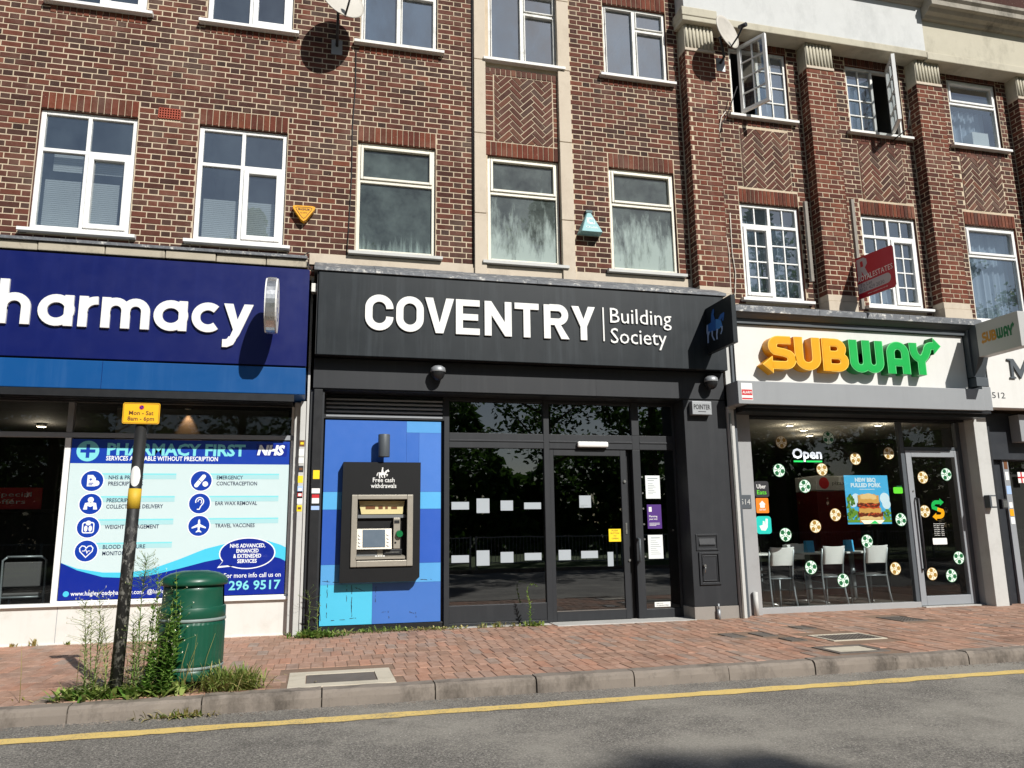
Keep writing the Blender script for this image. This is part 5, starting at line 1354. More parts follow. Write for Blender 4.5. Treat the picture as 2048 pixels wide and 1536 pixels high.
# alarm box, letter plate, hatch, pipe on the right column
t = thing('alarm_box', 'grey metal alarm box lettered POINTER on the charcoal column', 'alarm box', (4.817, YC, 2.565)); MB().box(4.678, 4.956, YC - .09, YC - .001, 2.57, 2.745).build('case', MT['galv'], t, bevel=.006)
MB().text('POINTER', 4.70, 4.935, 2.64, .062, YC - .0915, bold=.02).build('lettering', MT['black'], t); m = MB(); m.box(4.76, 4.87, YC - .0912, YC - .0905, 2.605, 2.614); m.build('small_print', MT['dark'], t)
m = MB(); pane_frames(m, 4.665, 4.975, .84, 1.045, .022, YC - .012, YC - .001); m.build('letter_plate_frame', MT['charcoal'], BK, bevel=.003)
MB().prism([(-.336, .905), (-.336, .92), (-.321, .99), (-.321, .905)], 4.71, 4.93, mp=lambda u, v, d: (d, u, v)).build('letter_flap', MT['charcoal'], BK)
m = MB(); pane_frames(m, 4.69, 4.985, .418, .82, .03, YC - .02, YC - .001); pane_frames(m, 4.735, 4.94, .463, .775, .012, YC - .014, YC - .001); m.box(4.73, 4.945, YC - .008, YC - .0009, .458, .78); h = m.build('meter_hatch', MT['charcoal'], BK, bevel=.003)
m = MB(); m.cyl((4.755, YC - .008, .655), (4.755, YC - .045, .655), .016, n=12); m.tube([(4.755, YC - .04, .655), (4.752, YC - .055, .62), (4.745, YC - .04, .56)], .006); m.build('hatch_key', MT['steel'], h)
tag(MB().cyl((4.90, YC - .05, -.01), (4.90, YC - .05, .12), .022, n=14).cyl((4.90, YC - .05, .12), (4.90, YC - .05, .19), .013, n=12).build('pipe_stub', MT['galv']), 'short grey pipe stub standing at the foot of the charcoal column', 'pipe')
# stickers on the left column
for i, (px, py, w, h, k) in enumerate(((1865, 495, .036, .05, 'noteyellow'), (1864, 590, .045, .028, 'sticker'), (1862, 622, .04, .02, 'red'), (1862, 648, .04, .03, 'paper'), (1860, 690, .045, .022, 'horseC'))):
    x, z = fy(px / 2.926, 780 + py / 2.926, YC); x = min(max(x, -.045), -.03)
    MB().box(x - w, x + w, YC - .003, YC - .001, z - h, z + h).build('sticker', MT[k], BK)

# ---- fascia sign
SG = thing('fascia_sign', 'anthracite fascia sign reading COVENTRY Building Society in white', 'sign', (2.5, -.49, 3.15))
MB().box(-.075, 5.175, -.495, -.471, 3.152, 4.163).build('panel', MT['anthracite'], SG, bevel=.006)
zb, zt, w = 3.466, 3.904, .086
for ch, a, b in (('C', .468, .80), ('O', .832, 1.162), ('V', 1.178, 1.53), ('E', 1.553, 1.848), ('N', 1.91, 2.25), ('T', 2.29, 2.60), ('R', 2.665, 2.985), ('Y', 3.03, 3.345)):
    raise_letter(SG, L_caps(ch, a, b, zb, zt, w), w, -.518, -.496, MT['signwhite'])
MB().box(3.448, 3.466, -.512, -.496, 3.466, 3.91).build('divider', MT['signwhite'], SG)
MB().text('Building', 3.55, 4.40, 3.715, .195, -.5115, bold=0).build('lettering', MT['signwhite'], SG)
MB().text('Society', 3.55, 4.32, 3.447, .195, -.5115, bold=0).build('lettering', MT['signwhite'], SG)
# ---- projecting sign with horse
PS = thing('projecting_sign', 'square dark projecting sign with a blue horse and rider above the bank column', 'sign', (4.93, -.8, 3.36))
XS = 4.90
MB().box(XS, XS + .065, -1.16, -.497, 3.36, 3.975).build('box', MT['anthracite'], PS, bevel=.006)
def hz(px, py): return fx(1360 + px / 6.4, 560 + py / 6.4, XS)
m = MB(); E = [0]
def hp(P, k):
    E[0] += .0004; m.poly([(XS - .0012 - E[0], *hz(*p)) for p in P], k)
hp(((345, 580), (395, 545), (460, 500), (522, 505), (520, 600), (480, 640), (415, 655), (350, 690)), 0); hp(((460, 500), (522, 505), (545, 590), (500, 625), (458, 620)), 1)
hp(((490, 500), (520, 440), (560, 410), (570, 420), (556, 520), (540, 520), (545, 470), (520, 520)), 0)
hp(((350, 660), (385, 660), (370, 720), (372, 805), (355, 810), (352, 740)), 2); hp(((405, 650), (425, 650), (422, 710), (452, 770), (435, 775), (408, 715)), 2); hp(((470, 625), (492, 625), (482, 700), (486, 755), (470, 762), (466, 700)), 2); hp(((515, 590), (550, 592), (548, 640), (530, 695), (520, 690), (535, 640), (532, 610)), 2)
hp(((345, 580), (360, 570), (362, 650), (348, 700), (342, 660)), 2); hp(((400, 540), (405, 440), (420, 380), (436, 370), (440, 410), (432, 440), (450, 495), (440, 530)), 0)
m.build('horse_and_rider', [MT['horseB'], MT['horseA'], MT['horseC']], PS)
# ---- dome cameras
for x, lab in ((1.352, 'small black dome camera under the bank sign above the cash machine'), (4.965, 'small black dome camera under the bank sign at the column')):
    t = thing('dome_camera', lab, 'camera', (x, -.40, 2.93), 'dome cameras on the bank band'); MB().cyl((x, -.405, 3.07), (x, -.322, 3.10), .03, n=12).build('arm', MT['dark'], t)
    MB().lathe([(.0, .10), (.05, .095), (.085, .07), (.092, .03), (.088, .02)], (x, -.42, 2.985), 24).build('hood', MT['galv'], t); MB().lathe([(.082, .022), (.08, -.01), (.062, -.05), (.03, -.075), (0, -.08)], (x, -.42, 2.985), 24).build('dome', MT['black'], t)
# ------------------------------------------------------------------ sandwich shop
SB = thing('sandwich_shopfront', 'grey sandwich shopfront with white fascia, wide window and glazed door', 'shopfront', (7.2, 0, 0))
# pilaster strip between bank and shop
m = MB(); m.box(5.215, 5.30, -.36, .1, -.06, 2.66); m.box(5.215, 5.335, -.36, .1, 2.665, 4.02); m.build('side_pilaster', MT['palegrey'], SB, bevel=.004)
MB().box(5.222, 5.245, -.385, -.361, .0, 2.6).build('conduit', MT['steel'], SB)
MB().box(5.302, 5.35, -.33, .1, -.06, 2.66).build('slate_channel', MT['slate'], SB)  # solid slate-coloured strip beside the pillar
MB().box(5.352, 5.648, -.15, .1, -.06, 2.64).build('pillar', MT['pillargrey'], SB, bevel=.004)
MB().box(5.215, 9.06, -.65, -.0, 2.688, 2.992).build('shutter_box', MT['subgrey'], SB, bevel=.006)
m = MB(); m.box(5.36, 9.2, -.6, -.16, 2.655, 2.686); m.box(5.36, 9.2, -.5, -.2, 2.615, 2.653); m.box(5.655, 9.19, -.12, .08, 2.60, 2.654); m.build('shutter_slot', MT['black'], SB)
MB().box(5.30, 9.2, -.39, .0, 2.994, 3.895).build('fascia_backing', MT['slate'], SB)
m = MB(); m.box(5.337, 9.06, -.46, -.391, 3.822, 3.885); m.prism([(-.48, 3.888), (-.53, 3.93), (-.55, 3.95), (-.39, 3.95), (-.39, 3.888)], 5.30, 9.2, mp=lambda u, v, d: (d, u, v)); m.build('cornice', MT['slate'], SB)
x = 5.28; rr = random.Random(2)
while x < 9.25:
    w = min(rr.uniform(.5, .8), 9.27 - x); e = rr.uniform(0, .008)
    m = MB(); m.prism([(-.575 - e, 3.953), (-.575 - e, 4.035 - e), (-.52, 4.06), (-.015, 4.135), (-.015, 3.953)], x, x + w - .003, mp=lambda u, v, d: (d, u, v)); x += w; m.build('lead_sheet', MT['lead'], SB, bevel=.004)
# bracket at the right end
m = MB(); m.box(9.065, 9.30, -.50, .0, 3.2, 3.94); m.prism([(-.5, 3.2), (-.62, 3.5), (-.62, 3.94), (-.5, 3.94)], 9.10, 9.27, mp=lambda u, v, d: (d, u, v)); m.box(9.08, 9.29, -.54, .0, 3.06, 3.19); m.build('console', MT['slate'], SB, bevel=.006)
MB().box(9.10, 9.245, -.60, .0, 2.70, 3.04).build('end_box', MT['subgrey'], SB, bevel=.005)
# right pillar
MB().box(9.185, 9.255, -.12, .1, -.06, 2.68).build('inner_pillar', MT['pillargrey'], SB, bevel=.004)
MB().box(9.175, 9.40, -.30, -.125, -.06, 2.695).build('pillar', MT['palegrey'], SB, bevel=.006)
# frame and glazing
m = MB(); m.box(5.652, 8.185, -.035, .06, -.03, .075); m.build('window_sill', MT['pillargrey'], SB, bevel=.004)
for q in ((8.12, 8.185, -.02, .05, .077, 2.6), (5.652, 5.70, -.02, .05, .077, 2.6), (9.11, 9.18, -.02, .05, -.03, 2.6)): MB().box(*q).build('mullion', MT['slate'], SB, bevel=.004)
MB().box(8.187, 9.108, -.02, .05, 2.19, 2.235).build('transom', MT['slate'], SB, bevel=.004)
MB().poly(((5.70, .01, .077), (8.12, .01, .077), (8.12, .01, 2.6), (5.70, .01, 2.6))).build('pane', MT['glass'], SB); MB().poly(((8.187, .01, 2.236), (9.108, .01, 2.236), (9.108, .01, 2.6), (8.187, .01, 2.6))).build('pane', MT['glass'], SB)
m = MB(); m.box(8.19, 8.285, -.03, .04, .02, 2.185); m.box(9.03, 9.105, -.03, .04, .02, 2.185); m.box(8.285, 9.03, -.03, .04, .02, .145); m.box(8.285, 9.03, -.03, .04, 2.09, 2.185); dr = m.build('door', MT['greyframe'], SB, bevel=.005)
MB().poly(((8.285, .005, .145), (9.03, .005, .145), (9.03, .005, 2.09), (8.285, .005, 2.09))).build('pane', MT['glass'], dr)
MB().tube([(8.27, -.035, 1.5), (8.275, -.085, 1.49), (8.275, -.085, .52), (8.27, -.035, .51)], .014).build('pull_handle', MT['dark'], dr); m = MB(); m.cyl((8.25, -.031, 1.6), (8.25, -.04, 1.6), .012, n=10); m.build('lock', MT['steel'], dr)
MB().box(8.18, 9.2, -.12, .06, -.06, .015).build('door_step', MT['step'], SB, bevel=.005)
tag(MB().cyl((5.53, -.19, -.01), (5.53, -.19, .30), .032, n=16).build('pipe_stub', MT['palegrey']), 'pale pipe stub against the grey pillar beside the sandwich shop window', 'pipe')
t = thing('number_plate', 'dark plate numbered 514 on the grey pillar', 'sign', (5.5, -.155, 1.367)); MB().box(5.412, 5.585, -.158, -.151, 1.367, 1.545).build('plate', MT['slate'], t); MB().text('514', 5.43, 5.57, 1.42, .07, -.1595).build('digits', MT['palegrey'], t)
t = tag(MB().box(5.36, 5.40, -.165, -.151, 1.83, 1.95).build('door_bell', MT['sticker'], bevel=.008), 'small white bell push on the grey pillar above the number plate', 'bell')
t = thing('alarm_sticker', 'red and white alarm sticker on the grey shutter box', 'sticker', (5.33, -.653, 2.74)); MB().box(5.26, 5.42, -.653, -.651, 2.735, 2.96).build('sheet', MT['sticker'], t); m = MB(); m.box(5.265, 5.415, -.6545, -.6535, 2.80, 2.875); m.box(5.265, 5.415, -.6545, -.6535, 2.745, 2.765); m.build('red_bars', MT['red'], t); MB().text('ALARM', 5.275, 5.405, 2.823, .03, -.6555, bold=.02).build('lettering', MT['sticker'], t)

# ---- fascia sign with chunky letters
SG = thing('fascia_sign', 'white fascia sign with raised yellow and green SUBWAY letters', 'sign', (7.1, -.4, 3.0))
MB().box(5.34, 9.05, -.415, -.392, 3.005, 3.815).build('panel', MT['subwhite'], SG, bevel=.003)
YL, YW, H = -.565, -.416, .455
x0 = 5.655; k = (8.515 - 5.655) / (5.27 * H)
mpx = lambda u, v, d: (x0 + (u - x0) * k, d, v)
for (S0, C0, P0), w, yel, S in sub_shapes(x0, 3.185, H):
    raise_letter(SG, (S, C0, P0), w, YL, YW, MT['subyellow' if yel else 'subgreen'], MT['subyellowside' if yel else 'subgreenside'], mp=mpx, edge=MT['subyellowedge' if yel else 'subgreenedge'])
# ---- projecting sign
PS = thing('projecting_sign', 'pale grey SUBWAY projecting sign at the right edge', 'sign', (9.4, -.9, 3.5))
XP = 9.06
q = [fx(1940, 650, XP), fx(2034, 623, XP), fx(2040, 680, XP), fx(1948, 713, XP)]
ya, yb = q[1][0], -.66
zt_, zb_ = 3.94, 3.455
MB().box(XP, XP + .16, ya, yb, zb_, zt_).build('box', [MT['projgrey']], PS, bevel=.006)
MB().box(XP + .05, XP + .11, yb, -.621, 3.6, 3.66).build('bracket', MT['galv'], PS)
LN = (yb - ya)
def pmap(u, v, d): return (XP - d, yb - LN * u, v)
sc = .70 / 5.86
h2 = .80 / 5.86 * LN * .98
for yel in (True, False):
    m = MB(); e = 0
    for (S0, C0, P0), w, ye, S in sub_shapes(0, 0, 1.0):
        if ye != yel: continue
        mp2 = lambda u, v, d: pmap(.10 + u * .80 / 5.27, 3.635 + v * .15, d)
        for s in S: m.stroke(s, w, .0015 + e, .0005, 0, mp2); e += .0003
        for p in P0: m.prism(p, .0015 + e, .0005, 0, mp2); e += .0003
    m.build('lettering', MT['subbrown' if yel else 'subdkgreen'], PS)

# ---- room
m = MB(); X0, X1, Y1, Hh = 5.3, 10.6, 6.5, 2.78
m.poly(((X0, .07, .0), (X1, .07, .0), (X1, Y1, .0), (X0, Y1, .0)), 1); m.poly(((X0, .07, Hh), (X0, Y1, Hh), (X1, Y1, Hh), (X1, .07, Hh)), 2)
for P in (((X0, Y1, 0), (X1, Y1, 0), (X1, Y1, Hh), (X0, Y1, Hh)), ((X0, .07, 0), (X0, Y1, 0), (X0, Y1, Hh), (X0, .07, Hh)), ((X1, .07, 0), (X1, .07, Hh), (X1, Y1, Hh), (X1, Y1, 0)), ((9.41, .07, 0), (X1, .07, 0), (X1, .07, Hh), (9.41, .07, Hh))): m.poly(P, 0)
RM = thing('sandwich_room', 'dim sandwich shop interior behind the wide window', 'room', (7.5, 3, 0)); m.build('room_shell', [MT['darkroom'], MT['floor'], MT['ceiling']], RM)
for i, (x, y) in enumerate(((7.5, 1.7), (9.0, 1.45), (8.1, 2.2), (8.7, 2.9))):
    t = thing('downlight', ['leftmost lit downlight in the sandwich shop ceiling', 'rightmost lit downlight in the sandwich shop ceiling', 'middle lit downlight in the sandwich shop ceiling', 'rear lit downlight in the sandwich shop ceiling'][i], 'lamp', (x, y, 2.74), 'ceiling downlights in the sandwich shop')
    MB().cyl((x, y, 2.755), (x, y, 2.779), .065, n=16).build('housing', MT['white'], t); MB().poly([(x + .05*math.cos(-j*math.pi/8), y + .05*math.sin(-j*math.pi/8), 2.753) for j in range(16)]).build('bulb', MT['lamp'], t)
    lp = bpy.data.lights.new('downlight_glow', 'POINT'); lp.energy = 4; lp.color = (1, .88, .7); lp.shadow_soft_size = .05
    lo = bpy.data.objects.new('downlight_glow', lp); COL.objects.link(lo); lo.parent = t; lo.location = (0, 0, -.09)
t = thing('drinks_fridge', 'tall red drinks fridge inside the sandwich shop', 'fridge', (8.45, 2.2, 0))
MB().box(8.25, 9.05, 2.2, 2.8, .002, 1.72).build('cabinet', MT['fridgered'], t, bevel=.01); MB().box(8.25, 9.05, 2.19, 2.8, 1.73, 1.98).build('header', MT['palegrey'], t, bevel=.01)
m = MB(); m.disc(8.40, 1.855, .10, 2.188, 0); m.build('round_badge', MT['red'], t); MB().text('pizza', 8.56, 8.80, 1.83, .06, 2.188).build('lettering', MT['dark'], t)
tag(MB().box(6.3, 8.1, 3.6, 4.2, .002, 1.1).box(6.25, 8.15, 3.55, 4.25, 1.102, 1.14).build('serving_counter', MT['dark'], bevel=.01), 'dark serving counter at the back of the sandwich shop', 'counter')

# ---- tables and chairs
def table(x, y, label):
    t = thing('cafe_table', label, 'table', (x, y, 0), 'tables along the sandwich shop window')
    MB().box(x - .3, x + .3, y - .3, y + .3, .72, .745).build('table_top', MT['tabletop'], t, bevel=.006); MB().cyl((x, y, .03), (x, y, .718), .035, n=14).build('pedestal', MT['chairmetal'], t)
    m = MB()
    for a in range(4):
        c, s = math.cos(a * math.pi/2 + .78), math.sin(a * math.pi/2 + .78); m.tube([(x, y, .04), (x + c*.16, y + s*.16, .034), (x + c*.27, y + s*.27, .012)], [.022, .018, .013])
    m.build('foot', MT['steel'], t)
def cafe_chair():
    t = thing('cafe_chair', 'x', 'chair', (0, 0, 0), 'white backed chairs along the sandwich shop window')
    for s in (-1, 1):
        MB().tube([(s*.185, -.24, .0), (s*.175, -.20, .20), (s*.17, -.175, .44), (s*.175, -.19, .62), (s*.18, -.235, .82)], .0135).build('rear_leg', MT['chairmetal'], t)
        MB().tube([(s*.165, .20, .0), (s*.165, .18, .43)], .012).build('front_leg', MT['chairmetal'], t)
        MB().tube([(s*.172, -.19, .27), (s*.165, .19, .25)], .008).build('side_stretcher', MT['chairmetal'], t)
    MB().tube([(-.165, -.18, .425), (.165, -.18, .425)], .010).tube([(-.165, .18, .425), (.165, .18, .425)], .010).build('seat_rail', MT['chairmetal'], t)
    m = MB(); n = 8
    rows = []
    for j, zz in enumerate((.60, .605, .79, .835, .84)):
        k = [.155, .165, .165, .18, .175][j]; yb_ = -.205 - (zz - .6) * .22
        rows.append([(k * (2*i/n - 1), yb_ - .028 * (1 - (2*i/n - 1)**2) + (.0), zz + .012 * (2*i/n - 1)**2 * (1 if j > 2 else -.3)) for i in range(n+1)])
    for j in range(4):
        for i in range(n): m.poly((rows[j][i], rows[j][i+1], rows[j+1][i+1], rows[j+1][i]), 0, True)
    o = m.build('backrest', MT['chairwhite'], t, recalc=True); md = o.modifiers.new('thick', 'SOLIDIFY'); md.thickness = .012
    m = MB(); m.lathe([(0, .455), (.12, .452), (.185, .44), (.19, .43), (.0, .43)], (0, .02, .005), 20); m.build('seat', MT['chairseat'], t)
    return t
c0 = cafe_chair(); c0['label'] = 'white backed metal chair by the window, leftmost of the front three'
c0.location = (6.215, .42, .0); c0.rotation_euler.z = math.radians(-4)
dup(c0, (7.04, .47, .0), math.radians(2), 'white backed metal chair by the window, middle of the front three')
dup(c0, (7.80, .52, .0), math.radians(-3), 'white backed metal chair by the window, rightmost of the front three')
dup(c0, (6.72, 1.72, .0), math.radians(176), 'white backed chair on the far side of the left table')
dup(c0, (7.62, 1.75, .0), math.radians(183), 'white backed chair on the far side of the middle table')
table(6.30, 1.0, 'pale cafe table behind the leftmost front chair'); table(7.18, 1.05, 'pale cafe table behind the middle front chair'); table(8.0, 1.12, 'pale cafe table behind the rightmost front chair')
def menu_box(x, y, mat, label, h=.17):
    t = thing('menu_card', label, 'menu card', (x, y, .746), 'menu cards on the tables'); MB().prism([(-.05, .746), (.05, .746), (.035, .746 + h), (-.035, .746 + h)], x - .06, x + .06, mp=lambda u, v, d: (d, y + u, v)).build('card', MT[mat], t)
    m = MB(); 
    m.poly([(x - .05, y - .0465, .775), (x + .05, y - .0465, .775), (x + .045, y - .040, .835), (x - .03, y - .040, .83)]); m.build('print', MT['meat'], t)
menu_box(6.02, .95, 'noteyellow', 'yellow and green menu card on the left table at the pillar', .16); menu_box(7.12, .9, 'skyprint', 'blue menu card on the middle table'); menu_box(7.86, .98, 'skyprint', 'blue menu card on the right table')
t = tag(MB().prism([(6.78, .746), (7.0, .746), (7.02, .80), (6.93, .88), (6.74, .86)], .88, 1.0).build('napkins', MT['paper']), 'crumpled white paper on the middle cafe table', 'paper')

# ---- window stickers
YS = .004
def zs_(x, y): return fy(1348 + x / 2.926, 780 + y / 2.926, YS)
def football(px, py, r, green, label):
    x, z = zs_(px, py); a, b = ('ballwhite', 'ballgreen') if green else ('ballcream', 'ballgold'); rot = random.Random(px).uniform(0, 72)
    m = MB(); m.disc(x, z, r, YS, 1, n=28); m.disc(x, z, r * .93, YS - .0008, 0, n=28)
    def pent(cx, cz, q, k, a0):
        P = [(cx + q * math.cos(math.radians(a0 + 72 * i)), cz + q * math.sin(math.radians(a0 + 72 * i))) for i in range(5)]
        P = [(x + (u - x) * min(1, r * .92 / max(1e-6, math.hypot(u - x, v - z))), z + (v - z) * min(1, r * .92 / max(1e-6, math.hypot(u - x, v - z)))) for u, v in P]
        m.poly([(u, YS - .0016, v) for u, v in P], 1)
    for k in range(3):
        an = math.radians(rot + 90 + 120 * k); pent(x + r * .58 * math.cos(an), z + r * .58 * math.sin(an), r * .38, 1, rot + 90 + 120 * k)
    for k in range(3):
        an = math.radians(rot + 30 + 120 * k); m.stroke([(x + r*.08*math.cos(an), z + r*.08*math.sin(an)), (x + r*.9*math.cos(an), z + r*.9*math.sin(an))], r * .085, YS - .0014, YS - .001, 1)
    m.build('football_sticker', [MT[a], MT[b]], SB)
for px, py, g in ((628, 305, 0), (903, 280, 1), (1062, 402, 0), (1257, 370, 0), (615, 470, 1), (866, 465, 0), (766, 563, 1), (945, 730, 0), (828, 798, 0), (653, 847, 1), (1130, 885, 1), (1328, 758, 1), (802, 1038, 1), (991, 1114, 1), (1296, 1045, 0), (1456, 512, 0), (1593, 494, 1), (1468, 710, 0), (1667, 982, 1), (1511, 1076, 0), (1624, 1086, 1)):
    football(px, py, .093 if g else .088, g, '')
t = thing('open_sign', 'lit white Open sign with green underline in the sandwich shop window', 'sign', (6.6, .03, 2.0))
MB().text('Open', 6.385, 6.855, 2.06, .13, .03, bold=.03).build('lettering', MT['openglow'], t); MB().box(6.40, 6.55, .028, .034, 2.005, 2.028).box(6.60, 6.85, .028, .034, 2.005, 2.028).build('underline', MT['opengreen'], t)
def badge(px, py, w, h, mat, label, r=.03):
    x, z = zs_(px, py); t = thing('delivery_sticker', label, 'sticker', (x, YS, z - h/2)); MB().prism(rrect(x - w/2, x + w/2, z - h/2, z + h/2, r), YS - .001, YS + .001).build('sheet', MT[mat], t); return t, x, z
t, x, z = badge(513, 580, .215, .215, 'dark', 'black Uber Eats sticker, top of the three delivery stickers'); MB().text('Uber', x - .075, x + .065, z + .01, .055, YS - .0022, bold=.01).build('lettering', MT['sticker'], t); MB().text('Eats', x - .075, x + .068, z - .07, .055, YS - .0022, bold=.01).build('lettering', MT['limegreen'], t)
t, x, z = badge(517, 676, .19, .2, 'orange', 'orange house sticker, middle of the three delivery stickers', .015); m = MB(); m.poly([(u, YS - .0022, v) for u, v in ((x - .035, z - .03), (x + .035, z - .03), (x + .035, z + .015), (x + .05, z + .015), (x, z + .065), (x - .05, z + .015), (x - .035, z + .015))]); m.text('JUST EAT', x - .05, x + .05, z - .065, .02, YS - .0022, bold=.02); m.build('house_mark', MT['sticker'], t)
t, x, z = badge(526, 790, .225, .235, 'turq', 'turquoise sticker with a white mark, lowest of the three delivery stickers', .04); m = MB(); m.poly([(u, YS - .0022, v) for u, v in ((x - .07, z - .01), (x - .02, z + .0), (x - .012, z + .055), (x + .012, z + .05), (x + .02, z - .0), (x + .03, z + .085), (x + .065, z + .08), (x + .055, z - .03), (x + .02, z - .075), (x - .045, z - .07))]); m.build('white_mark', MT['ballwhite'], t)
# sandwich poster
t = thing('food_poster', 'blue food poster reading NEW BBQ PULLED PORK in the sandwich shop window', 'poster', (7.52, .02, 1.14))
MB().box(7.165, 7.88, .016, .022, 1.145, 1.825).build('sheet', MT['skyprint'], t)
m = MB(); Q = .0145
m.text('NEW BBQ', 7.34, 7.68, 1.735, .052, Q, 0, bold=.05); m.text('PULLED PORK', 7.265, 7.76, 1.66, .052, Q, 0, bold=.05); m.poly([(a, Q, b) for a, b in ((7.4, 1.625), (7.65, 1.625), (7.65, 1.633), (7.4, 1.633))], 0)
for cx, cz, r in ((7.33, 1.50, .07), (7.28, 1.44, .06), (7.80, 1.50, .08), (7.82, 1.42, .07)): m.disc(cx, cz, r, Q + .0006 + r * .003, 0, n=16)
pr2 = random.Random(8)
for cx, cz, rx, rz, nn_ in ((7.235, 1.40, .06, .16, 60), (7.26, 1.27, .08, .09, 50), (7.82, 1.27, .055, .08, 40)):
    for i in range(nn_):
        a_, q_ = pr2.uniform(0, 6.28), pr2.random() ** .5; ux, uz = cx + rx * q_ * math.cos(a_), cz + rz * q_ * math.sin(a_)
        if 7.18 < ux < 7.865: m.disc(ux, uz, pr2.uniform(.012, .022), Q - .0004 - i * .00001, pr2.choice((1, 1, 7)), n=7)
m.poly([(a, Q - .0012, b) for a, b in ((7.167, 1.17), (7.878, 1.17), (7.878, 1.205), (7.167, 1.205))], 1)
def blob(xa, xb, z0, z1, mi, d, jag=.012, n=9):
    P = [(xa + (xb - xa) * i / n, z0 + pr2.uniform(-jag, jag)) for i in range(n + 1)] + [(xb - (xb - xa) * i / n, z1 + .02 * math.sin(math.pi * i / n) + pr2.uniform(-jag, jag)) for i in range(n + 1)]
    m.poly([(a, d, b) for a, b in P], mi)
blob(7.36, 7.74, 1.165, 1.26, 2, Q - .002); blob(7.37, 7.70, 1.21, 1.245, 8, Q - .0022, .008); blob(7.34, 7.75, 1.25, 1.31, 3, Q - .0025, .016, 16); blob(7.36, 7.72, 1.30, 1.37, 2, Q - .003); blob(7.38, 7.70, 1.36, 1.395, 4, Q - .0033, .01); blob(7.34, 7.71, 1.385, 1.44, 3, Q - .0036, .016, 16); blob(7.36, 7.70, 1.435, 1.54, 2, Q - .004); blob(7.40, 7.66, 1.49, 1.545, 8, Q - .0042, .008)
for i in range(60):
    zc = pr2.choice((1.28, 1.41)); ux = pr2.uniform(7.36, 7.72); a_ = pr2.uniform(-.6, .6); m.stroke([(ux - .018 * math.cos(a_), zc + pr2.uniform(-.02, .02) - .018 * math.sin(a_)), (ux + .018 * math.cos(a_), zc + pr2.uniform(-.02, .02))], .008, Q - .0044 - i * .00001, Q - .0043 - i * .00001, pr2.choice((3, 4, 9)))
m.poly([(a, Q - .0046, b) for a, b in ((7.42, 1.148), (7.70, 1.148), (7.76, 1.20), (7.37, 1.20))], 5); m.poly([(a, Q - .005, b) for a, b in ((7.52, 1.15), (7.66, 1.15), (7.60, 1.195))], 6)
m.build('print', [MT['cloudprint'], MT['leafprint'], MT['bread'], MT['meat'], MT['tomato'], MT['ballcream'], MT['greentext'], MT['leafdark'], MT['breadlight'], MT['meatdark']], t)
x, z = zs_(1311, 587); t = thing('lime_sticker', 'lime green sticker beside the food poster', 'sticker', (x, YS, z - .05)); MB().prism(rrect(x - .078, x + .078, z - .045, z + .045, .02), YS - .001, YS + .001).build('sheet', MT['limegreen'], t); MB().box(x - .02, x + .07, YS - .002, YS + .001, z + .052, z + .062).build('dark_bar', MT['subdkgreen'], t)
# door print: green and yellow arrow S, hours
t = thing('door_print', 'green and yellow arrow S with opening hours on the sandwich shop door', 'sticker', (8.65, YS, 1.0)); x, z = zs_(1540, 698)
m = MB(); S1 = [(x + .06, z + .10), (x - .01, z + .10)] + arc(x - .015, z + .045, .055, .055, 90, 200, 8) + [(x + .01, z + .0)]; S2 = [(x - .04, z - .105), (x + .02, z - .105)] + arc(x + .03, z - .05, .055, .055, -90, 30, 8) + [(x - .0, z + .0)]
m.stroke(S1, .055, -.002, -.0005, 0); m.stroke(S2, .055, -.0025, -.0005, 1); m.poly([(a, -.003, b) for a, b in ((x + .05, z + .05), (x + .05, z + .155), (x + .12, z + .10))], 0); m.poly([(a, -.003, b) for a, b in ((x - .03, z - .16), (x - .03, z - .05), (x - .10, z - .105))], 1)
x, z = zs_(1550, 820); 
for i in range(7): m.text(['Opening Hours', 'Mon 8am - 9pm', 'Tue 8am - 9pm', 'Wed 8am - 9pm', 'Thu 8am - 9pm', 'Fri 8am - 9pm', 'Sat 9am - 9pm'][i], x - .085, x + .085 + (.02 if i == 0 else 0), z + .085 - i * .027, .013, -.002, 2, bold=.01)
x, z = zs_(1555, 885); m.prism(rrect(x - .12, x + .12, z - .045, z + .045, .01), -.002, -.0005, 2); m.build('print', [MT['subgreen'], MT['subyellow'], MT['sticker']], t)
# intercom and stickers on the right pillar
t = thing('intercom', 'grey intercom box on the pale pillar right of the sandwich shop door', 'intercom', (9.22, -.32, 1.3)); xx, z = fy(1975, 1003, -.37); MB().box(9.19, 9.30, -.40, -.301, z - .09, z + .09).build('case', MT['slate'], t, bevel=.006); MB().box(9.215, 9.29, -.404, -.4005, z - .07, z + .07).build('cover', MT['palegrey'], t)
m = MB()
for py, k in ((935, 0), (958, 1), (982, 1)):
    z = fy(1962, py, -.12)[1]; m.box(9.192, 9.25, -.1235, -.1205, z - .055, z + .055, k)
m.build('pillar_stickers', [MT['sticker'], MT['red']], SB)
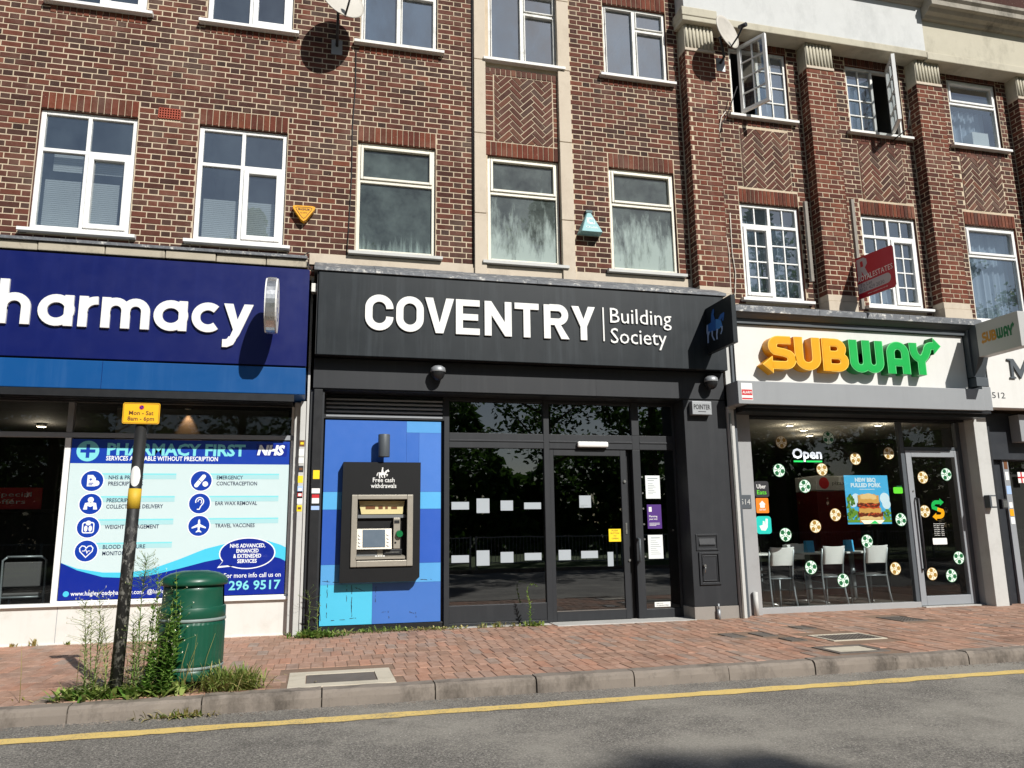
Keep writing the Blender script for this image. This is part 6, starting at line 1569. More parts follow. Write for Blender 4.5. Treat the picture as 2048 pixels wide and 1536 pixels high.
# ------------------------------------------------------------------ shop 512 at the right edge
S4 = thing('corner_shopfront', 'dark shopfront with white fascia numbered 512 at the right edge', 'shopfront', (11, 0, 0))
MB().box(9.31, 13.0, -.30, .0, 2.99, 3.9).build('fascia_backing', MT['slate'], S4)
MB().prism([(-.5, 3.93), (-.5, 3.96), (.0, 4.15), (.0, 3.93)], 9.31, 13.0, mp=lambda u, v, d: (d, u, v)).build('lead_flashing', MT['lead'], S4)
MB().box(9.405, 9.50, -.24, .1, -.06, 2.74).build('pillar', MT['charcoal'], S4, bevel=.004)
MB().box(9.505, 13, -.16, .1, 2.05, 2.74).build('shutter_recess', MT['shopdark'], S4, bevel=.004)
MB().box(9.95, 13, -.34, -.165, 2.30, 2.70).build('shutter_box', MT['subgrey'], S4, bevel=.006)
m = MB(); m.box(9.78, 9.88, -.12, .06, -.06, 2.048); m.build('mullion', MT['greyframe'], S4, bevel=.003)
MB().box(9.505, 9.778, -.08, .1, -.06, 2.048).build('side_panel', MT['shopdark'], S4)
MB().box(9.882, 13, -.1, .06, -.06, .32).build('stall_riser', MT['shopdark'], S4)
MB().poly(((9.88, .0, .32), (13, .0, .32), (13, .0, 2.05), (9.88, .0, 2.05))).build('pane', MT['glass'], S4)
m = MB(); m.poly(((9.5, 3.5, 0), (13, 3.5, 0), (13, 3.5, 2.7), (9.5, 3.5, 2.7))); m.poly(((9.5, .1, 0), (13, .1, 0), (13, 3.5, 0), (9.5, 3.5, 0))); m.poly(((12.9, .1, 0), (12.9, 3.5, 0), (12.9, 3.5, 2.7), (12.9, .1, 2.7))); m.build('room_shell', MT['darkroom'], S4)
SG = thing('fascia_sign', 'white fascia sign with a dark serif M and the number 512', 'sign', (11, -.5, 2.76))
MB().box(9.315, 13.0, -.51, -.301, 2.762, 3.92).build('panel', MT['subwhite'], SG, bevel=.005)
a = fy(2020, 757, -.52); b = fy(2020, 718, -.52); mx = a[0]; w = .34
m = MB(); zb, zt = a[1], b[1] + .0
m.prism([(mx, zb), (mx + .10, zb), (mx + .10, zb + .02), (mx + .07, zb + .03), (mx + .07, zt - .1), (mx + .19, zb), (mx + .31, zt - .1), (mx + .31, zb + .03), (mx + .28, zb + .02), (mx + .28, zb), (mx + .42, zb), (mx + .42, zb + .02), (mx + .39, zb + .03), (mx + .39, zt - .03), (mx + .42, zt - .02), (mx + .42, zt), (mx + .31, zt), (mx + .2, zb + .12), (mx + .09, zt), (mx - .02, zt), (mx - .02, zt - .02), (mx + .03, zt - .03), (mx + .03, zb + .03), (mx, zb + .02)], -.535, -.511); m.build('letter', MT['slate'], SG)
a = fy(1985, 796, -.512); b = fy(2011, 797, -.512); MB().text('512', a[0], b[0], a[1], .085, -.5125).build('number', MT['dark'], SG)
for i, (px, py, w, h, k) in enumerate(((2021, 930, .03, .06, 'brown'), (2025, 952, .03, .06, 'sticker'), (2028, 980, .04, .06, 'horseC'), (2032, 1010, .03, .04, 'sticker'), (2033, 1025, .035, .05, 'alarmyellow'), (2036, 1041, .035, .05, 'paper'))):
    x, z = fy(px, py, -.122); MB().box(9.83 - w, 9.83 + w, -.1235, -.1205, z - h, z + h).build('sticker', MT[k], S4)
x, z = fy(2043, 955, -.01); t = thing('flag_sticker', 'white shirt sticker with a red cross at the right edge', 'sticker', (x, -.01, z - .07)); m = MB(); m.box(x - .06, x + .07, -.006, -.003, z - .08, z + .08, 0); m.box(x - .06, x + .07, -.0075, -.0062, z - .012, z + .012, 1); m.box(x - .008, x + .016, -.0085, -.0076, z - .08, z + .08, 1); m.build('print', [MT['sticker'], MT['red']], t)
t = thing('key_box', 'small grey box on the dark panel at the right edge', 'box', (9.65, -.12, 1.3)); x, z = fy(2014, 1008, -.2); MB().box(9.56, 9.66, -.24, -.081, z - .07, z + .07).build('case', MT['dark'], t, bevel=.006); MB().box(9.575, 9.645, -.245, -.2405, z - .05, z + .05).build('door', MT['steel'], t)

# ------------------------------------------------------------------ things on the upper walls
t = thing('alarm_box', 'yellow triangular alarm box on the brick wall left of centre', 'alarm box', (-.29, 0, 4.91))
A, B, C = (-.445, 5.13), (-.13, 5.135), (-.287, 4.905)
def tri(s, r=.05):
    cx, cz = (A[0]+B[0]+C[0])/3, (A[1]+B[1]+C[1])/3; out = []
    for p, q, n in ((A, C, B), (B, A, C), (C, B, A)):
        d1 = Vector((q[0]-p[0], q[1]-p[1])).normalized() * r; d2 = Vector((n[0]-p[0], n[1]-p[1])).normalized() * r
        out += [(p[0]+d1.x, p[1]+d1.y), (p[0]+d1.x*.3+d2.x*.3, p[1]+d1.y*.3+d2.y*.3), (p[0]+d2.x, p[1]+d2.y)]
    o = []
    for i in range(3): o += out[i*3:i*3+3]
    return [(cx + (a-cx)*s, cz + (b-cz)*s) for a, b in o]
def tri_out():
    r = .055; out = []
    for p, q, n in ((A, C, B), (B, A, C), (C, B, A)):
        d1 = Vector((q[0]-p[0], q[1]-p[1])).normalized() * r; d2 = Vector((n[0]-p[0], n[1]-p[1])).normalized() * r
        out += [(p[0]+d1.x, p[1]+d1.y), (p[0]+(d1.x+d2.x)*.25, p[1]+(d1.y+d2.y)*.25), (p[0]+d2.x, p[1]+d2.y)]
    return out
T = tri_out(); cc = (sum(a for a, b in T)/9, sum(b for a, b in T)/9)
MB().prism(T, -.09, -.002).build('case', MT['alarmyellow'], t, bevel=.012)
m = MB(); m.stroke([(cc[0]+(a-cc[0])*.72, cc[1]+(b-cc[1])*.72) for a, b in T], .006, -.0925, -.0905, closed=True); m.text('MAGNUM', -.355, -.22, 5.07, .028, -.092, bold=.03); m.text('ALARMS', -.33, -.245, 5.03, .016, -.092); m.build('print', MT['brown'], t)
# teal bell box: truncated pyramid
t = thing('alarm_box', 'pale teal pyramid alarm box marked C beside the bank upstairs window', 'alarm box', (3.48, 0, 5.06))
m = MB(); z0, z1 = 5.075, 5.40; f0 = [(3.31, -.002), (3.65, -.002), (3.63, -.17), (3.33, -.17)]; f1 = [(3.45, -.002), (3.52, -.002), (3.51, -.045), (3.46, -.045)]
b = [(a, c, z0) for a, c in f0]; tp = [(a, c, z1) for a, c in f1]
m.poly(tp); m.poly(b[::-1])
for i in range(4): j = (i+1) % 4; m.poly((b[i], b[j], tp[j], tp[i]))
m.build('case', MT['tealbox'], t, bevel=.008, recalc=True)
nrm = lambda v: (-.17 + (v - z0) / (z1 - z0) * .125) - .003
m = MB(); sm = lambda u, v, d: (u, nrm(v) + d, v); m.stroke(arc(3.485, 5.255, .04, .04, 50, 310, 14), .018, 0, .002, 0, sm); m.stroke(rrect(3.435, 3.535, 5.205, 5.305, .012), .006, 0, .002, 0, sm, closed=True); m.text('Chubb', 3.40, 3.565, 5.13, .035, 0, 0, sm); m.build('print', MT['sticker'], t)
m = MB(); m.box(3.44, 3.53, -.055, -.001, 5.395, 5.43); m.build('cap', MT['tealdark'], t)

def dish(c, R, aim, mount, label):
    t = thing('satellite_dish', label, 'satellite dish', mount)
    ax = Vector(aim).normalized(); e1 = ax.cross(Vector((0, 0, 1))).normalized(); e2 = e1.cross(ax); c = Vector(c)
    m = MB(); n, k = 36, 7; rows = []
    for j in range(k + 1):
        r = R * j / k; d = .16 * (r / R) ** 2 * R
        rows.append([tuple(c + e1 * (r * math.cos(2*math.pi*i/n)) + e2 * (r * 1.08 * math.sin(2*math.pi*i/n)) + ax * d) for i in range(n)])
    for j in range(1, k):
        for i in range(n): q = (i+1) % n; m.poly((rows[j][i], rows[j][q], rows[j+1][q], rows[j+1][i]), 0, True)
    m.poly(rows[1], 0)
    o = m.build('reflector', MT['dish'], t, recalc=True); md = o.modifiers.new('thick', 'SOLIDIFY'); md.thickness = .01; md.offset = 0
    foot = c - e2 * (R * 1.06) + ax * (.14 * R); lnb = c + ax * (R * 1.15) - e2 * (R * .35)
    MB().tube([c - ax * .03 - e2 * R * .5, foot, foot.lerp(lnb, .5) - e2 * .02, lnb], .013).build('feed_arm', MT['dark'], t)
    d = (c - lnb).normalized(); MB().cyl(lnb - d * .05, lnb + d * .07, .03, n=14).build('receiver', MT['dark'], t)
    mo = Vector(mount); MB().tube([c - ax * .02, c - ax * .10, Vector((c.x - ax.x*.1, c.y + .05, mo.z + .12)), mo + Vector((0, -.12, .03)), mo + Vector((0, -.01, 0))], .02).build('mast', MT['dark'], t)
    m = MB(); m.box(mo.x - .07, mo.x + .07, mo.y - .012, mo.y - .001, mo.z - .13, mo.z + .08); m.build('wall_plate', MT['galv'], t)
    return t
dish((.085, -.42, 7.80), .29, (.35, -.88, .32), (.05, 0, 7.45), 'grey satellite dish at the top edge, left of centre')
dish((5.50, -.50, 8.14), .25, (.42, -.9, .16), (5.56, -.2, 7.86), 'grey satellite dish on the first red pier beside the open window')

# estate agent board on its post
t = thing('estate_board', 'red Royal Estates To Let board projecting from the brick pier', 'sign', (7.545, -.2, 4.2))
MB().box(7.515, 7.565, -.275, -.225, 4.19, 5.88).build('post', MT['wood'], t, bevel=.004)
XE = 7.505; eq = [(-.24, 4.335), (-.97, 4.30), (-1.0, 4.34), (-1.01, 4.86), (-.985, 4.895), (-.24, 4.955)]
em = lambda u, v, d: (XE - d, u, v)
m = MB(); m.prism(eq, .0, -.009, 0, em, side=1); m.build('panel', [MT['estatered'], MT['sticker']], t)
m = MB(); ue = lambda k: -.25 - k * .74
def em2(u, v, d): return (XE - d, ue(u), 4.335 + .60 * v - .02 * u)
m.text('ROYAL', .02, .42, .42, .075, 0.0015, 0, lambda u, v, d: em2(u, .42 + (v - .42) / .60, d), bold=.03); m.text('ESTATES', .44, .97, .42, .075, .0015, 0, lambda u, v, d: em2(u, .42 + (v - .42) / .60, d))
m.poly([em2(u, v, .001) for u, v in ([(.0, .13), (.78, .13)] + arc(.80, .25, .10, .12, -80, 80, 8) + [(.78, .37), (0, .37)])], 1)
m.poly([em2(u, v, .001) for u, v in ((.02, .52), (.02, .98), (.22, .98), (.30, .92), (.31, .8), (.24, .72), (.32, .52), (.2, .52), (.14, .66), (.14, .52))], 1)
m.poly([em2(u, v, .0018) for u, v in ((.12, .76), (.12, .90), (.19, .90), (.20, .76))], 3)
m.text('To Let', .06, .40, .27, .05, .002, 2, lambda u, v, d: em2(u, .27 + (v - .27) / .60, d)); m.text('0121 429 2030', .04, .72, .16, .05, .002, 2, lambda u, v, d: em2(u, .16 + (v - .16) / .60, d)); m.text('www.royalestates.co.uk', .25, .8, .05, .022, .002, 0, lambda u, v, d: em2(u, .05 + (v - .05) / .60, d))
m.build('print', [MT['sticker'], MT['estategrey'], MT['slate'], MT['estatered']], t)
tag(MB().box(6.85, 6.90, -.10, -.045, 4.62, 5.86).build('timber_batten', MT['wood'], bevel=.004), 'bare grey timber batten fixed upright beside the window above the yellow letters', 'batten')

# cables
def cable(P, r, mat, label): return tag(MB().tube(P, r, 6).build('cable', MT[mat]), label, 'cable')
cable([(.30, -.012, 7.42), (.305, -.012, 6.9), (.28, -.012, 6.3), (.285, -.012, 5.6), (.265, -.012, 4.9), (.25, -.012, 4.56)], .007, 'cable', 'thin dark cable running down the bricks left of the bank windows')
cable([(1.868, -.016, 9.6), (1.87, -.016, 7.0), (1.872, -.016, 4.5)], .009, 'cable', 'dark cable along the left stone pilaster')
cable([(5.70, -.02, 7.2), (5.62, -.03, 7.1), (5.56, -.015, 6.8), (5.56, -.015, 6.0), (5.555, -.015, 5.4), (5.60, -.015, 5.0), (5.585, -.015, 4.5), (5.56, -.06, 4.2)], .008, 'cablewhite', 'pale cable hanging beside the first pier')
cable([(5.66, -.014, 5.6), (5.65, -.014, 5.0), (5.68, -.014, 4.7), (5.65, -.02, 4.4), (5.60, -.05, 4.25), (5.56, -.1, 4.16)], .007, 'cablewhite', 'second pale cable ending in a tangle above the projecting bank sign')
cable([(5.62, -.05, 4.28), (5.5, -.1, 4.22), (5.55, -.16, 4.3), (5.44, -.2, 4.2), (5.40, -.3, 4.16)], .009, 'cable', 'dark tangled cable above the projecting bank sign')
cable([(5.84, -.16, 7.55), (5.75, -.12, 7.3), (5.72, -.05, 7.16), (5.63, -.03, 7.02), (5.60, -.02, 6.85)], .008, 'cable', 'black cable looping from the window sill under the right dish')
cable([(8.72, -.3, 7.45), (8.75, -.2, 7.2), (8.62, -.1, 7.1), (8.58, -.03, 7.05)], .01, 'cable', 'black cable on the sill of the open window above the estate board')
cable([(-.2, -.3, 4.45), (-.25, -.45, 4.36), (-.2, -.55, 4.2), (-.15, -.55, 4.12)], .008, 'cable', 'dark cable over the gap between pharmacy and bank fascias')
tag(MB().box(-.16, -.09, -.42, -.3, 3.92, 4.03).build('junction_box', MT['oldwhite'], bevel=.01), 'small cream junction box in the gap between navy and anthracite signs', 'box')

# ------------------------------------------------------------------ street furniture
bx, by = fz(229, 1394)
t = thing('parking_sign', 'yellow parking plate reading Mon to Sat on a leaning worn black pole', 'sign', (bx, by, 0))
lean = Vector((.042, .0, 2.0)); top = Vector((bx, by, -.02)) + lean
MB().cyl((bx, by, -.05), top, .044, .042, n=22).build('pole', MT['wornpole'], t)
MB().cyl(top - Vector((0, 0, .004)), top + Vector((0, 0, .012)), .047, n=22).build('cap', MT['black'], t)
q0 = Vector((bx, by, 0)) + lean * .655; q1 = Vector((bx, by, 0)) + lean * .728
MB().cyl(q0, q1, .0455, n=22).build('yellow_tape', MT['yellowtape'], t)
px_, pz_ = fy(283, 827, by - .05)
m = MB(); m.prism(rrect(px_ - .128, px_ + .128, pz_ - .079, pz_ + .079, .014), by - .058, by - .054, 0); m.build('plate', MT['yellow'], t)
m = MB(); m.stroke(rrect(px_ - .122, px_ + .122, pz_ - .073, pz_ + .073, .01), .003, by - .0592, by - .0582, 0, closed=True)
m.text('Mon - Sat', px_ - .085, px_ + .085, pz_ - .012, .03, by - .0592, bold=.02); m.text('8am - 6pm', px_ - .092, px_ + .092, pz_ - .055, .03, by - .0592, bold=.02); m.build('lettering', MT['brown'], t)
m = MB(); m.disc(px_, pz_ + .045, .017, by - .0592, 0, n=18); m.disc(px_, pz_ + .045, .0125, by - .0598, 1, n=18); m.stroke([(px_ - .009, pz_ + .054), (px_ + .009, pz_ + .036)], .004, by - .0606, by - .06, 0); m.build('no_waiting_mark', [MT['red'], MT['p_navy']], t)
MB().box(px_ - .03, px_ + .03, by - .0535, by - .04, pz_ - .02, pz_ + .02).build('clip', MT['galv'], t)
zst = 1.545; cx = bx + lean.x * zst / 2
m = MB(); n = 10
for i in range(n):
    a0, a1 = [math.radians(-90 - 48 + 96 * k / n) for k in (i, i + 1)]
    w0, w1 = [.075 * math.sqrt(max(0, 1 - (2 * k / n - 1) ** 2)) for k in (i, i + 1)]
    r = .0462; m.poly([(cx + r*math.cos(a0), by + r*math.sin(a0), zst - w0), (cx + r*math.cos(a1), by + r*math.sin(a1), zst - w1), (cx + r*math.cos(a1), by + r*math.sin(a1), zst + w1), (cx + r*math.cos(a0), by + r*math.sin(a0), zst + w0)])
m.build('round_sticker', MT['sticker'], t)

# litter bin
cb = Vector((-.905, -2.93, 0))
t = thing('litter_bin', 'green plastic litter bin with domed hood standing by the kerb', 'bin', tuple(cb))
MB().lathe([(.0, .0), (.17, .0), (.17, .045), (.165, .06)], cb, 40).build('base', MT['black'], t)
def ribbed(z0, z1, r0, r1, n=40, amp=.0016):
    m = MB(); k = n * 4; a = []
    for z, r in ((z0, r0), (z0 + .015, r0 + .004), (z1 - .02, r1 + .004), (z1, r1)):
        a.append([(cb.x + (r + (amp if (i % 4) < 2 else 0) * (1 if z0 + .01 < z < z1 - .01 else 0)) * math.cos(2*math.pi*i/k), cb.y + (r + (amp if (i % 4) < 2 else 0) * (1 if z0 + .01 < z < z1 - .01 else 0)) * math.sin(2*math.pi*i/k), z) for i in range(k)])
    for j in range(3):
        for i in range(k): q = (i+1) % k; m.poly((a[j][i], a[j][q], a[j+1][q], a[j+1][i]), 0, False)
    return m
MB().lathe([(.225, .06), (.234, .065), (.234, .13), (.229, .135)], cb, 48).build('lower_ring', MT['binGreen'], t)
MB().lathe([(.236, .137), (.241, .14), (.241, .155), (.236, .158)], cb, 48).build('lower_band', MT['binband'], t)
m = ribbed(.16, .475, .232, .234); m.build('body', MT['binGreen'], t)
m = MB(); m.lathe([(.2415, .18), (.2445, .19), (.2445, .445), (.2415, .455)], cb, 18, a0=math.radians(-150), a1=math.radians(-95)); m.build('door_panel', MT['binGreen'], t)
MB().lathe([(.236, .476), (.243, .479), (.243, .497), (.236, .50)], cb, 48).build('upper_band', MT['binband'], t)
MB().lathe([(.236, .501), (.239, .505), (.2385, .574), (.234, .582), (.19, .586)], cb, 48).build('shoulder', MT['binGreen'], t)
for a0, a1 in ((-172, -12), (10, 165)):
    m = MB(); m.lathe([(.228, .578), (.224, .60), (.219, .70), (.219, .742), (.205, .745), (.206, .6), (.21, .58)], cb, 22, a0=math.radians(a0), a1=math.radians(a1)); m.build('side_wall', MT['binGreen'], t)
MB().lathe([(.19, .735), (.238, .738), (.246, .75), (.243, .775), (.225, .80), (.18, .825), (.10, .843), (.04, .846), (.035, .842), (.0, .842)], cb, 52).build('hood', MT['binGreen'], t)
MB().lathe([(.0, .585), (.17, .585)], cb, 32).lathe([(.175, .59), (.175, .73)], cb, 32).build('liner', MT['deep'], t)
# ------------------------------------------------------------------ weeds
wr = random.Random(31)
def blade(m, base, direc, L, w, bend=.4, mi=0, n=3):
    """a tapering bent leaf"""
    p = Vector(base); d = Vector(direc).normalized(); side = d.cross(Vector((0, 0, 1)))
    if side.length < 1e-3: side = Vector((1, 0, 0))
    side.normalize(); prev = None
    a = wr.uniform(0, 6.28); side = (side * math.cos(a) + side.cross(d) * math.sin(a)).normalized() if bend < 0 else side
    b = abs(bend)
    for i in range(n + 1):
        t = i / n; ww = w * (math.sin(math.pi * (.18 + .82 * t)) if t < 1 else 0) * .6
        q = p + d * (L * t) + Vector((0, 0, -1)) * (b * L * t * t * .6)
        cur = (q + side * ww, q - side * ww)
        if prev: m.poly((prev[1], cur[1], cur[0], prev[0]) if t < 1 else (prev[1], q, prev[0]), mi)
        prev = cur
def upright_weed(m, x, y, z0, h, leafL, nl, mi=0, lean=(0, 0), stem=.004, top=0.0, w=.16):
    pts = [Vector((x + lean[0] * t * t + .012 * math.sin(5 * t + x * 40), y + lean[1] * t * t + .01 * math.cos(4 * t + y * 30), z0 + h * t)) for t in [i / 7 for i in range(8)]]
    m.tube(pts, [stem * (1 - .7 * i / 7) for i in range(8)], 5, 1)
    for i in range(nl):
        t = .06 + .92 * i / nl; k = min(6, int(t * 7)); p = pts[k].lerp(pts[k+1], t * 7 - k); a = i * 2.4 + wr.uniform(-.4, .4)
        L = leafL * (1 - .45 * t) * wr.uniform(.7, 1.2); blade(m, p, (math.cos(a), math.sin(a), .55 + .5 * t), L, L * w, .5, mi)
    if top:
        for i in range(int(top)):
            t = wr.uniform(.72, 1.0); k = min(6, int(t * 7)); p = pts[k].lerp(pts[k+1], t * 7 - k); a = wr.uniform(0, 6.28); r = (1.08 - t) * .35 + .02
            q = p + Vector((math.cos(a) * r, math.sin(a) * r, wr.uniform(.01, .07))); m.tube([p, q], [.0012, .0008], 3, 1)
            for _ in range(3): blade(m, q, (wr.uniform(-1, 1), wr.uniform(-1, 1), 1), .014, .008, 0, 2, 1)
def plant(name, label, fn, mats, cat='weed', group=None):
    m = MB(); fn(m); o = m.build(name, [MT[k] for k in mats]); tag(o, label, cat, group); return o
px0, py0 = bx, by
# tall fleabanes around the pole
def f(m):
    for dx, dy, h in ((-.16, .02, .62), (-.12, -.03, .74), (-.19, -.05, .5), (-.22, .02, .66), (-.08, .03, .55), (-.06, -.05, .48), (-.14, .05, .45)): upright_weed(m, px0 + dx, py0 + dy, .0, h, .11, 46, 0, (wr.uniform(-.06, .05), 0), .004, 18, .10)
plant('tall_weed', 'pale feathery weeds growing at the left of the leaning pole', f, ['weedpale', 'weed', 'flower'], group='weeds around the pole and bin')
def f(m):
    for dx, dy, h in ((.13, .02, .96), (.17, .06, .80), (.10, -.04, .55), (.20, .0, .6), (.08, .05, .5), (.15, -.06, .42)): upright_weed(m, px0 + dx, py0 + dy, .0, h, .12, 60, 0, (wr.uniform(.0, .07), 0), .005, 90 if h > .9 else 20, .10)
plant('tall_weed', 'tall thin weed with a fluffy top between the pole and the bin', f, ['weedpale', 'weeddark', 'weedpale'], group='weeds around the pole and bin')
def f(m):
    for i in range(24): upright_weed(m, px0 + .28 + wr.uniform(-.09, .09), py0 + .04 + wr.uniform(-.12, .06), .0, wr.uniform(.25, .66) if i > 1 else .86, .085, 30, 0, (wr.uniform(-.02, .07), wr.uniform(-.04, .02)), .004, 3, .40)
plant('leafy_weed', 'bushy dark green weed climbing the left side of the bin', f, ['weeddark', 'weed', 'flower'], group='weeds around the pole and bin')
def f(m):
    for i in range(620):
        x, y = px0 + max(-.38, min(.45, wr.gauss(.04, .2))), py0 + wr.gauss(.0, .05); a = wr.uniform(0, 6.28)
        blade(m, (x, max(y, KB - .05), .0), (math.cos(a), math.sin(a) * .6, wr.uniform(.5, 1.8)), wr.uniform(.07, .2), wr.uniform(.015, .035), .6, wr.choice((0, 0, 1, 1, 2)))
plant('low_weeds', 'low leafy weeds at the foot of the leaning pole', f, ['weed', 'grass', 'weeddark'], group='weeds around the pole and bin')
def f(m):
    for i in range(800):
        x, y = cb.x + .33 + wr.gauss(0, .085), cb.y - .27 + wr.gauss(0, .035); a = wr.uniform(0, 6.28)
        blade(m, (x, y, .0), (math.cos(a) * .8 + .12, math.sin(a) * .5 - .15, wr.uniform(.6, 2.2)), wr.uniform(.14, .34), wr.uniform(.006, .012), wr.uniform(.5, 1.1), wr.choice((0, 0, 0, 1)), 4)
plant('grass_tuft', 'long shaggy grass tuft at the right of the bin spilling over the kerb', f, ['grass', 'drygrass'], 'grass', group='weeds around the pole and bin')
def f(m):
    for i in range(120):
        x, y = cb.x + .05 + wr.gauss(0, .12), -3.475 + wr.uniform(-.03, .0); blade(m, (x, y, ROADZ), (wr.uniform(-1, 1), wr.uniform(-1, .1), wr.uniform(.3, 1.4)), wr.uniform(.05, .15), wr.uniform(.006, .014), .7, wr.choice((0, 1, 1)))
plant('gutter_weeds', 'small dry weeds in the gutter below the bin', f, ['weed', 'drygrass'], group='weeds around the pole and bin')
# weeds along the shop bases
def f(m):
    for i in range(230):
        x = wr.gauss(.02, .13); blade(m, (x, -.36 + wr.gauss(0, .045), .0), (wr.uniform(-1, 1), wr.uniform(-1, .6), wr.uniform(.4, 1.8)), wr.uniform(.06, .18), wr.uniform(.012, .03), .6, wr.choice((0, 0, 1, 2)))
    upright_weed(m, -.05, -.37, 0, .50, .09, 22, 0, (-.03, 0), .004, 8, .2); upright_weed(m, .03, -.36, 0, .36, .08, 18, 0, (.03, 0), .004, 5, .2)
plant('corner_weeds', 'green weeds with small flowers at the foot of the column left of the cash machine', f, ['weed', 'grass', 'weeddark'], group='weeds along the bank')
def f(m):
    for i in range(480):
        x = wr.uniform(.2, 1.75); y = -.1 + wr.gauss(0, .05); k = math.exp(-((x - .75) / .35) ** 2)
        blade(m, (x, y, .0), (wr.uniform(-1, 1), wr.uniform(-1, .4), wr.uniform(.2, 1.3)), wr.uniform(.03, .07 + .09 * k), wr.uniform(.008, .022), .7, wr.choice((0, 1) if k > .4 else (1, 2, 2)))
plant('verge_weeds', 'strip of low weeds and dry grass along the foot of the blue panel', f, ['weed', 'grass', 'drygrass'], group='weeds along the bank')
def f(m):
    upright_weed(m, 2.5, -.2, .0, .42, .075, 34, 0, (-.03, -.03), .005, 0, .34)
    pts = [Vector((2.47, -.23, .42)), Vector((2.48, -.24, .47)), Vector((2.53, -.25, .49)), Vector((2.60, -.25, .455))]; m.tube(pts, [.002, .0018, .0014, .001], 4, 1)
    for i in range(16): p = pts[min(2, i // 5)].lerp(pts[min(3, i // 5 + 1)], (i % 5) / 5); blade(m, p, (wr.uniform(-1, 1), -.3, wr.uniform(-.5, 1)), .03, .012, .4, 0, 2)
    for i in range(60): blade(m, (2.52 + wr.gauss(0, .07), -.2 + wr.gauss(0, .03), 0), (wr.uniform(-1, 1), wr.uniform(-1, .5), wr.uniform(.3, 1.4)), wr.uniform(.05, .12), wr.uniform(.015, .03), .6, wr.choice((0, 2)))
plant('nodding_weed', 'single weed with a drooping tip in front of the bank window', f, ['weed', 'weeddark', 'grass'], group='weeds along the bank')
for x, n, lab in ((1.92, 34, 'small grass tuft, leftmost below the bank window'), (2.12, 60, 'small grass tuft, right of the leftmost one below the bank window'), (2.32, 26, 'brown dry tuft just left of the nodding weed')):
    def f(m):
        for i in range(n): blade(m, (x + wr.gauss(0, .035), -.18 + wr.gauss(0, .02), 0), (wr.uniform(-1, 1), wr.uniform(-1, .5), wr.uniform(.4, 1.8)), wr.uniform(.05, .13), wr.uniform(.006, .012), .6, wr.choice((0, 1)))
    plant('grass_tuft', lab, f, ['grass', 'drygrass'], 'grass', group='weeds along the bank')
for px, h, lab in ((70, .14, 'tiny brown weed at the far left foot of the pharmacy panel'), (28, .07, 'tiny grey weed at the left edge of the pharmacy panel'), (134, .06, 'tiny green weed at the foot of the pharmacy panel near the poster corner')):
    x = fy(px, 1292, -.06)[0]
    def f(m):
        for i in range(14): blade(m, (x + wr.gauss(0, .015), -.065, 0), (wr.uniform(-1, 1), wr.uniform(-1, 0), 2), h * wr.uniform(.5, 1.1), .012, .4, 0)
    plant('small_weed', lab, f, ['drygrass' if h > .065 else 'grass'], group='weeds along the pharmacy')
# pale dry debris along the column foot
m = MB()
for i in range(90):
    x = wr.uniform(4.45, 5.3); y = -.36 - abs(wr.gauss(0, .025)); blade(m, (x, y, .002), (wr.uniform(-1, 1), wr.uniform(-1, 1), .15), wr.uniform(.01, .035), .012, .1, 0, 1)
struct(m.build('dry_debris', MT['drygrass']), 'stuff', 'pale dry debris along the foot of the charcoal column')

# ------------------------------------------------------------------ trees across the road (seen mirrored in the glass; the right-hand one has an added top to shade the road edge)
def make_tree(seed, H, R, nleaf):
    r = random.Random(seed); t = thing('street_tree', 'x', 'tree', (0, 0, 0), 'trees across the road')
    m = MB(); m.tube([(0, 0, -.1), (.03, .02, H*.15), (-.04, .05, H*.32), (.05, 0, H*.55), (0, .03, H*.8)], [.34, .27, .22, .14, .05], 12)
    tips = []
    for i in range(16):
        z = H * (.26 + .6 * i / 16); a = i * 2.4; L = R * r.uniform(.6, .95) * (1 - .45 * abs(i / 16 - .35))
        p0 = Vector((0, 0, z)); p1 = p0 + Vector((math.cos(a) * L * .5, math.sin(a) * L * .5, L * .28)); p2 = p0 + Vector((math.cos(a) * L, math.sin(a) * L, L * .55))
        m.tube([p0, p1, p2], [.09, .05, .02], 7); tips += [p1, p2, p0.lerp(p1, .6), p1.lerp(p2, .5)]
    tips.append(Vector((0, 0, H * .93)))
    m.build('trunk', MT['bark'], t)
    m = MB(); cl = []
    for p in tips:
        for _ in range(3): cl.append((p + Vector((r.gauss(0, .55), r.gauss(0, .55), r.gauss(0, .5))), r.uniform(.45, .95)))
    if seed == 1:  # extra top clusters and shoot added to throw a shadow blob on the road
        cl += [(Vector((0, 0, H * 1.0)), .8)] * 22 + [(Vector((0, 0, H * 1.06)), .7)] * 18
        m2 = MB().tube([(0, .03, H * .78), (.05, .0, H * .92), (0, 0, H * 1.05)], [.05, .035, .01], 6); m2.build('added_leader', MT['bark'], t)
    for i in range(nleaf):
        c, q = r.choice(cl); d = Vector((r.gauss(0, 1), r.gauss(0, 1), r.gauss(0, .8))).normalized() * (q * r.random() ** .4); p = c + d
        a = Vector((r.gauss(0, 1), r.gauss(0, 1), r.gauss(0, .6))).normalized(); b = a.cross(Vector((r.gauss(0, 1), r.gauss(0, 1), r.gauss(0, 1)))).normalized(); s = r.uniform(.10, .17)
        m.poly([tuple(p - a * s), tuple(p + b * s * .55), tuple(p + a * s), tuple(p - b * s * .55)])
    m.build('crown', MT['leaf'], t); return t
T1 = make_tree(1, 16.2, 4.2, 9000); T2 = make_tree(2, 14.5, 4.6, 9000)
T1['label'] = 'tall street tree across the road opposite the bank door'; T1.location = (10.55, -25.9, -.1)
T2['label'] = 'spreading street tree across the road opposite the cash machine'; T2.location = (4.2, -27.0, -.1)
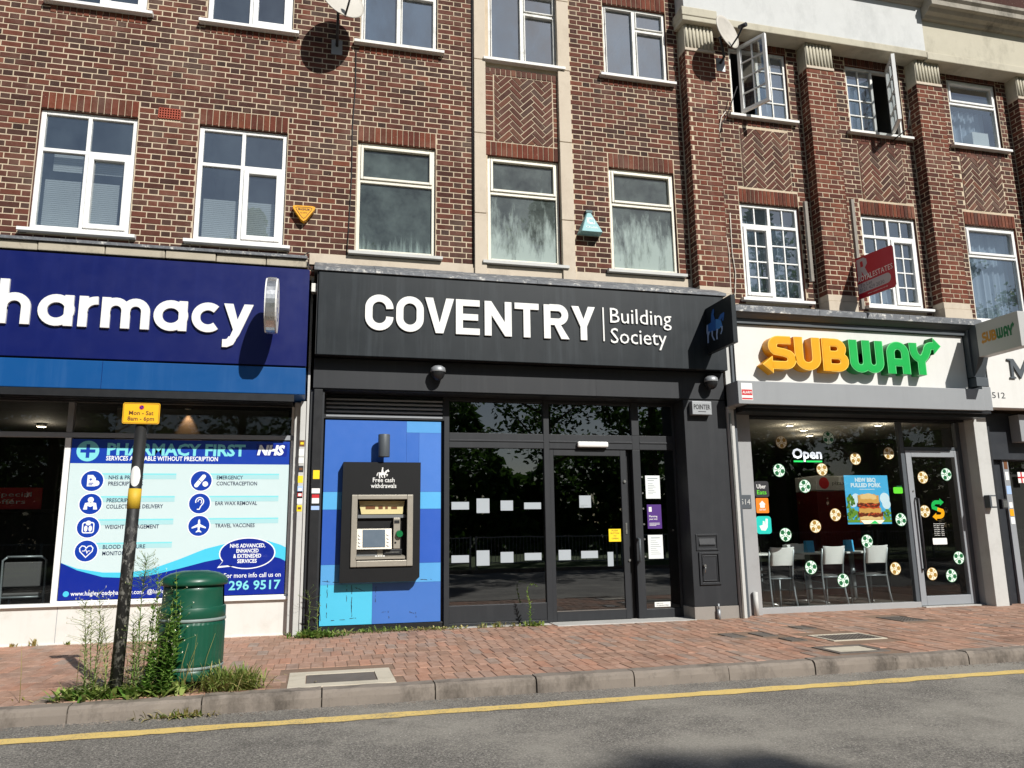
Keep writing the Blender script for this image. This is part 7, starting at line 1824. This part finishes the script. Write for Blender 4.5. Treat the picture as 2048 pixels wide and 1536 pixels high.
for i, (src, x, y, a, s) in enumerate(((T1, -3.5, -28, 1.0, .95), (T2, 16.5, -27, 2.2, 1.1), (T1, 23, -26, 3.5, 1.05), (T2, 30, -28, .6, 1.0), (T2, -11, -27, 4.0, 1.0), (T1, 37, -27, 5, 1.0))):
    dup(src, (x, y, -.1), a, ['tree across the road opposite the pharmacy', 'tree across the road opposite the charcoal column', 'tree across the road opposite the sandwich shop door', 'tree across the road beyond the corner shop', 'tree across the road left of the pharmacy', 'far right tree across the road'][i], (s, s, s))
m = MB(); r_ = random.Random(77)  # wood added to block the horizon and darken the window reflections
for i in range(42000):
    x = r_.uniform(-45, 70); top = 7.5 + 2.2 * math.sin(x * .31) + 1.6 * math.sin(x * .83 + 1); z = r_.uniform(-.1, top) if i % 3 else r_.uniform(-.1, 4.5); y = -37 + 1.6 * math.sin(x * .7 + z * .4) + r_.uniform(-1.2, 1.2) - z * .12
    a = Vector((r_.gauss(0, 1), r_.gauss(0, 1), r_.gauss(0, .7))).normalized(); b = a.cross(Vector((r_.gauss(0, 1), r_.gauss(0, 1), r_.gauss(0, 1)))).normalized(); s = r_.uniform(.28, .5); p = Vector((x, y, z))
    m.poly([tuple(p - a * s), tuple(p + b * s * .6), tuple(p + a * s), tuple(p - b * s * .6)])
struct(m.build('added_wood', MT['leaf']), 'stuff', 'mass of trees added beyond the far side of the road to darken reflections')
vg = MB(); vg.poly([(-60, -60, -.08), (60, -60, -.08), (60, -14.3, -.08), (-60, -14.3, -.08)]); g_ = stone_mat('verge grass', '#3f5226', '#55692f', '#6b6a3c', .4); struct(vg.build('verge', g_))
m = MB(); m.box(-60, 60, -14.5, -14.3, -.2, .0); struct(m.build('far_kerb', MT['kerb']))
# railing along the far pavement
for k in range(8):
    x = -10 + k * 5.0; t = thing('railing', 'grey metal guard railing across the road, panel %s from the left' % ('first', 'second', 'third', 'fourth', 'fifth', 'sixth', 'seventh', 'eighth')[k], 'railing', (x + 2.4, -15.5, -.08), 'guard railings across the road')
    for p in (x, x + 2.4, x + 4.8): MB().box(p - .03, p + .03, -15.53, -15.47, -.08, 1.0).build('post', MT['galv'], t)
    for z in (.15, .95): MB().box(x + .03, x + 4.77, -15.52, -15.48, z - .02, z + .02).build('rail', MT['galv'], t)
    m = MB()
    for i in range(1, 40): m.box(x + i * .12 - .007, x + i * .12 + .007, -15.507, -15.493, .17, .93)
    m.build('bars', MT['galv'], t)
# gutter grit, crumbs and dead stalks: uncountable litter along the kerb
m = MB(); gr = random.Random(55)
for i in range(900):
    x = gr.uniform(-4, 9); y = -3.47 - abs(gr.gauss(0, .05)); s = gr.uniform(.003, .009); z = ROADZ + .001
    m.poly([(x - s, y - s * .6, z), (x + s, y - s * .8, z), (x + s * .3, y + s, z + s)]); m.poly([(x + s, y - s * .8, z), (x + s * 1.1, y + s * .5, z), (x + s * .3, y + s, z + s)])
struct(m.build('gutter_grit', MT['kerb']), 'stuff', 'fine grit lying in the gutter below the kerb')
m = MB()
for i in range(60):
    x, y = bx + gr.gauss(.15, .25), by + gr.gauss(.02, .05); a = gr.uniform(0, 6.28); h = gr.uniform(.08, .45); m.tube([(x, y, 0), (x + .04 * math.cos(a), y + .02 * math.sin(a), h * .6), (x + .09 * math.cos(a), y + .04 * math.sin(a), h)], [.0022, .0018, .0008], 4)
for i in range(200):
    x, y = bx + gr.gauss(.2, .3), max(KB - .03, by + gr.gauss(.03, .06)); blade(m, (x, y, .002), (gr.uniform(-1, 1), gr.uniform(-1, 1), gr.uniform(.05, .5)), gr.uniform(.03, .1), .012, .3, 0, 2)
struct(m.build('dead_stalks', MT['drygrass']), 'stuff', 'dry dead stalks and leaves tangled among the weeds by the pole')
